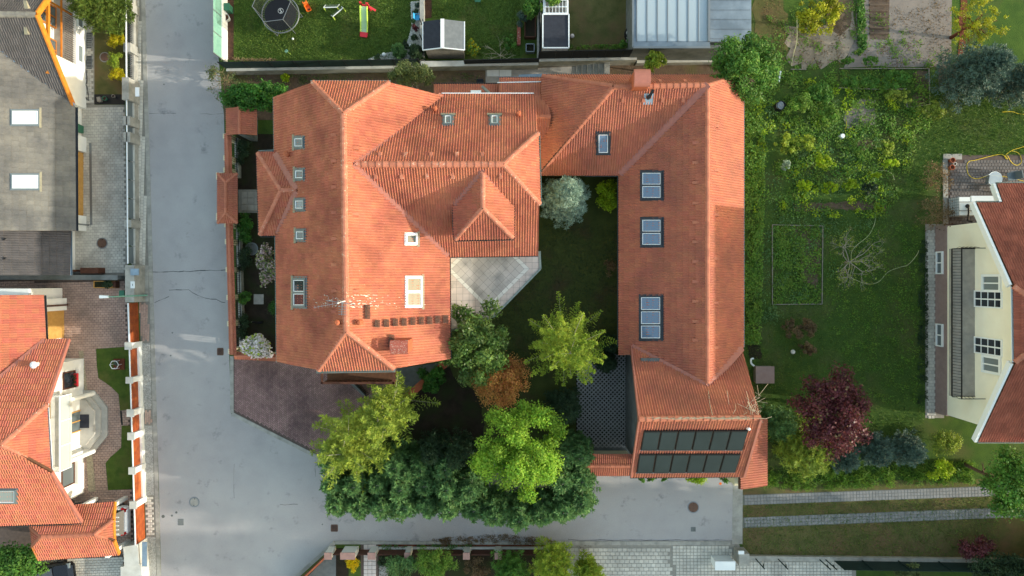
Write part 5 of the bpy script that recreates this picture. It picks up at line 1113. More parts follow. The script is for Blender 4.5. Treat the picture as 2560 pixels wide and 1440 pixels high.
mb.wall((xL, yS), (xR, yS), .2, 0, zt - .2); mb.wall((xL + .1, yS), (xL + .1, 19), .2, 0, zt - .2); mb.wall((xR, yS), (xR, 19), .2, 0, zt - .2); mb.build('wall', 'concrete_dark', V)
mb = MB(); mb.beam(P(1582, 119, zt), P(1775, 119, zt), .12, .14); mb.beam(P(1582, 119, zt), P(1582, -60, zt), .08, .14); mb.beam(P(1772, 104, zt + .05), P(1772, -60, zt + .05), .12, .2); mb.build('parapet', 'metal_grey', V)
for k in range(8): u = 1592 + k * 25.7; mb = MB(); mb.beam(P(u, 104, zt + .02), P(u, -58, zt + .02), .045, .05); mb.build('glazing_bar', 'metal_grey', V)
for k in range(7):
    u = 1592 + k * 25.7; mb = MB(); qq = [P(u + 1, 103, zt), P(u + 25, 103, zt), P(u + 25, -58, zt), P(u + 1, -58, zt)]; mb.hexa([p - Vector((0, 0, .01)) for p in qq], [p + Vector((0, 0, .01)) for p in qq]); mb.build('roof_pane', 'glass_frost', V)
for k in range(6): v = 96 - k * 24; mb = MB(); mb.beam(P(1778, v, zt + .02), P(1876, v, zt + .02), .03, .04); mb.build('standing_seam', 'zinc_roof', V)
for u, v, d, lab in ((1640, 40, (2.0, 1.0, .8), 'pale table blurred below the frosted roof light'), (1690, 80, (1.2, .6, .7), 'small pale bench blurred below the frosted roof light'), (1740, 20, (.9, 2.0, .8), 'long pale sideboard blurred below the frosted roof light')):
    q = P(u, v, .7); mb = MB(); mb.box((q.x, q.y, d[2] - .04), (d[0], d[1], .08))
    for sx in (-1, 1):
        for sy in (-1, 1): mb.box((q.x + sx * (d[0] / 2 - .06), q.y + sy * (d[1] / 2 - .06), (d[2] - .08) / 2), (.08, .08, d[2] - .08))
    tag(mb.build('indoor_table', 'wood_door'), lab, 'table')

# ------------------------------------------------------------------ walls and fences
def bars(parent, a, b, z0, z1, n, w=.02, mat='iron_black', name='fence_bar'):
    a, b = Vector(a), Vector(b); me = None
    for k in range(n):
        p = a.lerp(b, (k + .5) / n)
        if me is None: mb = MB(); mb.box((0, 0, (z0 + z1) / 2), (w, w, z1 - z0), 0, 0); o = mb.build(name, mat, parent); me = o.data
        else: o = link(name, me, parent)
        o.matrix_basis = Matrix.Translation((p.x, p.y, 0))
def rail(parent, a, b, z, w=.04, mat='iron_black', name='fence_rail'): mb = MB(); mb.beam((a[0], a[1], z), (b[0], b[1], z), w); return mb.build(name, mat, parent)

# street wall of the main house: tiled coping on cream piers with iron bars
for nm, lab, (v0, v1), piers in (('street_wall', 'tile coped street wall with iron bars north of the little gate roof', (335, 436), (344, 398, 428)), ('street_wall', 'tile coped street wall with iron bars south of the little gate roof', (556, 886), (563, 605, 674, 743, 808, 876))):
    uc = lambda v: 571 + (v - 335) * .0164 + max(0, v - 560) * .012
    a, b = P(uc(v0), v0, 1.6), P(uc(v1), v1, 1.6); t = coped(nm, lab, 'wall', a, b, .19, 1.72, .5, None, nind=60)
    mb = MB(); mb.wall(a, b, .22, 0, .45); mb.build('plinth', 'concrete', t); mb = MB(); mb.wall(a, b, .16, 1.42, 1.58); mb.build('scalloped_beam', 'plaster_warm', t)
    for v in piers: q = P(uc(v), v, 1.0); mb = MB(); mb.box((q.x + .05, q.y, .75), (.36, .3, 1.5)); mb.build('pier', 'plaster_cream', t)
    bars(t, (a.x + .06, a.y, 0), (b.x + .06, b.y, 0), .45, 1.42, int((a - b).length / .13)); rail(t, (a.x + .06, a.y), (b.x + .06, b.y), .55); rail(t, (a.x + .06, a.y), (b.x + .06, b.y), 1.35)
a, b = P(566, 433, 2.5), P(566, 557, 2.5); t = coped('gate_roof', 'small hipped tile roof over the street gate of the main house', 'gate', a, b, .58, 2.6, .5, None, hip=True, nind=60)
for v in (446, 545): q = P(566, v, 1.2); mb = MB(); mb.box((q.x, q.y, 1.1), (.4, .4, 2.2)); mb.build('pier', 'plaster_cream', t)
mb = MB(); q = P(566, 495, 1.0); mb.box((q.x, q.y, 1.0), (.06, 2.0, 1.9)); mb.build('gate_leaf', 'wood_brown', t)
a, b = P(600, 268, 2.3), P(600, 336, 2.3); coped('corner_roof', 'low tiled corner roof at the north end of the street wall under the green hedge', 'roof', a, b, .9, 2.4, .42, 0, nind=60, wth=.4, wmat='concrete_dark')
a, b = P(588, 888, 1.4), P(697, 894, 1.4); coped('court_wall', 'short tile coped wall behind the white magnolia beside the forecourt', 'wall', a, b, .2, 1.5, .5, 0, nind=30)
# forecourt stair wall with terracotta capping, glass roof below the balcony
cw = thing('garden_wall', 'garden wall with smooth orange capping running diagonally below the south gable', 'wall', tuple(P(1060, 940))); mb = MB(); mb.wall(P(1118, 905), P(1008, 1000), .30, 0, 1.0); mb.build('wall', 'concrete_dark', cw); mb = MB(); mb.wall(P(1118, 905, 1), P(1008, 1000, 1), .44, 1.0, 1.06); mb.build('capping', 'terracotta', cw)
cr = thing('car_ramp_wall', 'dark basement ramp wall with railing beside the herringbone forecourt', 'wall', tuple(P(890, 960))); mb = MB(); mb.wall(P(866, 938), P(915, 985), .18, 0, .5); mb.build('wall', 'concrete_dark', cr); rail(cr, P(880, 940).xy, P(925, 985).xy, .9, .04); bars(cr, P(880, 940), P(925, 985), .1, .9, 14, .03)
sheet('ramp', [(885, 935), (1110, 905), (1010, 990), (930, 1000)], 'concrete_dark', 0.020)

# northern retaining wall with netted fences
rw = thing('retaining_wall', 'long pale concrete retaining wall along the passage north of the orange roofs', 'wall', tuple(P(1000, 175)))
def rwall(u0, v0, u1, v1, z, w=.28):
    a, b = P(u0, v0, z), P(u1, v1, z); a.y += w / 2; b.y += w / 2; mb = MB(); mb.wall(a, b, w, 0, z); mb.build('wall_section', 'concrete', rw); mb = MB(); mb.wall(a, b, w + .06, z, z + .04); mb.build('wall_coping', 'concrete_light', rw); return a, b
nf = thing('mesh_fence', 'dark green mesh fence on the retaining wall below the trampoline lawn', 'fence', tuple(P(820, 165)))
def netfence(t, a, b, z0, z1, mat, n, post='iron_black', brace=0):
    a, b = Vector((a.x, a.y, 0)), Vector((b.x, b.y, 0)); mb = MB(); mb.wall(a, b, .02, z0, z1); mb.build('mesh_panel', mat, t)
    for k in range(n + 1):
        p = a.lerp(b, k / n); mb = MB(); mb.beam((p.x, p.y, z0), (p.x, p.y, z1 + .06), .05); mb.build('post', post, t)
        if brace: mb = MB(); mb.beam((p.x, p.y, z1 - .2), (p.x + .5 * brace, p.y + .1, .1), .04); mb.build('brace', post, t)
    rail(t, a, b, z1, .03, post, 'top_rail')
a, b = rwall(566, 177, 1052, 169, .9); netfence(nf, a, b, .94, 2.1, 'net_dkgreen', 8)
a, b = rwall(1052, 166, 1346, 162, .95); f2 = thing('mesh_fence', 'black mesh fence on the retaining wall beside the timber shed', 'fence', tuple(P(1250, 150))); netfence(f2, a + Vector((2.7, 0, 0)), b, 1.0, 1.75, 'net_black', 4)
a, b = rwall(1346, 153, 1592, 149, 1.1); f3 = thing('mesh_fence', 'black mesh fence on the retaining wall beside the glazed annex', 'fence', tuple(P(1460, 140))); netfence(f3, a, b, 1.15, 2.5, 'net_black', 6)
rwall(1592, 157, 1790, 154, .6)
gw = thing('garden_wall', 'white wall with pale green screening along the street at the north', 'wall', tuple(P(562, 60))); a, b = P(566, -50), P(567, 157); mb = MB(); mb.wall(a, b, .14, 0, .8); mb.build('wall', 'plaster_white', gw); netfence(gw, a, b, .8, 1.95, 'net_pale', 4, 'metal_grey')
gw = thing('plot_wall', 'low weathered concrete wall between the trampoline lawn and the shed lawn', 'wall', tuple(P(1056, 60))); mb = MB(); mb.wall(P(1057, -60), P(1058, 172), .26, 0, .55); mb.build('wall', 'concrete', gw); bars(gw, P(1057, 50), P(1058, 165), .55, 1.5, 3, .05); mb = MB(); mb.beam(P(1056, 48, .6), P(1060, 70, 1.4), .04); mb.build('brace', 'iron_black', gw)
gw = thing('plot_wall', 'low grey concrete wall beside the black flat roofed shed', 'wall', tuple(P(1346, 80))); mb = MB(); mb.wall(P(1347, -60), P(1347, 168), .24, 0, .7); mb.build('wall', 'concrete', gw); netfence(gw, P(1347, -60), P(1347, 160), .7, 1.6, 'net_black', 5)

# street fence of the grey roofed house
gf = thing('street_fence', 'grey concrete street fence with steel bars and dark panels before the grey roofed house', 'fence', tuple(P(340, 330)))
fx = lambda v: 340 + v * .0075
mb = MB(); mb.wall(P(fx(-50), -50), P(fx(690), 690), .22, 0, .5); mb.build('base_wall', 'concrete', gf)
for v, w, hh in ((30, .5, 1.0), (132, .55, 1.05), (235, 1.35, 1.25), (312, .55, 1.15), (352, .6, 1.15), (562, .45, 1.1)):
    q = P(fx(v), v); mb = MB(); mb.box((q.x, q.y, hh / 2), (.42, w, hh)); mb.build('pier', 'concrete', gf)
rail(gf, P(fx(-50), -50), P(fx(660), 660), 1.12, .06, 'metal_white')
for v0, v1 in ((-50, 20), (40, 120), (144, 205)): bars(gf, P(fx(v0), v0), P(fx(v1), v1), .5, 1.1, int((v1 - v0) / 4.4), .03, 'frame_dark')
for v0, v1 in ((262, 300), (324, 340), (365, 408), (409, 454), (455, 500), (501, 550), (573, 616), (617, 660)):
    mb = MB(); mb.wall(P(fx(v0), v0 + 1), P(fx(v1), v1 - 1), .05, .5, 1.05); mb.build('fence_panel', 'frame_grey', gf); mb = MB(); mb.wall(P(fx(v0), v0 + .5), P(fx(v1), v1 - .5), .26, .5, .54); mb.build('base_cap', 'concrete_light', gf)
mb = MB(); q = P(fx(230), 230, 1.25); mb.box((q.x + .05, q.y, 1.27), (.25, .55, .03)); mb.build('number_plate', 'metal_white', gf)
pb = thing('meter_pillar', 'pale concrete meter pillar with a blue lid and white plate on the west pavement', 'pillar', tuple(P(340, 710))); MB().prism([P(345, 662, .0), P(372, 664, 0), P(372, 754, 0), P(345, 754, 0)], 0, .04).build('footing', 'concrete', pb)
q0, q1 = P(352, 664), P(352, 754); mb = MB(); mb.wall(q0, q1, .55, 0, 1.25); mb.build('body', 'concrete', pb); mb = MB(); q = P(338, 680, 1.25); mb.box((q.x, q.y, 1.29), (.5, .4, .06)); mb.build('lid', 'zinc', pb); mb = MB(); q = P(332, 712, 1.25); mb.box((q.x, q.y, 1.262), (.26, .42, .02)); mb.build('plate', 'paint_white', pb); mb = MB(); mb.box((q.x, q.y, 1.276), (.03, .12, .006)); mb.build('plate_mark', 'iron_black', pb)
# timber fence of the white house
wf = thing('timber_fence', 'orange-brown timber fence between white piers along the street by the white house', 'fence', tuple(P(352, 1050))); wx = lambda v: 346 + (v - 755) * .0305
mb = MB(); mb.wall(P(wx(862), 862), P(wx(1245), 1245), .26, 0, .35); mb.build('base_wall', 'plaster_white', wf)
for v, w in ((860, .35), (943, .30), (1023, .36), (1079, .36), (1163, .34), (1246, .36)):
    q = P(wx(v), v); mb = MB(); mb.box((q.x, q.y, .62), (.34, w, 1.24)); mb.build('pier', 'plaster_white', wf); mb = MB(); mb.box((q.x, q.y, 1.26), (.44, w + .1, .05)); mb.build('pier_cap', 'concrete_light', wf)
for v0, v1, z0 in ((756, 853, .08), (868, 936, .37), (951, 1015, .37), (1031, 1071, .08), (1088, 1155, .37), (1171, 1238, .37), (1255, 1345, .08)):
    n = 5
    for k in range(n):
        za = z0 + (1.12 - z0) * k / n; zb = z0 + (1.12 - z0) * (k + 1) / n - .012; mb = MB(); mb.wall(P(wx(v0), v0), P(wx(v1), v1), .05, za, zb); mb.build('board', 'wood_panel', wf)
rail(wf, P(wx(756), 756), P(wx(853), 853), 1.14, .07, 'metal_white'); rail(wf, P(wx(868), 868), P(wx(1345), 1345), 1.15, .06, 'metal_white')
for q, lab in (([(333, 1350), (368, 1344), (372, 1395), (336, 1400)], 'n'), ([(322, 1402), (372, 1396), (376, 1460), (322, 1460)], 's')): MB().prism([P(u, v, 0) for u, v in q], 0, 1.1 if lab == 'n' else .9).build('end_block', 'concrete_light', wf)
mb = MB(); q = P(362, 1385, 1.1); mb.box((q.x, q.y, 1.12), (.3, 1.5, .05)); mb.build('cabinet_lid', 'zinc', wf)

# south boundary: pink capped piers and dark panels
sf = thing('south_fence', 'dark panel fence with pink capped stone piers along the lane at the south', 'fence', tuple(P(1000, 1380)))
for u, w in ((832, .40), (880, .85), (938, .42), (1025, .30), (1169, .36), (1246, .36)):
    q = P(u, 1372); mb = MB(); mb.box((q.x, q.y, .55), (w, .36, 1.1)); mb.build('pier', 'stone_white', sf); mb = MB(); mb.box((q.x, q.y, 1.12), (w + .06, .42, .05)); mb.build('pier_cap', 'stone_pink', sf)
for a, b in ((842, 858), (902, 928), (950, 1015), (1034, 1158), (1180, 1236), (1256, 1380)): mb = MB(); mb.wall(P(a, 1372), P(b, 1372), .04, .15, .95); mb.build('fence_panel', 'wood_brown', sf)
mb = MB(); mb.wall(P(828, 1374), P(735, 1462), .06, .1, 1.0); mb.build('fence_panel', 'wood_brown', sf); mb = MB(); mb.wall(P(828, 1374), P(735, 1462), .10, 1.0, 1.05); mb.build('panel_cap', 'terracotta', sf); mb = MB(); mb.wall(P(945, 1370), P(1390, 1370), .2, 0, .15); mb.build('plinth', 'concrete_light', sf)
# south-east: gate pier, meter cabinet and braced fence
gp = thing('gate_pier', 'concrete gate pier with white box where the lane ends at the south', 'pillar', tuple(P(1845, 1385))); mb = MB(); q = P(1842, 1378); mb.box((q.x + .1, q.y - .1, .55), (.62, .75, 1.1)); mb.build('body', 'concrete', gp); mb = MB(); q = P(1852, 1380, 1.1); mb.box((q.x, q.y, 1.16), (.34, .2, .1)); mb.build('light_box', 'metal_white', gp)
mc = thing('meter_cabinet', 'white metal cabinet with sloping lid beside the concrete gate pier', 'cabinet', tuple(P(1805, 1400))); mb = MB(); q = P(1800, 1397); mb.box((q.x, q.y, .5), (1.15, .45, 1.0)); mb.build('body', 'metal_white', mc); mb = MB(); mb.hexa([(q.x - .62, q.y - .28, 1.0), (q.x + .62, q.y - .28, 1.0), (q.x + .62, q.y + .28, 1.04), (q.x - .62, q.y + .28, 1.04)], [(q.x - .62, q.y - .28, 1.03), (q.x + .62, q.y - .28, 1.03), (q.x + .62, q.y + .28, 1.08), (q.x - .62, q.y + .28, 1.08)]); mb.build('lid', 'plastic_white', mc)
bf = thing('wire_fence', 'low concrete kerb with dark braced wire posts south of the grass track', 'fence', tuple(P(2100, 1392))); mb = MB(); mb.wall(P(1866, 1392), P(2640, 1402), .3, 0, .25); mb.build('kerb_wall', 'concrete', bf)
for u in (1886, 1942, 2045, 2060, 2150, 2240, 2340): p = P(u, 1393 + (u - 1866) * .013); mb = MB(); mb.beam((p.x, p.y, .2), (p.x, p.y, 1.7), .05); mb.build('post', 'net_dkgreen', bf); mb = MB(); mb.beam((p.x, p.y, 1.5), (p.x + .55, p.y - .4, .05), .04); mb.build('brace', 'net_dkgreen', bf)
mb = MB(); mb.wall(P(2080, 1398), P(2640, 1406), .02, .25, 1.6); mb.build('mesh_panel', 'net_dkgreen', bf)

# ------------------------------------------------------------------ street furniture, drains
lp = thing('street_lamp', 'slim pale green street lamp leaning over the west fence beside the meter pillar', 'lamp', tuple(P(368, 738))); p = P(368, 738); mb = MB(); mb.tube([(p.x, p.y, 0), (p.x, p.y, 3.7)], .055, 10, .04); mb.build('pole', 'net_pale', lp); mb = MB(); mb.beam((p.x, p.y, 3.7), (p.x - .25, p.y, 3.75), .05); mb.build('arm', 'net_pale', lp); mb = MB(); mb.hexa([(p.x - .72, p.y - .10, 3.70), (p.x - .2, p.y - .07, 3.70), (p.x - .2, p.y + .07, 3.70), (p.x - .72, p.y + .10, 3.70)], [(p.x - .70, p.y - .08, 3.82), (p.x - .2, p.y - .05, 3.80), (p.x - .2, p.y + .05, 3.80), (p.x - .70, p.y + .08, 3.82)]); mb.build('lamp_head', 'plastic_white', lp)
def manhole(u, v, r, lab, mat='rust', z=.004):
    p = P(u, v); t = thing('manhole_cover', lab, 'manhole', tuple(p)); mb = MB(); mb.lathe((p.x, p.y, z), [(r + .05, 0), (r + .05, .012), (r, .012), (r, .008)], 28); mb.build('rim', 'metal_grey', t); mb = MB(); mb.lathe((p.x, p.y, z), [(r - .01, 0), (r - .01, .013), (r - .06, .016), (r * .55, .016), (r * .5, .013)], 28); mb.build('lid', mat, t)
    for s in (-1, 1): mb = MB(); mb.box((p.x + s * r * .1, p.y + s * r * .75, z + .018), (.05, .05, .006)); mb.build('lift_hole', 'iron_black', t)
manhole(486, 1255, .27, 'round grey manhole cover in the street near the south-west crossing', 'concrete'); manhole(1733, 1268, .32, 'round rusty manhole cover at the end of the lane by the garage wing'); manhole(256, 608, .30, 'round brown manhole cover in the grey block driveway', 'rust', .03); manhole(262, 143, .27, 'round dark cover in the dry lawn strip by the grey roofed house', 'rust', .01); manhole(629, 622, .36, 'large round concrete lid in the shaded front garden of the main house', 'concrete_dark', .01)
def drain(u, v, w, h, lab):
    p = P(u, v); t = thing('street_drain', lab, 'drain', tuple(p)); mb = MB(); mb.box((p.x, p.y, .008), (w, h, .008)); mb.build('pit', 'iron_black', t); mb = MB()
    for a, b, c, d in ((0, h / 2, w, .05), (0, -h / 2, w, .05), (w / 2, 0, .05, h - .05), (-w / 2, 0, .05, h - .05)): mb.box((p.x + a, p.y + b, .014), (c, d, .014))
    mb.build('frame', 'rust', t)
    for k in range(6): mb = MB(); mb.box((p.x - w / 2 + w * (k + 1) / 7, p.y, .016), (.025, h - .06, .012)); mb.build('bar', 'rust', t)
drain(551, 879, .36, .42, 'square iron street drain beside the tile coped street wall'); drain(836, 1320, .40, .40, 'square iron street drain at the mouth of the lane')
def flatmark(name, u, v, w, h, lab, mat, cat, rnd=False, z=.010):
    p = P(u, v); mb = MB(); mb.lathe((p.x, p.y, z - .006), [(w / 2, 0), (w / 2, .006), (w / 2 * .8, .008)], 16) if rnd else mb.box((p.x, p.y, z), (w, h, .008)); tag(mb.build(name, mat), lab, cat)
flatmark('access_plate', 452, 1305, .36, .40, 'square grey access plate in the street below the round cover', 'concrete_dark', 'plate'); flatmark('access_plate', 1733, 1323, .30, .28, 'small square plate in the lane below the rusty manhole', 'concrete_dark', 'plate')
for k, (u, v, r, lab) in enumerate(((410, 211, .09, 'tiny round valve cap alone in the northern street'), (431, 832, .09, 'tiny round valve cap in the street west of the street drain'), (427, 889, .10, 'tiny round valve cap in the street below its twin'), (441, 1281, .14, 'small round valve cap nearest the manhole in the street'), (430, 1289, .13, 'small round valve cap between two others in the street'), (408, 1291, .20, 'round valve cap by the west kerb below the crossing'), (806, 1311, .09, 'tiny round valve cap beside the lane drain'))): flatmark('valve_cap', u, v, r, r, lab, 'concrete_dark', 'valve cap', True)
flatmark('orange_disc', 1801, 1209, .16, .16, 'small orange disc lying on the lane by the garage wing', 'plastic_orange', 'disc', True)
flatmark('stone_slab', 647, 748, .62, .62, 'square grey stone slab in the shaded front garden', 'slab', 'slab', z=.03)
for k, (u, v) in enumerate(((1225, 183), (1240, 183), (1256, 183), (1271, 183))): flatmark('paving_slab', u, v, .37, .40, ('first', 'second', 'third', 'fourth')[k] + ' pale paving slab from the west in the northern passage', 'terrace_light', 'slab', z=.03)
sheet('passage_paving', [(1214, 175), (1440, 166), (1440, 196), (1214, 210)], 'slab', .012)
st = thing('garden_steps', 'grey concrete steps climbing east in the passage beside the retaining wall', 'steps', tuple(P(1480, 175)))
for k in range(6): a, b = P(1440 + k * 13.5, 192), P(1440 + k * 13.5, 162); w = 13.5 / 40; MB().prism([(a.x, a.y), (a.x + w, a.y), (a.x + w, b.y), (a.x, b.y)], 0, .10 + k * .10).build('step', 'concrete', st)
tb = MB(); a = P(1297, 191, .5); b = P(1368, 188, .5); tb.hexa([(a.x, a.y - .12, .42), (b.x, b.y - .12, .42), (b.x, b.y + .1, .44), (a.x, a.y + .1, .44)], [(a.x, a.y - .12, .5), (b.x, b.y - .12, .5), (b.x, b.y + .1, .52), (a.x, a.y + .1, .52)]); tag(tb.build('tarp_cover', 'zinc'), 'blue-grey cover strip in the passage beside the link roof', 'cover')
mb = MB(); q = P(1200, 200, .4); mb.box((q.x, q.y, .42), (.4, .12, .05)); mb.box((q.x, q.y - .15, .2), (.42, .3, .4)); tag(mb.build('garden_box', 'metal_dark'), 'small dark box with a white edge in the northern passage', 'box')

# ------------------------------------------------------------------ garden things north
T = thing('trampoline', 'round black trampoline with hexagonal safety net on the northern lawn', 'trampoline', tuple(P(702, 45))); tc = P(701, 36, .8); r = 1.14
mb = MB(); mb.lathe((tc.x, tc.y, .78), [(r * .86, 0), (r * .86, .02)], 32); mb.build('jumping_mat', 'mat_black', T)
mb = MB(); mb.tube([(tc.x + r * math.cos(k * math.pi / 18), tc.y + r * math.sin(k * math.pi / 18), .8) for k in range(37)], .035, 6); mb.build('ring_frame', 'metal_grey', T)
for k in range(48):
    a = k * math.pi / 24; mb = MB(); mb.beam((tc.x + r * .86 * math.cos(a), tc.y + r * .86 * math.sin(a), .79), (tc.x + r * math.cos(a), tc.y + r * math.sin(a), .8), .012); mb.build('spring', 'metal_grey', T)
hx = [(tc.x + r * 1.0 * math.cos(math.pi / 3 * k + .12), tc.y + r * 1.0 * math.sin(math.pi / 3 * k + .12)) for k in range(6)]
for k in range(6):
    a, b = hx[k], hx[(k + 1) % 6]; mb = MB(); mb.tube([(a[0], a[1], 0), (a[0] * 1.0, a[1], 2.4)], .022, 6); mb.build('net_pole', 'metal_grey', T); mb = MB(); mb.beam((*a, 2.38), (*b, 2.38), .025); mb.build('net_top_rail', 'metal_grey', T); mb = MB(); mb.poly([(*a, .8), (*b, .8), (*b, 2.36), (*a, 2.36)]); mb.build('safety_net', 'net_thin', T)
    mb = MB(); mb.beam((a[0], a[1], .05), (tc.x + (a[0] - tc.x) * .8, tc.y + (a[1] - tc.y) * .8, .05), .04); mb.build('foot', 'metal_grey', T)
mb = MB(); q = Vector((tc.x + .02, tc.y + .22, .803))
for k in range(24):
    a0, a1 = k * math.pi / 12, (k + 1) * math.pi / 12; f = lambda a, rr: (q.x + rr * math.cos(a), q.y + rr * math.sin(a), .803); mb.poly([f(a0, .15), f(a0, .17), f(a1, .17), f(a1, .15)][::-1])
for k in range(7): t0 = k / 6; x = q.x + .05 * math.sin(t0 * 6.3); y = q.y - .1 + .2 * t0; mb.poly([(x - .028, y - .02, .803), (x + .028, y - .02, .803), (x + .02, y + .02, .803), (x - .02, y + .02, .803)])
mb.build('mat_emblem', 'paint_white', T)
tw = thing('toy_wheelbarrow', 'orange plastic toy wheelbarrow on the northern lawn beside the trampoline', 'toy', tuple(P(771, 20))); p = P(771, 20); an = math.radians(-61); d = Vector((math.cos(an), math.sin(an), 0)); s_ = Vector((-d.y, d.x, 0)); up = Vector((0, 0, 1))
mb = MB(); q = [p + d * x + s_ * y for x, y in ((-.1, -.15), (.36, -.16), (.36, .16), (-.1, .15))]; qi = [p + d * x + s_ * y for x, y in ((-.04, -.1), (.3, -.11), (.3, .11), (-.04, .1))]
for k in range(4): mb.poly([q[k] + up * .38, q[(k + 1) % 4] + up * .38, qi[(k + 1) % 4] + up * .2, qi[k] + up * .2]); mb.poly([q[(k + 1) % 4] + up * .38, q[k] + up * .38, qi[k] + up * .16, qi[(k + 1) % 4] + up * .16])
mb.poly([x + up * .2 for x in qi]); mb.build('tray', 'plastic_orange', tw); mb = MB(); mb.beam(p - d * .1 - s_ * .12 + up * .3, p - d * .36 - s_ * .12 + up * .34, .04); mb.beam(p - d * .1 + s_ * .12 + up * .3, p - d * .36 + s_ * .12 + up * .34, .04); mb.beam(p - d * .2 - s_ * .12 + up * .32, p - d * .2 + s_ * .12 + up * .32, .16, .04); mb.build('handles', 'plastic_orange', tw); mb = MB(); c = p + d * .2 + up * .11; mb.tube([c - s_ * .05, c + s_ * .05], .11, 12); mb.build('wheel', 'plastic_black', tw)
def goal(u, v, an, lab):
    t = thing('toy_goal', lab, 'toy', tuple(P(u, v))); p = P(u, v); d = Vector((math.cos(an), math.sin(an), 0)); s_ = Vector((-d.y, d.x, 0)); a, b = p - d * .42, p + d * .42; h = .6; bk = s_ * .42
    for e in (a, b): mb = MB(); mb.beam(e, e + up * h, .045); mb.build('post', 'plastic_lime', t); mb = MB(); mb.beam(e + up * h, e + bk, .035); mb.build('stay', 'paint_white', t)
    mb = MB(); mb.beam(a + up * h, b + up * h, .045); mb.build('crossbar', 'paint_white', t); mb = MB(); mb.poly([a + up * h, b + up * h, b + bk, a + bk]); mb.poly([a, a + up * h, a + bk]); mb.poly([b, b + up * h, b + bk]); mb.build('net', 'net_goal', t)
goal(832, 28, 0.03, 'small pale toy goal standing square on the northern lawn'); goal(851, 40, math.radians(40), 'small pale toy goal turned askew behind the square one')
sd = thing('garden_slide', 'child slide with mint chute, lime edges and red ends on the northern lawn', 'slide', tuple(P(908, 48))); a = P(910, 16, .95); prof = [(0, .95), (.25, .93), (.7, .66), (1.2, .36), (1.6, .17), (1.85, .12)]; d = Vector((-.14, -1, 0)).normalized(); s_ = Vector((-d.y, d.x, 0)); pts = [Vector((a.x, a.y, 0)) + d * x * .70 + up * z for x, z in prof]
mb = MB(); 
for p0, p1 in zip(pts[:-1], pts[1:]): mb.hexa([p0 - s_ * .19 - up * .04, p1 - s_ * .19 - up * .04, p1 + s_ * .19 - up * .04, p0 + s_ * .19 - up * .04], [p0 - s_ * .19, p1 - s_ * .19, p1 + s_ * .19, p0 + s_ * .19])
mb.build('chute', 'plastic_mint', sd)
for e in (-1, 1):
    mb = MB()
    for p0, p1 in zip(pts[:-1], pts[1:]): mb.beam(p0 + s_ * .21 * e + up * .06, p1 + s_ * .21 * e + up * .06, .05, .14)
    mb.build('side_edge', 'plastic_lime', sd)
mb = MB(); p0 = pts[-1]; mb.hexa([p0 - s_ * .24 - up * .1, p0 + d * .3 - s_ * .22 - up * .1, p0 + d * .3 + s_ * .22 - up * .1, p0 + s_ * .24 - up * .1], [p0 - s_ * .24 + up * .03, p0 + d * .3 - s_ * .22 + up * .03, p0 + d * .3 + s_ * .22 + up * .03, p0 + s_ * .24 + up * .03]); mb.build('run_out', 'plastic_red', sd)
for e in (-1, 1): mb = MB(); q = pts[0] - d * .12 + s_ * .2 * e; mb.beam(q - up * .9, q + up * .3, .12, .08); mb.build('ladder_side', 'plastic_red', sd)
for k in range(3): mb = MB(); q = pts[0] - d * .16 - up * (.2 + .25 * k); mb.beam(q - s_ * .18, q + s_ * .18, .06); mb.build('rung', 'plastic_red', sd)
mb = MB(); q = pts[0] + s_ * .3; mb.beam(q + up * .02 - d * .02, q + s_ * .42 - up * .1 + d * .12, .12, .05); mb.build('side_arm', 'plastic_red', sd)
rk = thing('toy_racket', 'pale toy racket with lime handle lying on the northern lawn', 'toy', tuple(P(716, 128))); p = P(716, 128, .03); mb = MB(); mb.lathe((p.x, p.y, .02), [(.11, 0), (.11, .02), (.10, .024)], 20); mb.build('head', 'net_pale', rk); mb = MB(); mb.beam(p + Vector((.09, -.06, 0)), p + Vector((.28, -.19, 0)), .03); mb.build('handle', 'plastic_lime', rk)
def ball(name, u, v, rr, mat, lab, cat, z=0.0):
    p = P(u, v); mb = MB(); mb.lathe((p.x, p.y, z), [(rr * math.sin(math.pi * (k + .3) / 12.3), rr - rr * math.cos(math.pi * (k + .3) / 12.3)) for k in range(13)], 18); return tag(mb.build(name, mat, None, True), lab, cat)
ball('shuttle_toy', 733, 98, .07, 'plastic_white', 'small white toy on the lawn below the trampoline', 'toy'); ball('globe_lamp', 1027, 118, .12, 'plastic_white', 'white globe lamp in the pebble bed beside the dark shrub', 'lamp', .05); ball('globe_lamp', 961, 139, .13, 'plastic_white', 'white globe lamp in the pebble bed near the mesh fence', 'lamp', .05); ball('play_ball', 1430, 92, .14, 'terrace_pink', 'pink ball on the dry lawn beside the black roofed shed', 'ball')
def pot(name, u, v, r, h, mat, lab, cat='pot', soil='mulch', z=0.0):
    p = P(u, v); t = thing(name, lab, cat, (p.x, p.y, z)); mb = MB(); mb.lathe((p.x, p.y, z), [(r * .72, 0), (r, h), (r * 1.06, h), (r * 1.06, h + .03), (r * .88, h + .03), (r * .86, h - .05)], 20); mb.build('rim_and_wall', mat, t); mb = MB(); mb.lathe((p.x, p.y, z), [(r * .85, h - .08), (r * .85, h - .04)], 20); mb.build('soil_fill', soil, t); return t
pot('plant_tub', 571, 49, .20, .35, 'concrete_light', 'round grey plant tub beside the white wall at the north'); pot('flower_pot', 2375, 402, .15, .26, 'terracotta', 'northern of two terracotta pots on the patio corner', soil='bark_mulch'); pot('flower_pot', 2374, 420, .15, .26, 'terracotta', 'southern of two terracotta pots on the patio corner', soil='bark_mulch'); pot('flower_pot', 2383, 411, .10, .18, 'stone_white', 'small pale pot between the terracotta pots on the patio', soil='mulch')
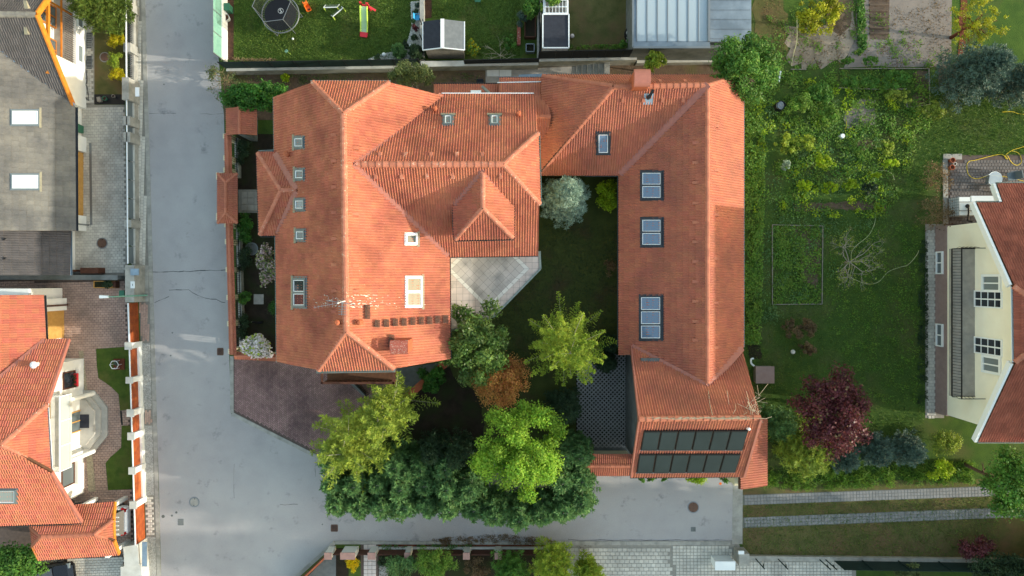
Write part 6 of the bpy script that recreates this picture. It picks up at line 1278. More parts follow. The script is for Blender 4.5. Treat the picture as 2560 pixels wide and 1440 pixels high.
mb = MB(); q = P(572, 22, .3); mb.box((q.x, q.y, .3), (.30, .40, .6)); mb.box((q.x, q.y, .62), (.34, .44, .05)); tag(mb.build('compost_bin', 'plastic_green'), 'green lidded bin beside the white wall at the north', 'bin')
def chair(name, u, v, rz, mat, lab, sc=1.0):
    t = thing(name, lab, 'chair', tuple(P(u, v))); p = P(u, v); c, s_ = math.cos(rz), math.sin(rz); f = lambda x, y, z: (p.x + (x * c - y * s_) * sc, p.y + (x * s_ + y * c) * sc, z * sc)
    q = [(-.24, -.24), (.24, -.24), (.24, .24), (-.24, .24)]; mb = MB(); mb.hexa([f(x, y, .40) for x, y in q], [f(x, y, .44) for x, y in q]); mb.build('seat', mat, t); mb = MB(); mb.hexa([f(-.24, .22, .44), f(.24, .22, .44), f(.24, .26, .44), f(-.24, .26, .44)], [f(-.24, .34, .9), f(.24, .34, .9), f(.24, .38, .9), f(-.24, .38, .9)]); mb.build('backrest', mat, t)
    for x, y in ((-.22, -.22), (.22, -.22), (.22, .22), (-.22, .22)): mb = MB(); mb.beam(f(x, y, 0), f(x, y, .4), .03 * sc); mb.build('leg', mat, t)
    for x in (-.26, .26): mb = MB(); mb.beam(f(x, -.22, .62), f(x, .28, .64), .03 * sc); mb.build('armrest', mat, t)
chair('child_chair', 1047, 48, math.pi / 2, 'plastic_blue', 'small light blue child chair on the white pebble bed', .7); chair('child_chair', 1195, 3, 0, 'plastic_green', 'small green child chair on the lawn north of the timber shed', .7)
for q, n in (([(1026, 5), (1048, 3), (1050, 145), (1005, 148), (1012, 118), (1022, 95), (1030, 65), (1028, 30)], 2600), ([(918, 150), (935, 142), (962, 134), (992, 128), (1000, 150)], 1100)):
    sheet('pebble_bed', q, 'gravel_white', .014); pebbles('pebbles', q, n, .045, 'gravel_white', None, .016, label='white pebbles in the bed ' + ('along the plot wall' if n > 2000 else 'below the round shrub by the mesh fence'))
rb = thing('raised_bed', 'dark timber raised bed beside the low grey wall in the shed garden', 'planter', tuple(P(1320, 70)))
for a, b in (((1312, 45), (1312, 98)), ((1338, 45), (1338, 98)), ((1312, 98), (1338, 98)), ((1312, 45), (1338, 45))): mb = MB(); mb.wall(P(*a), P(*b), .06, 0, .45); mb.build('plank', 'wood_brown', rb)
MB().prism([P(1313, 46), P(1337, 46), P(1337, 97), P(1313, 97)], 0, .36).build('soil_fill', 'soil_dark', rb); mb = MB(); mb.wall(P(1297, 60), P(1297, 115), .22, 0, .25); mb.build('brick_edge', 'brick_red', rb)
cf = thing('cold_frame', 'small square cold frame with grey rim by the black fence', 'planter', tuple(P(1324, 124)))
for a, b in (((1315, 115), (1315, 134)), ((1335, 115), (1335, 134)), ((1315, 134), (1335, 134)), ((1315, 115), (1335, 115))): mb = MB(); mb.wall(P(*a), P(*b), .05, 0, .4); mb.build('plank', 'metal_grey', cf)
MB().prism([P(1316, 116), P(1334, 116), P(1334, 133), P(1316, 133)], 0, .2).build('soil_fill', 'soil_dark', cf)
hc = thing('hose_coil', 'black and pale coiled garden hose beside the glazed annex', 'hose', tuple(P(1568, 86))); p = P(1568, 88); mb = MB(); mb.tube([(p.x + .2 * math.cos(k * .5) * (1 - k * .006), p.y + .34 * math.sin(k * .5), .05 + k * .006) for k in range(60)], .025, 5); mb.build('coil', 'plastic_black', hc); mb = MB(); mb.tube([(p.x + .05 + .16 * math.cos(k * .5 + 1), p.y - .1 + .3 * math.sin(k * .5 + 1), .3 + k * .004) for k in range(30)], .022, 5); mb.build('coil', 'plastic_white', hc)
mb = MB(); q = P(1573, 112, .1); mb.box((q.x, q.y, .1), (.3, .2, .18), .3); tag(mb.build('clay_pot', 'terracotta'), 'terracotta trough at the foot of the glazed annex', 'planter')

# ------------------------------------------------------------------ things in the west plots
pl_ = thing('flower_trough', 'wooden flower trough with green plants at the red driveway corner', 'planter', tuple(P(272, 712))); mb = MB()
for a, b in (((245, 703), (298, 703)), ((245, 719), (298, 719)), ((245, 703), (245, 719)), ((291, 703), (291, 719))): mb = MB(); mb.wall(P(*a), P(*b), .05, .03, .45); mb.build('plank', 'wood_door', pl_)
MB().prism([P(246, 704), P(290, 704), P(290, 718), P(246, 718)], .03, .38).build('soil_fill', 'soil_dark', pl_); MB().prism([P(293, 703), P(300, 703), P(300, 719), P(293, 719)], .03, .5).build('end_box', 'wood_brown', pl_)
mb = MB(); q = P(242, 677); mb.box((q.x, q.y, .4), (1.1, .35, .75)); tag(mb.build('log_box', 'wood_brown'), 'brown wooden box by the mossy boundary wall', 'box'); mb = MB(); q = P(310, 733, .4); mb.box((q.x, q.y, .35), (.3, .35, .65)); tag(mb.build('small_bin', 'plastic_green'), 'small green bin beside the meter pillar', 'bin')
wb = thing('wheelie_bin', 'dark green wheeled bin beside the grey roofed house garage', 'bin', tuple(P(202, 325))); q = P(202, 325); mb = MB(); mb.hexa([(q.x - .2, q.y - .22, .03), (q.x + .2, q.y - .22, .03), (q.x + .2, q.y + .22, .03), (q.x - .2, q.y + .22, .03)], [(q.x - .27, q.y - .28, .95), (q.x + .25, q.y - .28, .95), (q.x + .25, q.y + .28, .95), (q.x - .27, q.y + .28, .95)]); mb.build('body', 'plastic_green', wb); mb = MB(); mb.box((q.x, q.y, .99), (.58, .6, .07)); mb.build('lid', 'plastic_green', wb)
for sx in (-1, 1): mb = MB(); mb.tube([(q.x - .25, q.y + sx * .2, .1), (q.x - .25, q.y + sx * .28, .1)], .1, 10); mb.build('wheel', 'plastic_black', wb)
for v0, v1, k in ((82, 122, 'northern'), (140, 173, 'southern')):
    ww = thing('window_well', k + ' basement light well with grating by the white terrace', 'grating', tuple(P(224, (v0 + v1) / 2))); a, b = P(217, v0), P(231, v1); MB().prism([(a.x, a.y), (b.x, a.y), (b.x, b.y), (a.x, b.y)], .034, .05).build('frame', 'metal_grey', ww)
    for j in range(9): mb = MB(); y = a.y + (b.y - a.y) * (j + .5) / 9; mb.box(((a.x + b.x) / 2, y, .056), ((b.x - a.x) - .05, .05, .012)); mb.build('bar', 'metal_dark', ww)
pot('plant_pot', 266, 248, .13, .2, 'plastic_green', 'green pot on the black bed by the grey fence'); pot('plant_pot', 287, 242, .10, .18, 'wood_grey', 'small grey pot on the black bed by the grey fence')
mb = MB(); q = P(252, 250); mb.box((q.x, q.y, .12), (.22, .28, .24), .2); tag(mb.build('wooden_crate', 'wood_grey'), 'small weathered crate on the black bed', 'crate')
pl2 = thing('plant_cage', 'hexagonal wire plant frame on a square plinth in the small front lawn', 'planter', tuple(P(295, 910))); q = P(300, 910); mb = MB(); mb.box((q.x, q.y, .08), (.68, .68, .06)); mb.build('plinth', 'bark_mulch', pl2); mb = MB()
h6 = [(q.x - .1 + .27 * math.cos(k * math.pi / 3), q.y + .27 * math.sin(k * math.pi / 3), .45) for k in range(6)]
for k in range(6): mb.beam(h6[k], h6[(k + 1) % 6], .03); mb.beam(h6[k], (h6[k][0], h6[k][1], .1), .025)
mb.build('wire_frame', 'metal_white', pl2)
hs = MB(); hs.tube([P(216, 150, .05), P(214, 170, .05), P(218, 200, .05), P(213, 215, .05), P(210, 230, .05), P(216, 248, .05), P(222, 252, .05), P(221, 235, .05), P(217, 215, .06), P(207, 208, .1), P(204, 200, .1), P(208, 193, .1), P(216, 196, .06)], .018, 5); tag(hs.build('cable', 'plastic_black'), 'thin dark cable curling along the white terrace wall', 'cable')
# cars
def car(name, lab, c, yaw, mat, L=4.2, W=1.75, roofbars=False, estate=True):
    t = thing(name, lab, 'car', (c[0], c[1], 0)); ca, sa = math.cos(yaw), math.sin(yaw); f = lambda x, y, z: (c[0] + x * ca - y * sa, c[1] + x * sa + y * ca, z + .03)
    # body sections from tail (-L/2) to nose: (x, half width, bottom, top)
    S_ = [(-L / 2, W * .42, .42, .78), (-L / 2 + .1, W * .48, .28, .88), (-L / 2 + .5, W * .5, .22, .95), (-.4, W * .5, .2, .95), (.7, W * .5, .2, .93), (L / 2 - .9, W * .49, .22, .88), (L / 2 - .25, W * .46, .26, .74), (L / 2, W * .38, .36, .6)]
    rings = []
    for x, w, z0, z1 in S_: rings.append([f(x, -w * .94, z0), f(x, -w, z0 + .2), f(x, -w, z1 - .14), f(x, -w * .9, z1), f(x, w * .9, z1), f(x, w, z1 - .14), f(x, w, z0 + .2), f(x, w * .94, z0)])
    mb = MB()
    for a, b in zip(rings[:-1], rings[1:]):
        for k in range(8): mb.poly([a[k], a[(k + 1) % 8], b[(k + 1) % 8], b[k]][::-1], .5)
    mb.poly(rings[0], .5); mb.poly(rings[-1][::-1], .5); mb.build('body', mat, t, False)
    G_ = [(-L / 2 + .12, .86, .95), (-L / 2 + .55, .68, 1.42), (.35, .68, 1.46), (1.05, .8, .95)] if estate else [(-L / 2 + .6, .8, .93), (-.9, .66, 1.38), (.3, .66, 1.42), (1.05, .8, .94)]
    mb = MB(); g = [(f(x, -w * W / 2, z), f(x, w * W / 2, z)) for x, w, z in G_]
    for a, b in ((0, 1), (2, 3)): mb.poly([g[a][0], g[b][0], g[b][1], g[a][1]])
    for e in (0, 1): mb.poly([g[0][e], g[1][e], g[2][e], g[3][e]] if e == 0 else [g[3][e], g[2][e], g[1][e], g[0][e]])
    mb.build('windows', 'glass_dark', t)
    mb = MB(); q = [f(G_[1][0] - .03, -.70 * W / 2, G_[1][2] + .005), f(G_[2][0] + .05, -.70 * W / 2, G_[2][2] + .005), f(G_[2][0] + .05, .70 * W / 2, G_[2][2] + .005), f(G_[1][0] - .03, .70 * W / 2, G_[1][2] + .005)]; mb.hexa(q, [(x, y, z + .035) for x, y, z in q]); rf = mb.build('roof', mat, t)
    for x in (-L / 2 + .8, L / 2 - .85):
        for s_ in (-1, 1): mb = MB(); mb.tube([f(x, s_ * (W / 2 - .2), .31 - .03), f(x, s_ * (W / 2 + .005), .31 - .03)], .31, 16); wl_ = mb.build('wheel', 'plastic_black', t); mb = MB(); mb.tube([f(x, s_ * (W / 2), .28), f(x, s_ * (W / 2 + .012), .28)], .19, 12); mb.build('rim', 'metal_grey', wl_)
    for s_ in (-1, 1): mb = MB(); mb.hexa([f(-L / 2 + .02, s_ * W * .34, .6), f(-L / 2 + .02, s_ * W * .44, .6), f(-L / 2 + .3, s_ * W * .49, .7), f(-L / 2 + .3, s_ * W * .40, .7)], [f(-L / 2 + .06, s_ * W * .34, .9), f(-L / 2 + .06, s_ * W * .44, .9), f(-L / 2 + .32, s_ * W * .485, .93), f(-L / 2 + .3, s_ * W * .40, .98)]); mb.build('tail_light', 'lamp_red', t)
    for s_ in (-1, 1): mb = MB(); mb.box(f(L / 2 - .2, s_ * W * .36, .66), (.2, .3, .12), yaw); mb.build('headlight', 'glass_grey', t); mb = MB(); mb.box(f(.75, s_ * (W / 2 + .1), .98), (.14, .2, .12), yaw); mb.build('wing_mirror', mat, t)
    mb = MB(); mb.box(f(-L / 2 - .02, 0, .6), (.02, .5, .12), yaw); mb.build('number_plate', 'paint_white', t)
    if roofbars:
        for k in range(5): mb = MB(); y = -.5 + .25 * k; mb.beam(f(-L / 2 + .1, y, 1.53), f(.2, y, 1.56), .06, .03); mb.build('roof_bar', 'metal_white', rf)
        for x in (-L / 2 + .35, -.1): mb = MB(); mb.beam(f(x, -.62, 1.50), f(x, .62, 1.50), .03); mb.build('cross_bar', 'metal_dark', rf)
q = P(319, 1303, .8); car('parked_car', 'white car with roof bars parked tail first under the small carport', (q.x - 2.1, q.y), math.pi, 'car_white', roofbars=True); q = P(95, 1452, .8); car('parked_car', 'dark car on grey paving at the bottom edge beside the green bush', (q.x, q.y), math.radians(8), 'car_black')

# ------------------------------------------------------------------ things in the east gardens
tk = thing('water_tank', 'white plastic water tank in a wire cage beside the yellow house', 'tank', tuple(P(2395, 520))); q = P(2395, 520, .5); x0, x1 = P(2368, 0).x, P(2368, 0).x + 1.0; yc = P(0, 520).y; mb = MB(); mb.box(((x0 + x1) / 2, yc, .62), (.96, 1.1, 1.0)); mb.build('tank_body', 'plastic_white', tk)
mb = MB(); mb.lathe(((x0 + x1) / 2, yc, 1.12), [(.12, 0), (.12, .06), (.1, .07)], 14); mb.build('tank_lid', 'plastic_black', tk); mb = MB(); mb.box(((x0 + x1) / 2, yc, .06), (1.05, 1.2, .12)); mb.build('pallet', 'wood_grey', tk)
for k in range(6): mb = MB(); z = .2 + k * .19; mb.beam((x0 - .02, yc - .6, z), (x0 - .02, yc + .6, z), .02); mb.build('cage_bar', 'metal_grey', tk)
for k in range(8): mb = MB(); y = yc - .58 + k * .166; mb.beam((x0 - .03, y, .12), (x0 - .03, y, 1.16), .018); mb.build('cage_bar', 'metal_grey', tk)
for y in (yc - .28, yc + .25): mb = MB(); mb.beam((x0, y, 1.15), (x1, y, 1.15), .025); mb.build('cage_bar', 'metal_dark', tk)
mb = MB(); mb.tube([((x0 + x1) / 2 + .05, yc, 1.16), ((x0 + x1) / 2 + .02, yc - .4, 1.22), ((x0 + x1) / 2 - .02, yc - .9, 1.2), ((x0 + x1) / 2 - .03, yc - 1.0, 1.6)], .05, 8); mb.build('filler_hose', 'plastic_black', tk)
gt = thing('patio_table', 'round glass garden table with pale cross frame on the patio', 'table', tuple(P(2488, 447))); q = P(2488, 447, .72); mb = MB(); mb.lathe((q.x, q.y, .70), [(.43, 0), (.44, .01), (.43, .02)], 32); mb.build('table_top', 'glass_frost', gt); mb = MB(); mb.tube([(q.x + .44 * math.cos(k * math.pi / 16), q.y + .44 * math.sin(k * math.pi / 16), .71) for k in range(33)], .018, 5); mb.build('rim', 'metal_white', gt)
for k in range(4): a = math.pi / 4 + k * math.pi / 2; mb = MB(); mb.beam((q.x, q.y, .69), (q.x + .42 * math.cos(a), q.y + .42 * math.sin(a), .69), .03); mb.beam((q.x + .4 * math.cos(a), q.y + .4 * math.sin(a), .69), (q.x + .34 * math.cos(a), q.y + .34 * math.sin(a), 0.03), .03); mb.build('leg', 'metal_white', gt)
for u, v, a, lab in ((2462, 455, math.radians(80), 'dark mesh patio chair west of the round glass table'), (2484, 472, math.radians(170), 'dark mesh patio chair south of the round glass table, half under the roof'), (2516, 443, math.radians(-80), 'dark mesh patio chair east of the round glass table')): chair('patio_chair', u, v, a, 'frame_grey', lab)
def hose(name, px, r, mat, lab, z=.04):
    pts = [P(u, v, z) for u, v in px]; out = []
    for i in range(len(pts) - 1):
        p0, p1, p2, p3 = pts[max(i - 1, 0)], pts[i], pts[i + 1], pts[min(i + 2, len(pts) - 1)]
        for k in range(5): t = k / 5; out.append(.5 * ((2 * p1) + (p2 - p0) * t + (2 * p0 - 5 * p1 + 4 * p2 - p3) * t * t + (3 * p1 - p0 - 3 * p2 + p3) * t ** 3))
    out.append(pts[-1]); mb = MB(); mb.tube(out, r, 5); return tag(mb.build(name, mat), lab, 'hose')
hose('garden_hose', [(2570, 456), (2540, 448), (2500, 440), (2470, 440), (2440, 447), (2422, 437), (2417, 418), (2422, 404), (2440, 400), (2470, 392), (2500, 386), (2514, 392), (2518, 398), (2512, 390), (2530, 376), (2555, 368), (2575, 360)], .02, 'plastic_yellow', 'yellow garden hose looping over the patio')
hose('garden_hose', [(2518, 388), (2528, 405), (2540, 413), (2552, 408), (2553, 395), (2545, 382), (2530, 378)], .02, 'plastic_yellow', 'loose yellow hose loop at the patio edge')
hose('garden_hose', [(2189, 535), (2186, 560), (2170, 590), (2140, 615), (2128, 635), (2130, 670), (2125, 690), (2140, 700), (2160, 708), (2180, 710), (2200, 702), (2220, 680), (2250, 668), (2270, 662), (2290, 640), (2298, 625)], .018, 'hose_pale', 'long pale hose winding across the shaded eastern lawn')
hose('garden_hose', [(2505, 280), (2530, 279), (2545, 284), (2565, 286)], .018, 'plastic_yellow', 'short yellow hose end on the sunny lawn at the east edge'); hose('garden_hose', [(2182, 448), (2186, 432), (2198, 426), (2215, 427), (2230, 435), (2236, 450)], .018, 'hose_pale', 'pale hose arch among the young shrubs'); hose('washing_line', [(1860, 172), (1900, 178)], .01, 'plastic_white', 'short pale line beside the eastern tree')
rbn = thing('rain_barrel', 'grey round water barrel in the weeds by the eastern tree', 'barrel', tuple(P(1943, 270))); q = P(1943, 270); mb = MB(); mb.lathe((q.x, q.y, 0), [(.26, 0), (.30, .25), (.30, .5), (.28, .62), (.28, .66), (.24, .66), (.24, .6)], 24); mb.build('barrel_body', 'plastic_black', rbn); mb = MB(); mb.lathe((q.x - .06, q.y, .6), [(.24, 0), (.24, .05), (.18, .06), (.16, .04), (.08, .05), (.06, .08)], 24); mb.build('lid', 'metal_grey', rbn)
mb = MB(); q = P(2101, 342); mb.lathe((q.x, q.y, 0), [(.17, 0), (.18, .02), (.14, .30), (.12, .33)], 18); tag(mb.build('bucket', 'plastic_white'), 'white bucket in the green garden', 'bucket'); hose('plastic_pipe', [(2111, 323), (2116, 316), (2116, 302)], .025, 'plastic_yellow', 'short bent yellow pipe on the bare soil patch')
cb = thing('cellar_hatch', 'brown flat hatch with pale frame beside the garage wing', 'hatch', tuple(P(1904, 934))); q = P(1904, 934); mb = MB(); mb.box((q.x, q.y, .3), (1.05, .98, .5)); mb.build('box', 'wood_grey', cb); mb = MB(); mb.box((q.x, q.y, .57), (1.15, 1.05, .05)); mb.build('lid', 'plinth_pink', cb); hose('bent_pipe', [(1885, 915), (1878, 908), (1878, 898), (1884, 896)], .06, 'plastic_white', 'short white bent pipe beside the brown hatch', .5)
hose('fabric_sheet_roll', [(1950, 178), (1946, 205)], .09, 'zinc', 'blue-grey rolled sheet under the big eastern tree', .3)
def edging(px, lab, mat='wood_grey'):
    t = thing('bed_edging', lab, 'edging', tuple(P(*px[0])))
    for a, b in zip(px[:-1], px[1:]): mb = MB(); mb.wall(P(*a), P(*b), .04, 0, .09); mb.build('edge_board', mat, t)
edging([(1930, 562), (2056, 565), (2054, 760), (1930, 761), (1930, 562)], 'pale board edging around the rectangular weedy bed'); edging([(2098, 172), (2321, 172), (2323, 262), (2267, 269), (2264, 250)], 'pale board edging of the northern vegetable bed'); edging([(2096, 220), (2200, 224), (2265, 223)], 'thin board dividing the northern vegetable bed'); edging([(1976, 174), (2015, 174)], 'short plank at the end of the sandy bed')
hose('string_line', [(1992, 30), (1992, 100), (1985, 130), (1978, 165)], .02, 'hose_pale', 'pale string along the edge of the sandy bed', .1)
# black and white cat walking in the front garden
CT = thing('cat', 'black and white cat walking through the shaded front garden', 'cat', tuple(P(648, 806))); q = P(648, 806); px_ = lambda x, y, z: (q.x + x, q.y + y, z)
def blob(secs, n=10):
    mb = MB(); rings = []
    for (x, y, z, rw, rh) in secs: rings.append([px_(x, y + rw * math.cos(2 * math.pi * k / n), z + rh * math.sin(2 * math.pi * k / n)) for k in range(n)])
    for a, b in zip(rings[:-1], rings[1:]):
        for k in range(n): mb.poly([a[k], b[k], b[(k + 1) % n], a[(k + 1) % n]], .5)
    mb.poly(rings[0][::-1], .5); mb.poly(rings[-1], .5); return mb
mb = blob([(.27, 0, .20, .03, .04), (.24, 0, .20, .07, .08), (.12, 0, .20, .085, .095), (-.02, 0, .20, .075, .085), (-.14, .01, .21, .08, .09), (-.2, .02, .24, .05, .06), (-.25, .03, .29, .045, .05), (-.3, .035, .31, .05, .05), (-.345, .04, .30, .04, .038), (-.375, .045, .285, .02, .02)])
for x, y, dx in ((-.13, .05, -.05), (-.13, -.04, .04), (.2, .05, .05), (.2, -.05, -.04)): mb.tube([px_(x, y, .18), px_(x + dx * .5, y, .1), px_(x + dx, y, .012)], [.035, .024, .02], 6)
for s_ in (-1, 1): mb.tube([px_(-.295, .035 + s_ * .03, .345), px_(-.29, .035 + s_ * .04, .39)], [.02, .004], 5)
mb.tube([px_(.25, 0, .22), px_(.33, .02, .26), px_(.38, .06, .30), px_(.37, .10, .34)], [.022, .02, .017, .01], 6); mb.build('body', 'fur_black', CT, True)
mb = blob([(-.28, .035, .30, .052, .02), (-.335, .04, .295, .044, .042), (-.372, .045, .285, .03, .03), (-.385, .046, .28, .012, .012)]); mb.build('white_muzzle', 'fur_white', CT, True)
for s_ in (-1, 1): mb = MB(); mb.box(px_(-.352, .04 + s_ * .022, .318), (.012, .014, .012)); mb.build('eye', 'plastic_lime', CT)

# ------------------------------------------------------------------ vegetation
def unit(a): return a / np.maximum(np.linalg.norm(a, axis=1, keepdims=True), 1e-9)
def rhombs(name, Cn, D, Nn, L, W, mat, parent, tint, bend=0.0):
    D = unit(D); S_ = unit(np.cross(Nn, D)); L = np.asarray(L).reshape(-1, 1) / 2; W = np.asarray(W).reshape(-1, 1) / 2
    V = np.stack([Cn - D * L, Cn + S_ * W - D * L * .15, Cn + D * L, Cn - S_ * W - D * L * .15], axis=1)
    return fastmesh(name, V.reshape(-1, 3), 4, mat, parent, np.clip(tint, 0, .999))
def rdir(n, zmin=-1.0):
    d = unit(RNG.normal(size=(int(n * 3) + 20, 3))); d = d[d[:, 2] > zmin]; 
    while len(d) < n: e = unit(RNG.normal(size=(n, 3))); d = np.vstack([d, e[e[:, 2] > zmin]])
    return d[:n]
def trunk_mesh(base, top, r, limbs, mat, parent, spread=1.0, zc=None):
    mb = MB(); base, top = Vector(base), Vector(top); mid = base.lerp(top, .5) + Vector((random.uniform(-.1, .1), random.uniform(-.1, .1), 0)); mb.tube([base, base.lerp(mid, .5), mid, top], [r, r * .85, r * .65, r * .22], 7)
    for k in range(limbs):
        t = random.uniform(.35, .85); p = base.lerp(top, t); a = 2.4 * k + random.uniform(-.4, .4); l = spread * random.uniform(.5, .9) * (1.1 - t * .5); e = p + Vector((math.cos(a) * l, math.sin(a) * l, l * random.uniform(.25, .7))); m = p.lerp(e, .5) + Vector((0, 0, .12 * l)); rr = r * (.42 - .2 * t)
        mb.tube([p, m, e], [rr, rr * .7, rr * .25], 5)
        for j in range(2): b2 = a + random.uniform(-.9, .9); e2 = m + Vector((math.cos(b2) * l * .45, math.sin(b2) * l * .45, l * .25)); mb.tube([m, e2], [rr * .5, rr * .15], 4)
    return mb.build('trunk', mat, parent, True)
def broad(name, label, u, v, ru, rv, zt, zb, mat, n, leaf=(.16, .11), clumps=34, cr=(.14, .34), cat='tree', group=None, bark='bark', limbs=7, trunk_r=.12, fill=.8, up=.4, z0=0.0, part='crown', flat=1.0, extra=None):
    zm = zb + (zt - zb) * .55; c = P(u, v, zm); k = (H - zm) / FPX; a, b, h = ru * k, rv * k, (zt - zb) / 2 * flat
    t = thing(name, label, cat, (c.x, c.y, z0), group)
    d = unit(RNG.normal(size=(clumps, 3))); d[:, 2] = np.abs(d[:, 2]) * .95 - .15; rad = RNG.random((clumps, 1)) ** .38 * fill
    sc = np.array([a, b, h]); cc = np.array(c)[None, :] + d * rad * sc; R_ = RNG.uniform(cr[0], cr[1], clumps) * (a + b) / 2
    w = R_ ** 2; idx = RNG.choice(clumps, n, p=w / w.sum()); dd = rdir(n, -.45); rr = R_[idx][:, None] * (.35 + .75 * RNG.random((n, 1)) ** .7)
    pos = cc[idx] + dd * rr * np.array([1, 1, .8]) + RNG.normal(0, .22, (n, 3)) * R_[idx][:, None]; pos[:, 2] = np.maximum(pos[:, 2], z0 + .03)
    nn = unit(dd + RNG.normal(0, .55, (n, 3)) + np.array([0, 0, up])); D = np.cross(nn, RNG.normal(size=(n, 3)))
    L = leaf[0] * RNG.uniform(.6, 1.3, n); ct = RNG.random(clumps); tint = .62 * ct[idx] + .38 * RNG.random(n)
    cr_ = rhombs(part, pos, D, nn, L, L * leaf[1] / leaf[0], mat, t, tint)
    if extra: 
        m2, f = extra; kk = RNG.random(n) < f; rhombs('blossom' if 'petal' in m2 else 'leaves', pos[kk] + nn[kk] * .05, D[kk], nn[kk], L[kk] * 1.15, L[kk] * .9, m2, t, RNG.random(kk.sum()))
    if limbs: trunk_mesh((c.x, c.y, z0), (c.x, c.y, zb + (zt - zb) * .7), trunk_r, limbs, bark, t, (a + b) / 2)
    return t
def conif(name, label, u, v, ru, zt, zb, mat, nb=150, steps=12, nl=3, leaf=(.26, .05), droop=.15, rise=.1, power=.8, fuzz=.6, cat='tree', group=None, bark='bark', trunk_r=.14, irr=.25, rmin=.10, rv=None, lean=(0, 0), z0=0.0, twigs=.42):
    zm = zb + (zt - zb) * .45; c = P(u, v, zm); k = (H - zm) / FPX; R0 = ru * k; ry = (rv or ru) / ru; t = thing(name, label, cat, (c.x, c.y, z0), group)
    Cs, Ds, Ts = [], [], []; mbr = MB()
    for i in range(nb):
        f = (i + .5) / nb; f = f ** .9; a = i * 2.39996 + random.uniform(-.3, .3); l = R0 * max(rmin, (1 - f) ** power) * random.uniform(1 - irr, 1 + irr * .6); z = zb + (zt - zb) * f
        dx, dy = math.cos(a), math.sin(a) * ry; s = np.linspace(.12, 1, steps)[:, None]; p0 = np.array([c.x + lean[0] * f, c.y + lean[1] * f, z])
        pts = p0 + np.hstack([dx * l * s, dy * l * s, l * (rise * s - droop * s ** 2 + rise * .6 * s ** 3)])
        pts += RNG.normal(0, .015, pts.shape); dirv = np.array([dx, dy, rise - droop * .6]); 
        for j in range(nl):
            Cs.append(pts); dd = unit(np.tile(dirv, (steps, 1)) + RNG.normal(0, fuzz, (steps, 3))); Ds.append(dd); Ts.append(.5 * s[:, 0] + .2 * random.random() + .28 * RNG.random(steps))
        if twigs:
            for sg in (-1, 1):
                sd_ = np.array([-dy * sg + dx * .55, dx * sg + dy * .55, .12]); tl_ = l * twigs * (1.05 - s) * RNG.uniform(.5, 1.3, s.shape)
                for q in ((.35, .7, 1.0) if leaf[0] > .14 else (.15, .3, .45, .6, .75, .9)):
                    Cs.append(pts + sd_ * tl_ * q); Ds.append(unit(np.tile(sd_, (steps, 1)) + RNG.normal(0, fuzz, (steps, 3)))); Ts.append(.5 * s[:, 0] + .2 * random.random() + .28 * RNG.random(steps))
        if i % 3 == 0: mbr.tube([p0, pts[-1]], [.018, .006], 4)
    Cn = np.vstack(Cs); D = np.vstack(Ds); T_ = np.concatenate(Ts); n = len(Cn); L = leaf[0] * RNG.uniform(.6, 1.25, n); Cn = Cn + D * (L * .4)[:, None]; nn = unit(RNG.normal(0, .6, (n, 3)) + np.array([0, 0, 1.0]))
    rhombs('crown', Cn, D, nn, L, L * leaf[1] / leaf[0], mat, t, T_)
    mbr.tube([(c.x, c.y, z0), (c.x + lean[0] * .5, c.y + lean[1] * .5, (zb + zt) / 2), (c.x + lean[0], c.y + lean[1], zt)], [trunk_r, trunk_r * .6, .02], 7); mbr.build('trunk', bark, t); return t
def bare(name, label, u, v, ru, zt, mat, seed, n0=6, depth=4, cat='tree', r0=.05, leafmat=None, nleaf=0, spread=.9, group=None):
    rnd = random.Random(seed); zm = zt * .5; c = P(u, v, zm); R0 = ru * (H - zm) / FPX; t = thing(name, label, cat, (c.x, c.y, 0), group); mb = MB(); tips = []
    def grow(p, d, l, r, dep):
        e = p + d * l; m = p.lerp(e, .5) + Vector((rnd.gauss(0, .06), rnd.gauss(0, .06), rnd.gauss(0, .04))) * l; mb.tube([p, m, e], [r, r * .8, r * .6], 4 if dep < 3 else 5, cap=False)
        if dep <= 1: tips.append(e); tips.append(m); return
        for k in range(rnd.choice((2, 3, 3))): nd = (d + Vector((rnd.gauss(0, spread * .7), rnd.gauss(0, spread * .7), rnd.gauss(.05, .3)))).normalized(); grow(e if rnd.random() < .6 else m, nd, l * rnd.uniform(.55, .8), r * .6, dep - 1)
    for k in range(n0): a = 2 * math.pi * k / n0 + rnd.uniform(-.4, .4); d = Vector((math.cos(a) * spread, math.sin(a) * spread, rnd.uniform(.3, 1.0))).normalized(); grow(Vector((c.x, c.y, zt * .2)), d, R0 * .45, r0 * .7, depth)
    mb.tube([(c.x, c.y, 0), (c.x, c.y, zt * .25)], [r0 * 1.4, r0], 6); mb.build('branches', mat, t)
    if leafmat and nleaf: tp = np.array(tips)[RNG.integers(0, len(tips), nleaf)] + RNG.normal(0, .08, (nleaf, 3)); nn = rdir(nleaf, 0); L = RNG.uniform(.06, .13, nleaf); rhombs('leaves', tp, np.cross(nn, RNG.normal(size=(nleaf, 3))), nn, L, L * .7, leafmat, t, RNG.random(nleaf))
    return t
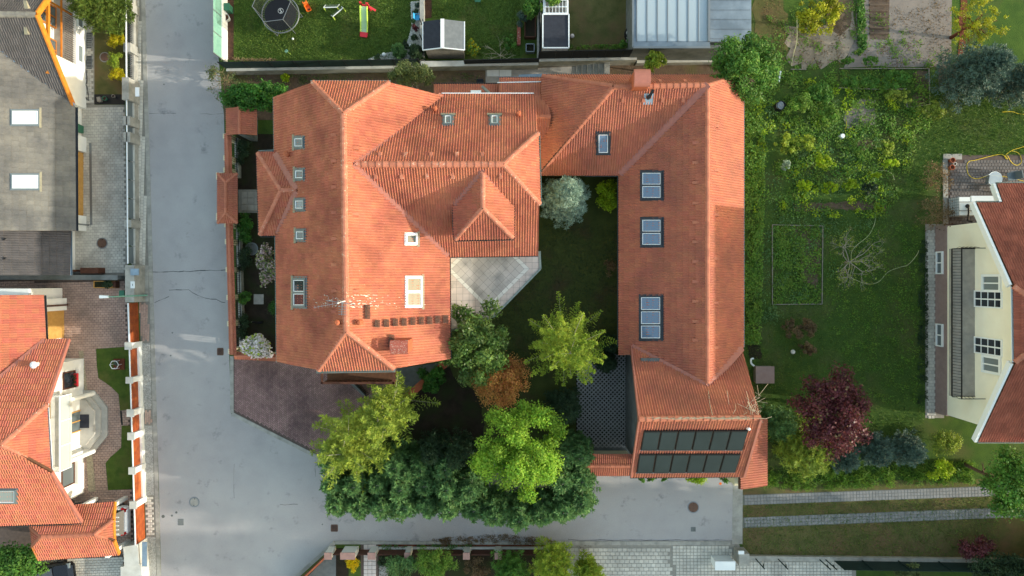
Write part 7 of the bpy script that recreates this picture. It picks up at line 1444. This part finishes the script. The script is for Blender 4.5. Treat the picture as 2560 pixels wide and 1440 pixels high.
def scatter(name, label, px, n, leaf, mat, zmax=.2, clumps=0, csd=.25, cat='weeds', flatness=1.0, blade=False, parent=None):
    poly = [(p.x, p.y) for p in ppoly(px)]; xs = [p[0] for p in poly]; ys = [p[1] for p in poly]; xr, yr = (min(xs), max(xs)), (min(ys), max(ys))
    if clumps: cx = RNG.uniform(*xr, clumps * 3); cy = RNG.uniform(*yr, clumps * 3); ok = inpoly_np(cx, cy, poly); cx, cy = cx[ok][:clumps], cy[ok][:clumps]; i = RNG.integers(0, len(cx), n * 2); rs = RNG.uniform(.4, 1.4, len(cx)); X = cx[i] + RNG.normal(0, csd, n * 2) * rs[i]; Y = cy[i] + RNG.normal(0, csd, n * 2) * rs[i]; hz = (RNG.uniform(.3, 1, len(cx)))[i]; tb = RNG.random(len(cx))[i]
    else: X = RNG.uniform(*xr, n * 2); Y = RNG.uniform(*yr, n * 2); hz = np.ones(n * 2); tb = RNG.random(n * 2)
    ok = inpoly_np(X, Y, poly); X, Y, hz, tb = X[ok][:n], Y[ok][:n], hz[ok][:n], tb[ok][:n]; m = len(X); Z = RNG.random(m) * zmax * hz + .02
    nn = unit(RNG.normal(0, .5, (m, 3)) + np.array([0, 0, flatness])); D = np.cross(nn, RNG.normal(size=(m, 3)))
    if blade: D = unit(RNG.normal(0, .6, (m, 3)) + np.array([0, 0, .7])); nn = unit(RNG.normal(0, 1, (m, 3)))
    L = leaf[0] * RNG.uniform(.6, 1.4, m); o = stuff(rhombs(name, np.stack([X, Y, Z], 1), D, nn, L, L * leaf[1] / leaf[0], mat, parent, .5 * tb + .5 * RNG.random(m)))
    if parent is None: tag(o, label, cat)
    return o

# --- tree garden south of the courtyard
conif('larch', 'bright yellow-green larch with spiky boughs in the middle of the courtyard garden', 1415, 868, 116, 7.2, 1.2, 'leaf_larch', nb=74, steps=22, nl=4, leaf=(.125, .055), droop=.3, rise=.45, power=.45, fuzz=1.2, irr=.5, rmin=.25, twigs=.36, bark='bark_pale')
broad('glossy_evergreen', 'dark glossy leaved evergreen tree at the south-east corner of the main house', 1190, 858, 92, 112, 6.2, .8, 'leaf_glossy', 13000, (.19, .10), 64, (.10, .24), fill=.95)
broad('orange_maple', 'orange-brown leaved maple between the glossy evergreen and the bright green tree', 1252, 950, 92, 80, 4.4, .6, 'leaf_orange', 11000, (.11, .065), 60, (.12, .24)); broad('green_maple', 'large bright green maple rising over the thuja hedge', 1302, 1128, 112, 122, 7.6, 2.2, 'leaf_maple', 26000, (.115, .09), 90, (.07, .22), fill=1.02, flat=.85)
conif('olive_pine', 'tall yellow-olive pine at the street corner of the hedge', 888, 1098, 104, 7.6, 1.4, 'leaf_olive', nb=95, steps=15, nl=4, leaf=(.24, .06), droop=.12, rise=.4, power=.36, fuzz=.85, irr=.6, rmin=.3, twigs=.3, bark='bark_pale'); conif('olive_pine', 'yellow-green pine just below the timber balcony, behind the street corner pine', 975, 1020, 88, 8.4, 2.0, 'leaf_olive', nb=90, steps=15, nl=4, leaf=(.22, .06), droop=.12, rise=.4, power=.4, fuzz=.85, irr=.6, rmin=.28, twigs=.28, bark='bark_pale')
HT = [(862, 1236), (915, 1240), (968, 1244), (1022, 1242), (1078, 1244), (1132, 1246), (1188, 1250), (1240, 1262), (1296, 1268), (1350, 1262), (1402, 1252), (1444, 1232), (1446, 1180), (1440, 1125), (852, 1185), (850, 1132), (1398, 1180), (905, 1188), (960, 1185), (1015, 1195), (1070, 1190), (1125, 1195), (1180, 1200), (1000, 1145), (1060, 1150), (1120, 1150), (1400, 1120)]
ordn = ['first', 'second', 'third', 'fourth', 'fifth', 'sixth', 'seventh', 'eighth', 'ninth', 'tenth', 'eleventh', 'twelfth']
for k, (u, v) in enumerate(HT):
    lab = (ordn[k] + ' thuja from the street corner along the lane side of the dark hedge') if k < 12 else ['thuja at the east side of the hedge below the gate wall', 'northernmost thuja at the east side of the hedge', 'thuja on the street side of the hedge, south of its neighbour', 'northernmost thuja on the street side of the hedge', 'thuja inside the hedge just east of the bright maple', 'thuja inside the hedge below the yellow-olive pine', 'first inner thuja east of the olive pine', 'second inner thuja east of the olive pine', 'third inner thuja east of the olive pine', 'fourth inner thuja east of the olive pine', 'inner thuja touching the bright maple', 'first thuja of the third row behind the hedge', 'second thuja of the third row behind the hedge', 'third thuja of the third row behind the hedge', 'thuja between the bright maple and the paver lattice'][k - 12]
    conif('thuja', lab, u, v, 44 + random.uniform(-4, 5), 4.3 + random.uniform(-.4, .5), .2, 'leaf_hedge', nb=85, steps=10, nl=3, leaf=(.23, .07), droop=.05, rise=.55, power=.4, fuzz=.5, irr=.35, rmin=.25, group='thujas of the hedge along the lane', bark='bark_pale', trunk_r=.07)
for u, v, r, z, lab in ((1085, 1120, 46, 4.8, 'dark pine behind the hedge, west of two'), (1145, 1130, 48, 5.2, 'dark pine behind the hedge, east of two beside the bright maple'), (1030, 1165, 42, 4.6, 'blue-green young conifer inside the hedge beside the olive pine')): conif('dark_pine', lab, u, v, r, z, .4, 'leaf_dkgreen' if r != 42 else 'leaf_hedge', nb=90, steps=11, nl=4, leaf=(.22, .04), droop=.1, rise=.4, power=.6, fuzz=.7, irr=.35, rmin=.15)
conif('dark_fir', 'dark fir beside the paver lattice under the yellow-green larch', 1410, 1020, 52, 4.2, .4, 'leaf_dkgreen', nb=90, steps=11, nl=4, leaf=(.24, .05), fuzz=.6, power=.6); conif('dark_fir', 'small dark yew by the west wall of the long house', 1525, 860, 26, 2.4, .2, 'leaf_dkgreen', nb=60, steps=9, nl=4, leaf=(.2, .06), fuzz=.8, power=.5); conif('dark_fir', 'dark yew south of the small one by the long house wall', 1515, 905, 30, 2.2, .2, 'leaf_dkgreen', nb=60, steps=9, nl=4, leaf=(.2, .06), fuzz=.8, power=.5)
broad('leafy_shrub', 'green lobed shrub in the shadow of the south gable', 1078, 950, 38, 34, 1.8, .4, 'leaf_bright', 3000, (.14, .11), 18, (.2, .4), 'shrub', limbs=3, trunk_r=.04)
conif('blue_spruce', 'silvery blue spruce squeezed between the two orange roofed houses', 1416, 492, 68, 6.6, .4, 'leaf_blue', nb=210, steps=13, nl=4, leaf=(.20, .05), droop=.15, rise=.25, power=.7, fuzz=.7, irr=.18, rmin=.08)
broad('lime_shrub', 'lime yellow shrub in the dark courtyard corner', 1517, 492, 32, 44, 1.7, .2, 'leaf_lime', 3000, (.13, .09), 16, (.18, .35), 'shrub', limbs=3, trunk_r=.04); broad('bare_bush', 'brown twiggy bush with red buds in the courtyard corner', 1527, 468, 20, 18, 1.0, .1, 'leaf_brown', 900, (.08, .05), 10, (.2, .4), 'shrub', limbs=3, trunk_r=.03); broad('bare_bush', 'small brown bush against the west wall of the long house', 1525, 670, 20, 28, 1.3, .1, 'leaf_brown', 900, (.08, .05), 12, (.2, .4), 'shrub', limbs=3, trunk_r=.03)
# --- front garden of the main house
broad('magnolia', 'round white magnolia in full bloom at the forecourt corner', 645, 866, 46, 40, 3.2, .6, 'petal', 4600, (.16, .11), 30, (.18, .32), extra=('leaf_olive', .16), limbs=5, trunk_r=.06); broad('magnolia', 'pinkish magnolia half hidden under the west eave', 668, 668, 34, 62, 3.0, .6, 'petal_pink', 2600, (.15, .10), 34, (.10, .22), extra=('leaf_shrub', .35), limbs=5, trunk_r=.06)
broad('ivy_bush', 'green bush clipped along the street wall bars south of the gate path', 612, 572, 17, 45, 1.0, .1, 'leaf_bright', 2400, (.10, .08), 20, (.2, .4), 'shrub', limbs=0); broad('ivy_bush', 'dark bush along the street wall bars before the pink magnolia', 610, 650, 14, 40, .9, .1, 'leaf_dkgreen', 1800, (.10, .07), 20, (.2, .4), 'shrub', limbs=0); broad('ivy_bush', 'small green bush with white buds beside the stone slab', 612, 745, 18, 20, .8, .1, 'leaf_green', 1300, (.10, .08), 12, (.2, .4), 'shrub', limbs=0); broad('ivy_bush', 'dark bush at the southern street wall bars', 608, 815, 12, 40, .8, .1, 'leaf_dkgreen', 1400, (.10, .07), 16, (.2, .4), 'shrub', limbs=0)
broad('ivy_bush', 'green climber behind the street wall bars north of the gate roof', 605, 378, 14, 38, .9, .1, 'leaf_dkgreen', 1500, (.10, .08), 18, (.2, .4), 'shrub', limbs=0); broad('ball_shrub', 'clipped bright green ball shrub under the west eave', 690, 770, 15, 18, .9, .1, 'leaf_bright', 1500, (.07, .05), 1, (.98, 1.0), 'shrub', limbs=0, fill=0.0)
broad('hedge_bush', 'dense green hedge bush over the north end of the street wall', 640, 243, 92, 34, 3.2, .6, 'leaf_bright', 11000, (.13, .10), 60, (.14, .24), 'hedge', limbs=6, trunk_r=.08, fill=.9); bare('dry_climber', 'dry straw coloured climber on the north-west wall corner', 550, 190, 46, 2.6, 'twig_dry', 3, 9, 4, 'shrub', .03, 'leaf_shrub', 900, 1.1); broad('yellow_sprig', 'small yellow-green sprig on the passage soil by the hedge', 712, 192, 14, 14, .9, .1, 'leaf_lime', 600, (.11, .08), 8, (.2, .4), 'shrub', limbs=2, trunk_r=.02)
broad('grey_shrub', 'airy grey-green shrub leaning over the retaining wall', 1030, 188, 68, 34, 4.4, .5, 'leaf_shrub', 5200, (.11, .06), 50, (.10, .22), 'shrub', limbs=12, trunk_r=.04, bark='bark_pale')
scatter('climber_stems', 'dry climber stems trailing along the dark green mesh fence top', [(585, 146), (690, 148), (690, 153), (585, 153)], 260, (.22, .02), 'twig_dry', .1, cat='stems')
# --- northern gardens
conif('round_conifer', 'clipped round dark conifer on the pebble bed', 998, 128, 17, 1.3, .05, 'leaf_hedge', nb=70, steps=7, nl=4, leaf=(.14, .05), power=.35, rise=.4, fuzz=.8, cat='shrub', trunk_r=.03); conif('round_conifer', 'dark conifer in the corner of the plot wall', 1040, 132, 20, 1.9, .05, 'leaf_dkgreen', nb=80, steps=8, nl=4, leaf=(.16, .05), power=.5, rise=.3, fuzz=.8, cat='shrub', trunk_r=.03)
for u, v, r, mt, lab in ((1036, 94, 9, 'leaf_dkgreen', 'small dark round shrub on the pebble bed'), (1038, 70, 9, 'leaf_plum', 'small purple shrub on the pebble bed'), (1040, 30, 8, 'leaf_dkgreen', 'small dark shrub high on the pebble bed'), (1033, 52, 6, 'leaf_hedge', 'little green shrub beside the blue chair'), (1044, 12, 7, 'leaf_dkblue', 'dark lavender shrub at the top of the pebble bed'), (1015, 116, 7, 'leaf_dkgreen', 'small shrub beside the round conifer'), (944, 145, 9, 'leaf_dkgreen', 'low dark shrub in the western pebble bed'), (1012, 106, 5, 'leaf_dkgreen', 'tiny tuft on the pebble bed')): broad('bed_shrub', lab, u, v, r, r, .5, .03, mt, 420, (.09, .06), 8, (.3, .5), 'shrub', limbs=0)
broad('spotted_laurel', 'yellow-green laurel bush beside the timber shed', 1182, 120, 20, 20, 1.3, .1, 'leaf_gold', 1500, (.10, .07), 14, (.2, .4), 'shrub', limbs=3, trunk_r=.03, extra=('leaf_green', .5)); bare('vine_row', 'dry pale vine stems along the shed garden fence', 1250, 134, 50, 1.0, 'vine_dry', 5, 8, 3, 'vine', .02, None, 0, 1.3); broad('young_shrub', 'young green shrub with two upright shoots on the shed lawn', 1272, 108, 20, 26, 1.2, .1, 'leaf_green', 800, (.10, .07), 14, (.12, .25), 'shrub', limbs=4, trunk_r=.02); broad('leafy_bush', 'bright green bush above the raised bed', 1328, 18, 28, 30, 2.0, .2, 'leaf_green', 3200, (.12, .09), 22, (.18, .32), 'shrub', limbs=4, trunk_r=.04); broad('blue_bush', 'blue-green bush beside the raised bed', 1303, 48, 14, 20, 1.2, .1, 'leaf_dkblue', 1200, (.10, .05), 12, (.2, .4), 'shrub', limbs=3, trunk_r=.03)
broad('pergola_climber', 'pale green climber on the white pergola', 1385, 0, 26, 12, 2.7, 2.2, 'leaf_weed', 1100, (.11, .08), 14, (.2, .4), 'climber', limbs=2, trunk_r=.03); broad('corner_shrub', 'small green shrub by the hose coil', 1562, 108, 14, 16, .9, .1, 'leaf_green', 800, (.09, .06), 10, (.2, .4), 'shrub', limbs=2, trunk_r=.02); scatter('fence_weeds', 'low weeds along the black fence on the dry lawn', [(1425, 112), (1580, 112), (1580, 124), (1425, 124)], 700, (.08, .05), 'leaf_weed', .15, 20, .12)
broad('small_fruit_tree', 'small yellow-green fruit tree in the passage beside the tiled chimney', 1634, 152, 32, 34, 3.2, 1.0, 'leaf_larch', 2400, (.12, .08), 26, (.14, .26), limbs=6, trunk_r=.05); broad('garden_tree', 'large bright green tree leaning over the north-east roof corner', 1862, 172, 96, 82, 6.6, 1.6, 'leaf_green', 15000, (.15, .09), 64, (.14, .26), fill=.92)
# --- west
conif('round_cypress', 'rounded green cypress over the grey roofed house lawn', 252, 14, 66, 4.2, .3, 'leaf_cypress', nb=150, steps=11, nl=4, leaf=(.24, .06), power=.3, rise=.3, droop=.05, fuzz=.6, irr=.2)
for u, v, rx, ry, lab, mt in ((290, 72, 22, 18, 'yellow-green juniper by the fence below the cypress', 'leaf_larch'), (292, 102, 24, 20, 'golden juniper at the middle of the grey fence', 'leaf_gold'), (290, 150, 22, 22, 'yellow juniper leaning over the dark cover', 'leaf_larch'), (292, 190, 20, 20, 'orange tinged juniper by the concrete pier', 'leaf_gold')): broad('golden_juniper', lab, u, v, rx, ry, .9, .05, mt, 1500, (.16, .04), 14, (.2, .4), 'shrub', limbs=0)
broad('west_bush', 'large green bush at the bottom edge beside the carport', 52, 1408, 84, 52, 2.4, .2, 'leaf_green', 9000, (.13, .10), 50, (.16, .28), 'shrub', limbs=5, trunk_r=.06); broad('trough_plants', 'leafy plants in the wooden trough', 268, 711, 20, 7, .75, .4, 'leaf_dkgreen', 500, (.10, .08), 10, (.3, .6), 'plant', limbs=0); broad('frame_plant', 'small green plant in the hexagonal wire frame', 291, 910, 8, 8, .5, .1, 'leaf_dkblue', 260, (.08, .06), 6, (.3, .6), 'plant', limbs=0)
# --- south
broad('flower_bush', 'bright yellow flowering bush beside the pink capped pier', 881, 1410, 20, 18, .9, .1, 'leaf_flower', 1500, (.08, .06), 16, (.2, .4), 'shrub', limbs=2, trunk_r=.02); broad('south_shrub', 'dense green shrub overlapping the southern fence', 1090, 1405, 62, 46, 2.6, .2, 'leaf_weed', 6500, (.11, .05), 44, (.14, .28), 'shrub', limbs=5, trunk_r=.05); broad('south_shrub', 'dark green shrub west of the dense one by the pink path', 1005, 1412, 48, 40, 1.8, .1, 'leaf_hedge', 4200, (.11, .07), 34, (.16, .3), 'shrub', limbs=4, trunk_r=.04); broad('south_shrub', 'small round dark shrub beside the pink path', 957, 1405, 14, 14, .7, .05, 'leaf_dkgreen', 700, (.08, .05), 8, (.3, .5), 'shrub', limbs=0); broad('south_shrub', 'orange-brown shrub below the southern fence', 1190, 1420, 38, 28, 1.2, .1, 'leaf_brown', 2600, (.10, .05), 24, (.18, .3), 'shrub', limbs=3, trunk_r=.03)
conif('young_pine', 'light yellow-green young pine at the bottom edge', 1385, 1410, 62, 4.2, .4, 'leaf_larch', nb=90, steps=14, nl=5, leaf=(.22, .045), power=.6, rise=.4, droop=.1, fuzz=.7, irr=.4, bark='bark_pale'); conif('young_pine', 'green young pine beside the light one at the bottom edge', 1275, 1425, 52, 3.0, .3, 'leaf_green', nb=70, steps=12, nl=5, leaf=(.2, .045), power=.6, rise=.4, droop=.1, fuzz=.7, irr=.4); conif('young_pine', 'low spreading young pine over the southern paving', 1470, 1425, 50, 1.8, .3, 'leaf_larch', nb=60, steps=12, nl=4, leaf=(.2, .045), power=.6, rise=.3, droop=.1, fuzz=.7, irr=.5)
scatter('rusty_groundcover', 'rusty brown ground cover spilling over the south kerb', wobble([(1080, 1346), (1250, 1336), (1370, 1340), (1390, 1360), (1080, 1366)], 3), 2600, (.09, .03), 'leaf_brown', .18, 60, .14, 'groundcover'); scatter('verge_weeds', 'weeds on the small south verge', [(945, 1360), (1180, 1358), (1180, 1372), (945, 1372)], 900, (.09, .06), 'leaf_hedge', .25, 22, .14); scatter('rusty_leaves', 'scattered rusty leaves on the south paving edge', [(1440, 1360), (1475, 1355), (1480, 1390), (1450, 1390)], 120, (.08, .03), 'leaf_brown', .04, 6, .15, 'leaves')
for u, w in ((1606, 8), (1630, 12), (1660, 8), (1745, 36), (1815, 14)): broad('eave_shrub', {1606: 'first small shrub from the west under the garage eave', 1630: 'second small shrub from the west under the garage eave', 1660: 'third small shrub from the west under the garage eave', 1745: 'broad yellow-green shrub under the garage eave', 1815: 'dark shrub at the east end of the garage eave'}[u], u, 1196, w, 9, .9, .05, 'leaf_lime' if u == 1745 else 'leaf_green', 200 + 30 * w, (.10, .07), 10, (.2, .5), 'shrub', limbs=0)
# --- east gardens
broad('purple_plum', 'dark red leaved plum tree in the eastern garden', 2072, 1036, 104, 112, 5.8, .8, 'leaf_plum', 15000, (.15, .09), 64, (.14, .26), fill=.92, extra=('leaf_brown', .03)); conif('gold_cypress', 'yellow-green cypress beside the purple plum tree', 2005, 1115, 78, 3.6, .2, 'leaf_olive', nb=120, steps=12, nl=4, leaf=(.24, .06), power=.45, rise=.35, droop=.05, fuzz=.7, irr=.35); conif('gold_cypress', 'darker cypress behind the garage lean-to', 1945, 1060, 46, 2.8, .2, 'leaf_hedge', nb=80, steps=10, nl=4, leaf=(.24, .06), power=.45, rise=.35, droop=.05, fuzz=.7, irr=.35)
for u, v, r, lab in ((2110, 1145, 40, 'low dark spruce below the purple plum tree'), (2190, 1125, 48, 'western of two dark blue spruces near the grass track'), (2270, 1125, 48, 'eastern of two dark blue spruces near the grass track')): conif('dark_spruce', lab, u, v, r, 2.4, .2, 'leaf_dkblue', nb=90, steps=11, nl=4, leaf=(.18, .045), power=.5, rise=.25, droop=.15, fuzz=.6, irr=.25)
scatter('grass_hedge', 'tall grassy hedge strip along the paved wheel strips', [(1925, 1165), (2440, 1150), (2440, 1205), (2100, 1222), (1900, 1228)], 9000, (.34, .03), 'leaf_weed', .5, 160, .2, 'grass', blade=True)
broad('weed_shrub', 'yellow-green shrub at the south corner of the yellow house', 2365, 1110, 46, 38, 1.2, .1, 'leaf_olive', 3600, (.10, .07), 34, (.14, .28), 'shrub', limbs=4, trunk_r=.03); broad('weed_shrub', 'lime shrub at the end of the grassy hedge', 2350, 1175, 34, 36, 1.2, .1, 'leaf_lime', 2600, (.10, .07), 24, (.16, .3), 'shrub', limbs=4, trunk_r=.03); broad('edge_tree', 'large green tree at the east edge above the wheel strips', 2520, 1205, 70, 100, 6.0, 1.5, 'leaf_green', 11000, (.14, .10), 56, (.14, .26), fill=.92); broad('edge_tree', 'dark purple shrub at the bottom right beside the track', 2440, 1370, 50, 34, 2.0, .2, 'leaf_plum', 2600, (.12, .08), 28, (.16, .3), 'shrub', limbs=4, trunk_r=.04); broad('corner_bushes', 'dark green bush at the bottom right corner', 2500, 1415, 90, 40, 2.2, .2, 'leaf_dkgreen', 5200, (.12, .08), 40, (.14, .28), 'shrub', limbs=4, trunk_r=.04); broad('corner_bushes', 'small olive bush by the dark mesh at the bottom edge', 2270, 1430, 44, 24, 1.4, .1, 'leaf_shrub', 2000, (.11, .07), 20, (.16, .3), 'shrub', limbs=3, trunk_r=.03)
conif('big_spruce', 'broad dark blue-green spruce at the north-east', 2440, 180, 84, 5.0, .3, 'leaf_dkblue', nb=170, steps=13, nl=4, leaf=(.20, .05), power=.55, rise=.25, droop=.12, fuzz=.65, irr=.25); conif('big_spruce', 'second dark spruce cut by the east edge', 2552, 205, 60, 4.6, .3, 'leaf_dkblue', nb=120, steps=12, nl=4, leaf=(.20, .05), power=.55, rise=.25, droop=.12, fuzz=.65, irr=.25)
broad('blossom_tree', 'yellow-green young tree over the sandy bed at the top edge', 2045, 36, 62, 56, 3.0, .6, 'leaf_yellow', 4600, (.12, .09), 52, (.10, .2), fill=.95, limbs=10); broad('airy_tree', 'airy yellow-green tree on a reddish trunk strip at the top edge', 2440, 60, 76, 66, 3.4, 1.0, 'leaf_yellow', 2900, (.10, .07), 70, (.06, .14), fill=1.0, limbs=14, bark='bark_mulch'); sheet('bark_path', wobble([(2402, -40), (2418, -40), (2412, 140), (2395, 142)], 2), 'bark_mulch', .02)
bare('bare_fruit_tree', 'nearly bare fruit tree with wide thin branches on the eastern lawn', 2140, 655, 88, 2.8, 'bark_pale', 9, 7, 5, 'tree', .05, 'leaf_olive', 700, 1.1); bare('dry_brush', 'dry brown hedge of twigs beside the patio', 2345, 440, 42, 1.5, 'twig_dry', 12, 18, 5, 'shrub', .014, 'leaf_brown', 700, 1.0); bare('dry_brush', 'dry brown hedge of twigs beside the water tank', 2342, 535, 50, 1.6, 'twig_dry', 13, 20, 5, 'shrub', .014, 'leaf_brown', 700, 1.0)
# young shrubs of the weedy garden
YS = [(2000, 260, 42, 36, 'leaf_weed', 'bushy young shrub by the water barrel'), (2055, 235, 40, 30, 'leaf_green', 'broad green shrub west of the soil patch'), (2075, 285, 34, 30, 'leaf_weed', 'shrub beside the bare soil patch'), (1965, 365, 40, 30, 'leaf_larch', 'yellow-green pair of shoots near the roof'), (2015, 360, 28, 26, 'leaf_larch', 'yellow-green shoots east of the pair'), (2150, 205, 50, 22, 'leaf_green', 'leafy row in the northern vegetable bed'), (2230, 200, 46, 26, 'leaf_green', 'dense leafy row east in the vegetable bed'), (2060, 400, 26, 22, 'leaf_lime', 'lime sapling in the middle of the garden'), (2215, 370, 22, 24, 'leaf_larch', 'pale sapling by the lower soil patch'), (2225, 410, 22, 16, 'leaf_lime', 'lime sapling at the hose arch'), (2010, 465, 22, 16, 'leaf_lime', 'lime sapling low in the garden'), (2075, 470, 22, 16, 'leaf_lime', 'lime sapling west of its twin'), (2125, 462, 22, 16, 'leaf_lime', 'lime sapling east of its twin'), (2170, 470, 26, 18, 'leaf_dkgreen', 'dark green herb clump by the hose arch'), (1963, 413, 14, 14, 'leaf_sage', 'silvery sage plant near the roof'), (2250, 240, 34, 22, 'leaf_olive', 'olive shrub at the vegetable bed corner'), (2330, 275, 34, 26, 'leaf_olive', 'airy olive shrub on the sunny lawn'), (2120, 152, 18, 12, 'leaf_green', 'green clump at the end of the sandy bed'), (2175, 152, 22, 14, 'leaf_green', 'green clump by the vegetable plot path'), (1998, 820, 44, 30, 'leaf_brown', 'brown leaved low shrub on the shaded lawn'), (2020, 870, 28, 20, 'leaf_brown', 'small brown shrub by the white stone'), (2190, 440, 12, 10, 'leaf_lime', 'little lime seedling under the hose arch')]
for u, v, rx, ry, mt, lab in YS: broad('garden_shrub', lab, u, v, rx * 1.1, ry * 1.1, 1.25, .05, mt, int(rx * ry * 2.0) + 250, (.11, .07), 26, (.09, .22), 'shrub', limbs=3, trunk_r=.02)
ball('white_stone', 1980, 879, .14, 'stone_white', 'white stone in the shaded lawn beside the brown shrubs', 'stone')
scatter('tall_weeds', 'lush green weeds along the east wall of the long house', [(1860, 230), (1905, 230), (1910, 500), (1900, 860), (1858, 860)], 9000, (.13, .08), 'leaf_weed', .45, 130, .22); scatter('garden_weeds', 'mixed weeds and herbs covering the eastern garden', [(1900, 180), (2320, 175), (2330, 300), (2250, 480), (2220, 545), (1900, 545)], 15000, (.12, .07), 'leaf_weed', .4, 150, .26); scatter('bed_weeds', 'green weeds inside the rectangular bed', [(1930, 563), (2050, 563), (2052, 760), (1930, 760)], 4800, (.11, .07), 'leaf_weed', .25, 80, .22); scatter('dark_herbs', 'dark green herb patches in the eastern garden', [(1880, 250), (2240, 250), (2240, 560), (1880, 860)], 5200, (.10, .06), 'leaf_hedge', .3, 120, .3); scatter('yellow_weeds', 'yellow-green weeds among the garden herbs', [(1880, 200), (2300, 190), (2300, 420), (2200, 545), (1880, 545)], 3200, (.11, .07), 'leaf_lime', .45, 60, .2); scatter('plot_litter', 'dry leaf litter and weeds on the sandy plots', [(1890, 0), (2380, 0), (2380, 175), (1960, 175)], 2600, (.09, .04), 'leaf_brown', .05, 90, .3, 'litter'); scatter('plot_weeds', 'small weeds on the sandy plots', [(1890, 0), (2140, 0), (2380, 115), (2380, 175), (1960, 175)], 2600, (.09, .06), 'leaf_weed', .15, 60, .2); scatter('row_plants', 'row of leafy plants between the sandy bed and the tilled bed', [(2142, -20), (2158, -20), (2164, 120), (2142, 150)], 1800, (.13, .09), 'leaf_green', .3, 34, .12); scatter('wall_foot_weeds', 'weeds at the wall foot of the yellow house path', [(2296, 600), (2318, 600), (2318, 1010), (2290, 1010)], 2200, (.10, .05), 'leaf_dkgreen', .2, 60, .14); scatter('dandelion_leaves', 'pale weeds dotted over the shaded lawn', [(2060, 560), (2300, 560), (2300, 1010), (2180, 1010), (2060, 800)], 5000, (.09, .05), 'leaf_weed', .08, 420, .14)
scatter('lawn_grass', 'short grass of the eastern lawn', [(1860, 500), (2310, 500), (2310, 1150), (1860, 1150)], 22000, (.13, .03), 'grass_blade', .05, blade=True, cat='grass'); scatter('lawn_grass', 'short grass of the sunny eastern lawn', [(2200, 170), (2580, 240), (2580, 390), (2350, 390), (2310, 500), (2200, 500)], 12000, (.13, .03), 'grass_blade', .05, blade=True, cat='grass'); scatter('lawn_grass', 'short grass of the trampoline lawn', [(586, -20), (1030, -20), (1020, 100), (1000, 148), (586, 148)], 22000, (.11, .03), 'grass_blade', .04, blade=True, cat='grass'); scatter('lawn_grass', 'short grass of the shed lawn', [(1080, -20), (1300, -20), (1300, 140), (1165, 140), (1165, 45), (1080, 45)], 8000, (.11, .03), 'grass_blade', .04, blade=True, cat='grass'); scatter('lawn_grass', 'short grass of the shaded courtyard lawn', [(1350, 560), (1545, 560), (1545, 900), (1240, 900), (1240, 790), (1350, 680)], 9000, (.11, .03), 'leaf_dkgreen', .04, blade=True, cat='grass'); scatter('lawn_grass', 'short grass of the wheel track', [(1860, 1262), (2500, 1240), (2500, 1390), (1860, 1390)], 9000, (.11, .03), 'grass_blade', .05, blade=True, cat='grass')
scatter('passage_weeds', 'sparse weeds in the northern passage', [(580, 188), (1200, 182), (1200, 205), (580, 215)], 900, (.09, .06), 'leaf_shrub', .15, 30, .2)
# dead creeper on the garage ridge
cv = thing('roof_creeper', 'dead pale creeper stems along the garage ridge and its east corner', 'creeper', tuple(gN.px(1760, 1044))); mb = MB(); rnd = random.Random(4)
for k in range(26):
    u = rnd.uniform(1600, 1870); pts = [gN.px(u + j * rnd.uniform(6, 14), 1043 + rnd.uniform(-4, 3)) + Vector((0, 0, .22)) for j in range(6)]; mb.tube(pts, .014, 4)
for k in range(60):
    u, v = 1895 - abs(rnd.gauss(0, 26)), 1042 - abs(rnd.gauss(0, 28)); p = gN.px(u, v) + Vector((0, 0, .18)); mb.tube([p, p + Vector((rnd.gauss(0, .25), rnd.gauss(.1, .3), rnd.uniform(-.1, .15)))], .010, 3)
mb.tube([gN.px(1768, 975) + Vector((0, 0, .2)), gN.px(1772, 1010) + Vector((0, 0, .2)), gN.px(1780, 1043) + Vector((0, 0, .22))], .014, 4); mb.build('stems', 'vine_dry', cv)

# tall spruces added beyond the south-east edge, unseen, to shade the lane and street
for k, (x, y, h, r) in enumerate(((36, -19.6, 18.5, 3.0), (37.5, -23.2, 19, 3.2), (35.5, -26.8, 18, 3.0), (38, -30.5, 18, 3.0), (34, -17.2, 10.5, 2.2))):
    zm = h * .45; conif('shade_spruce', 'tall spruce added for shade beyond the east edge, number ' + ordn[k] + ' from the north', CX + x * FPX / (H - zm), CY - y * FPX / (H - zm), r * FPX / (H - zm), h, .4, 'leaf_dkblue', nb=130, steps=10, nl=4, leaf=(.6, .22), power=.35, rise=.2, droop=.2, fuzz=.6, irr=.25, group='spruces added for shade east of the track')
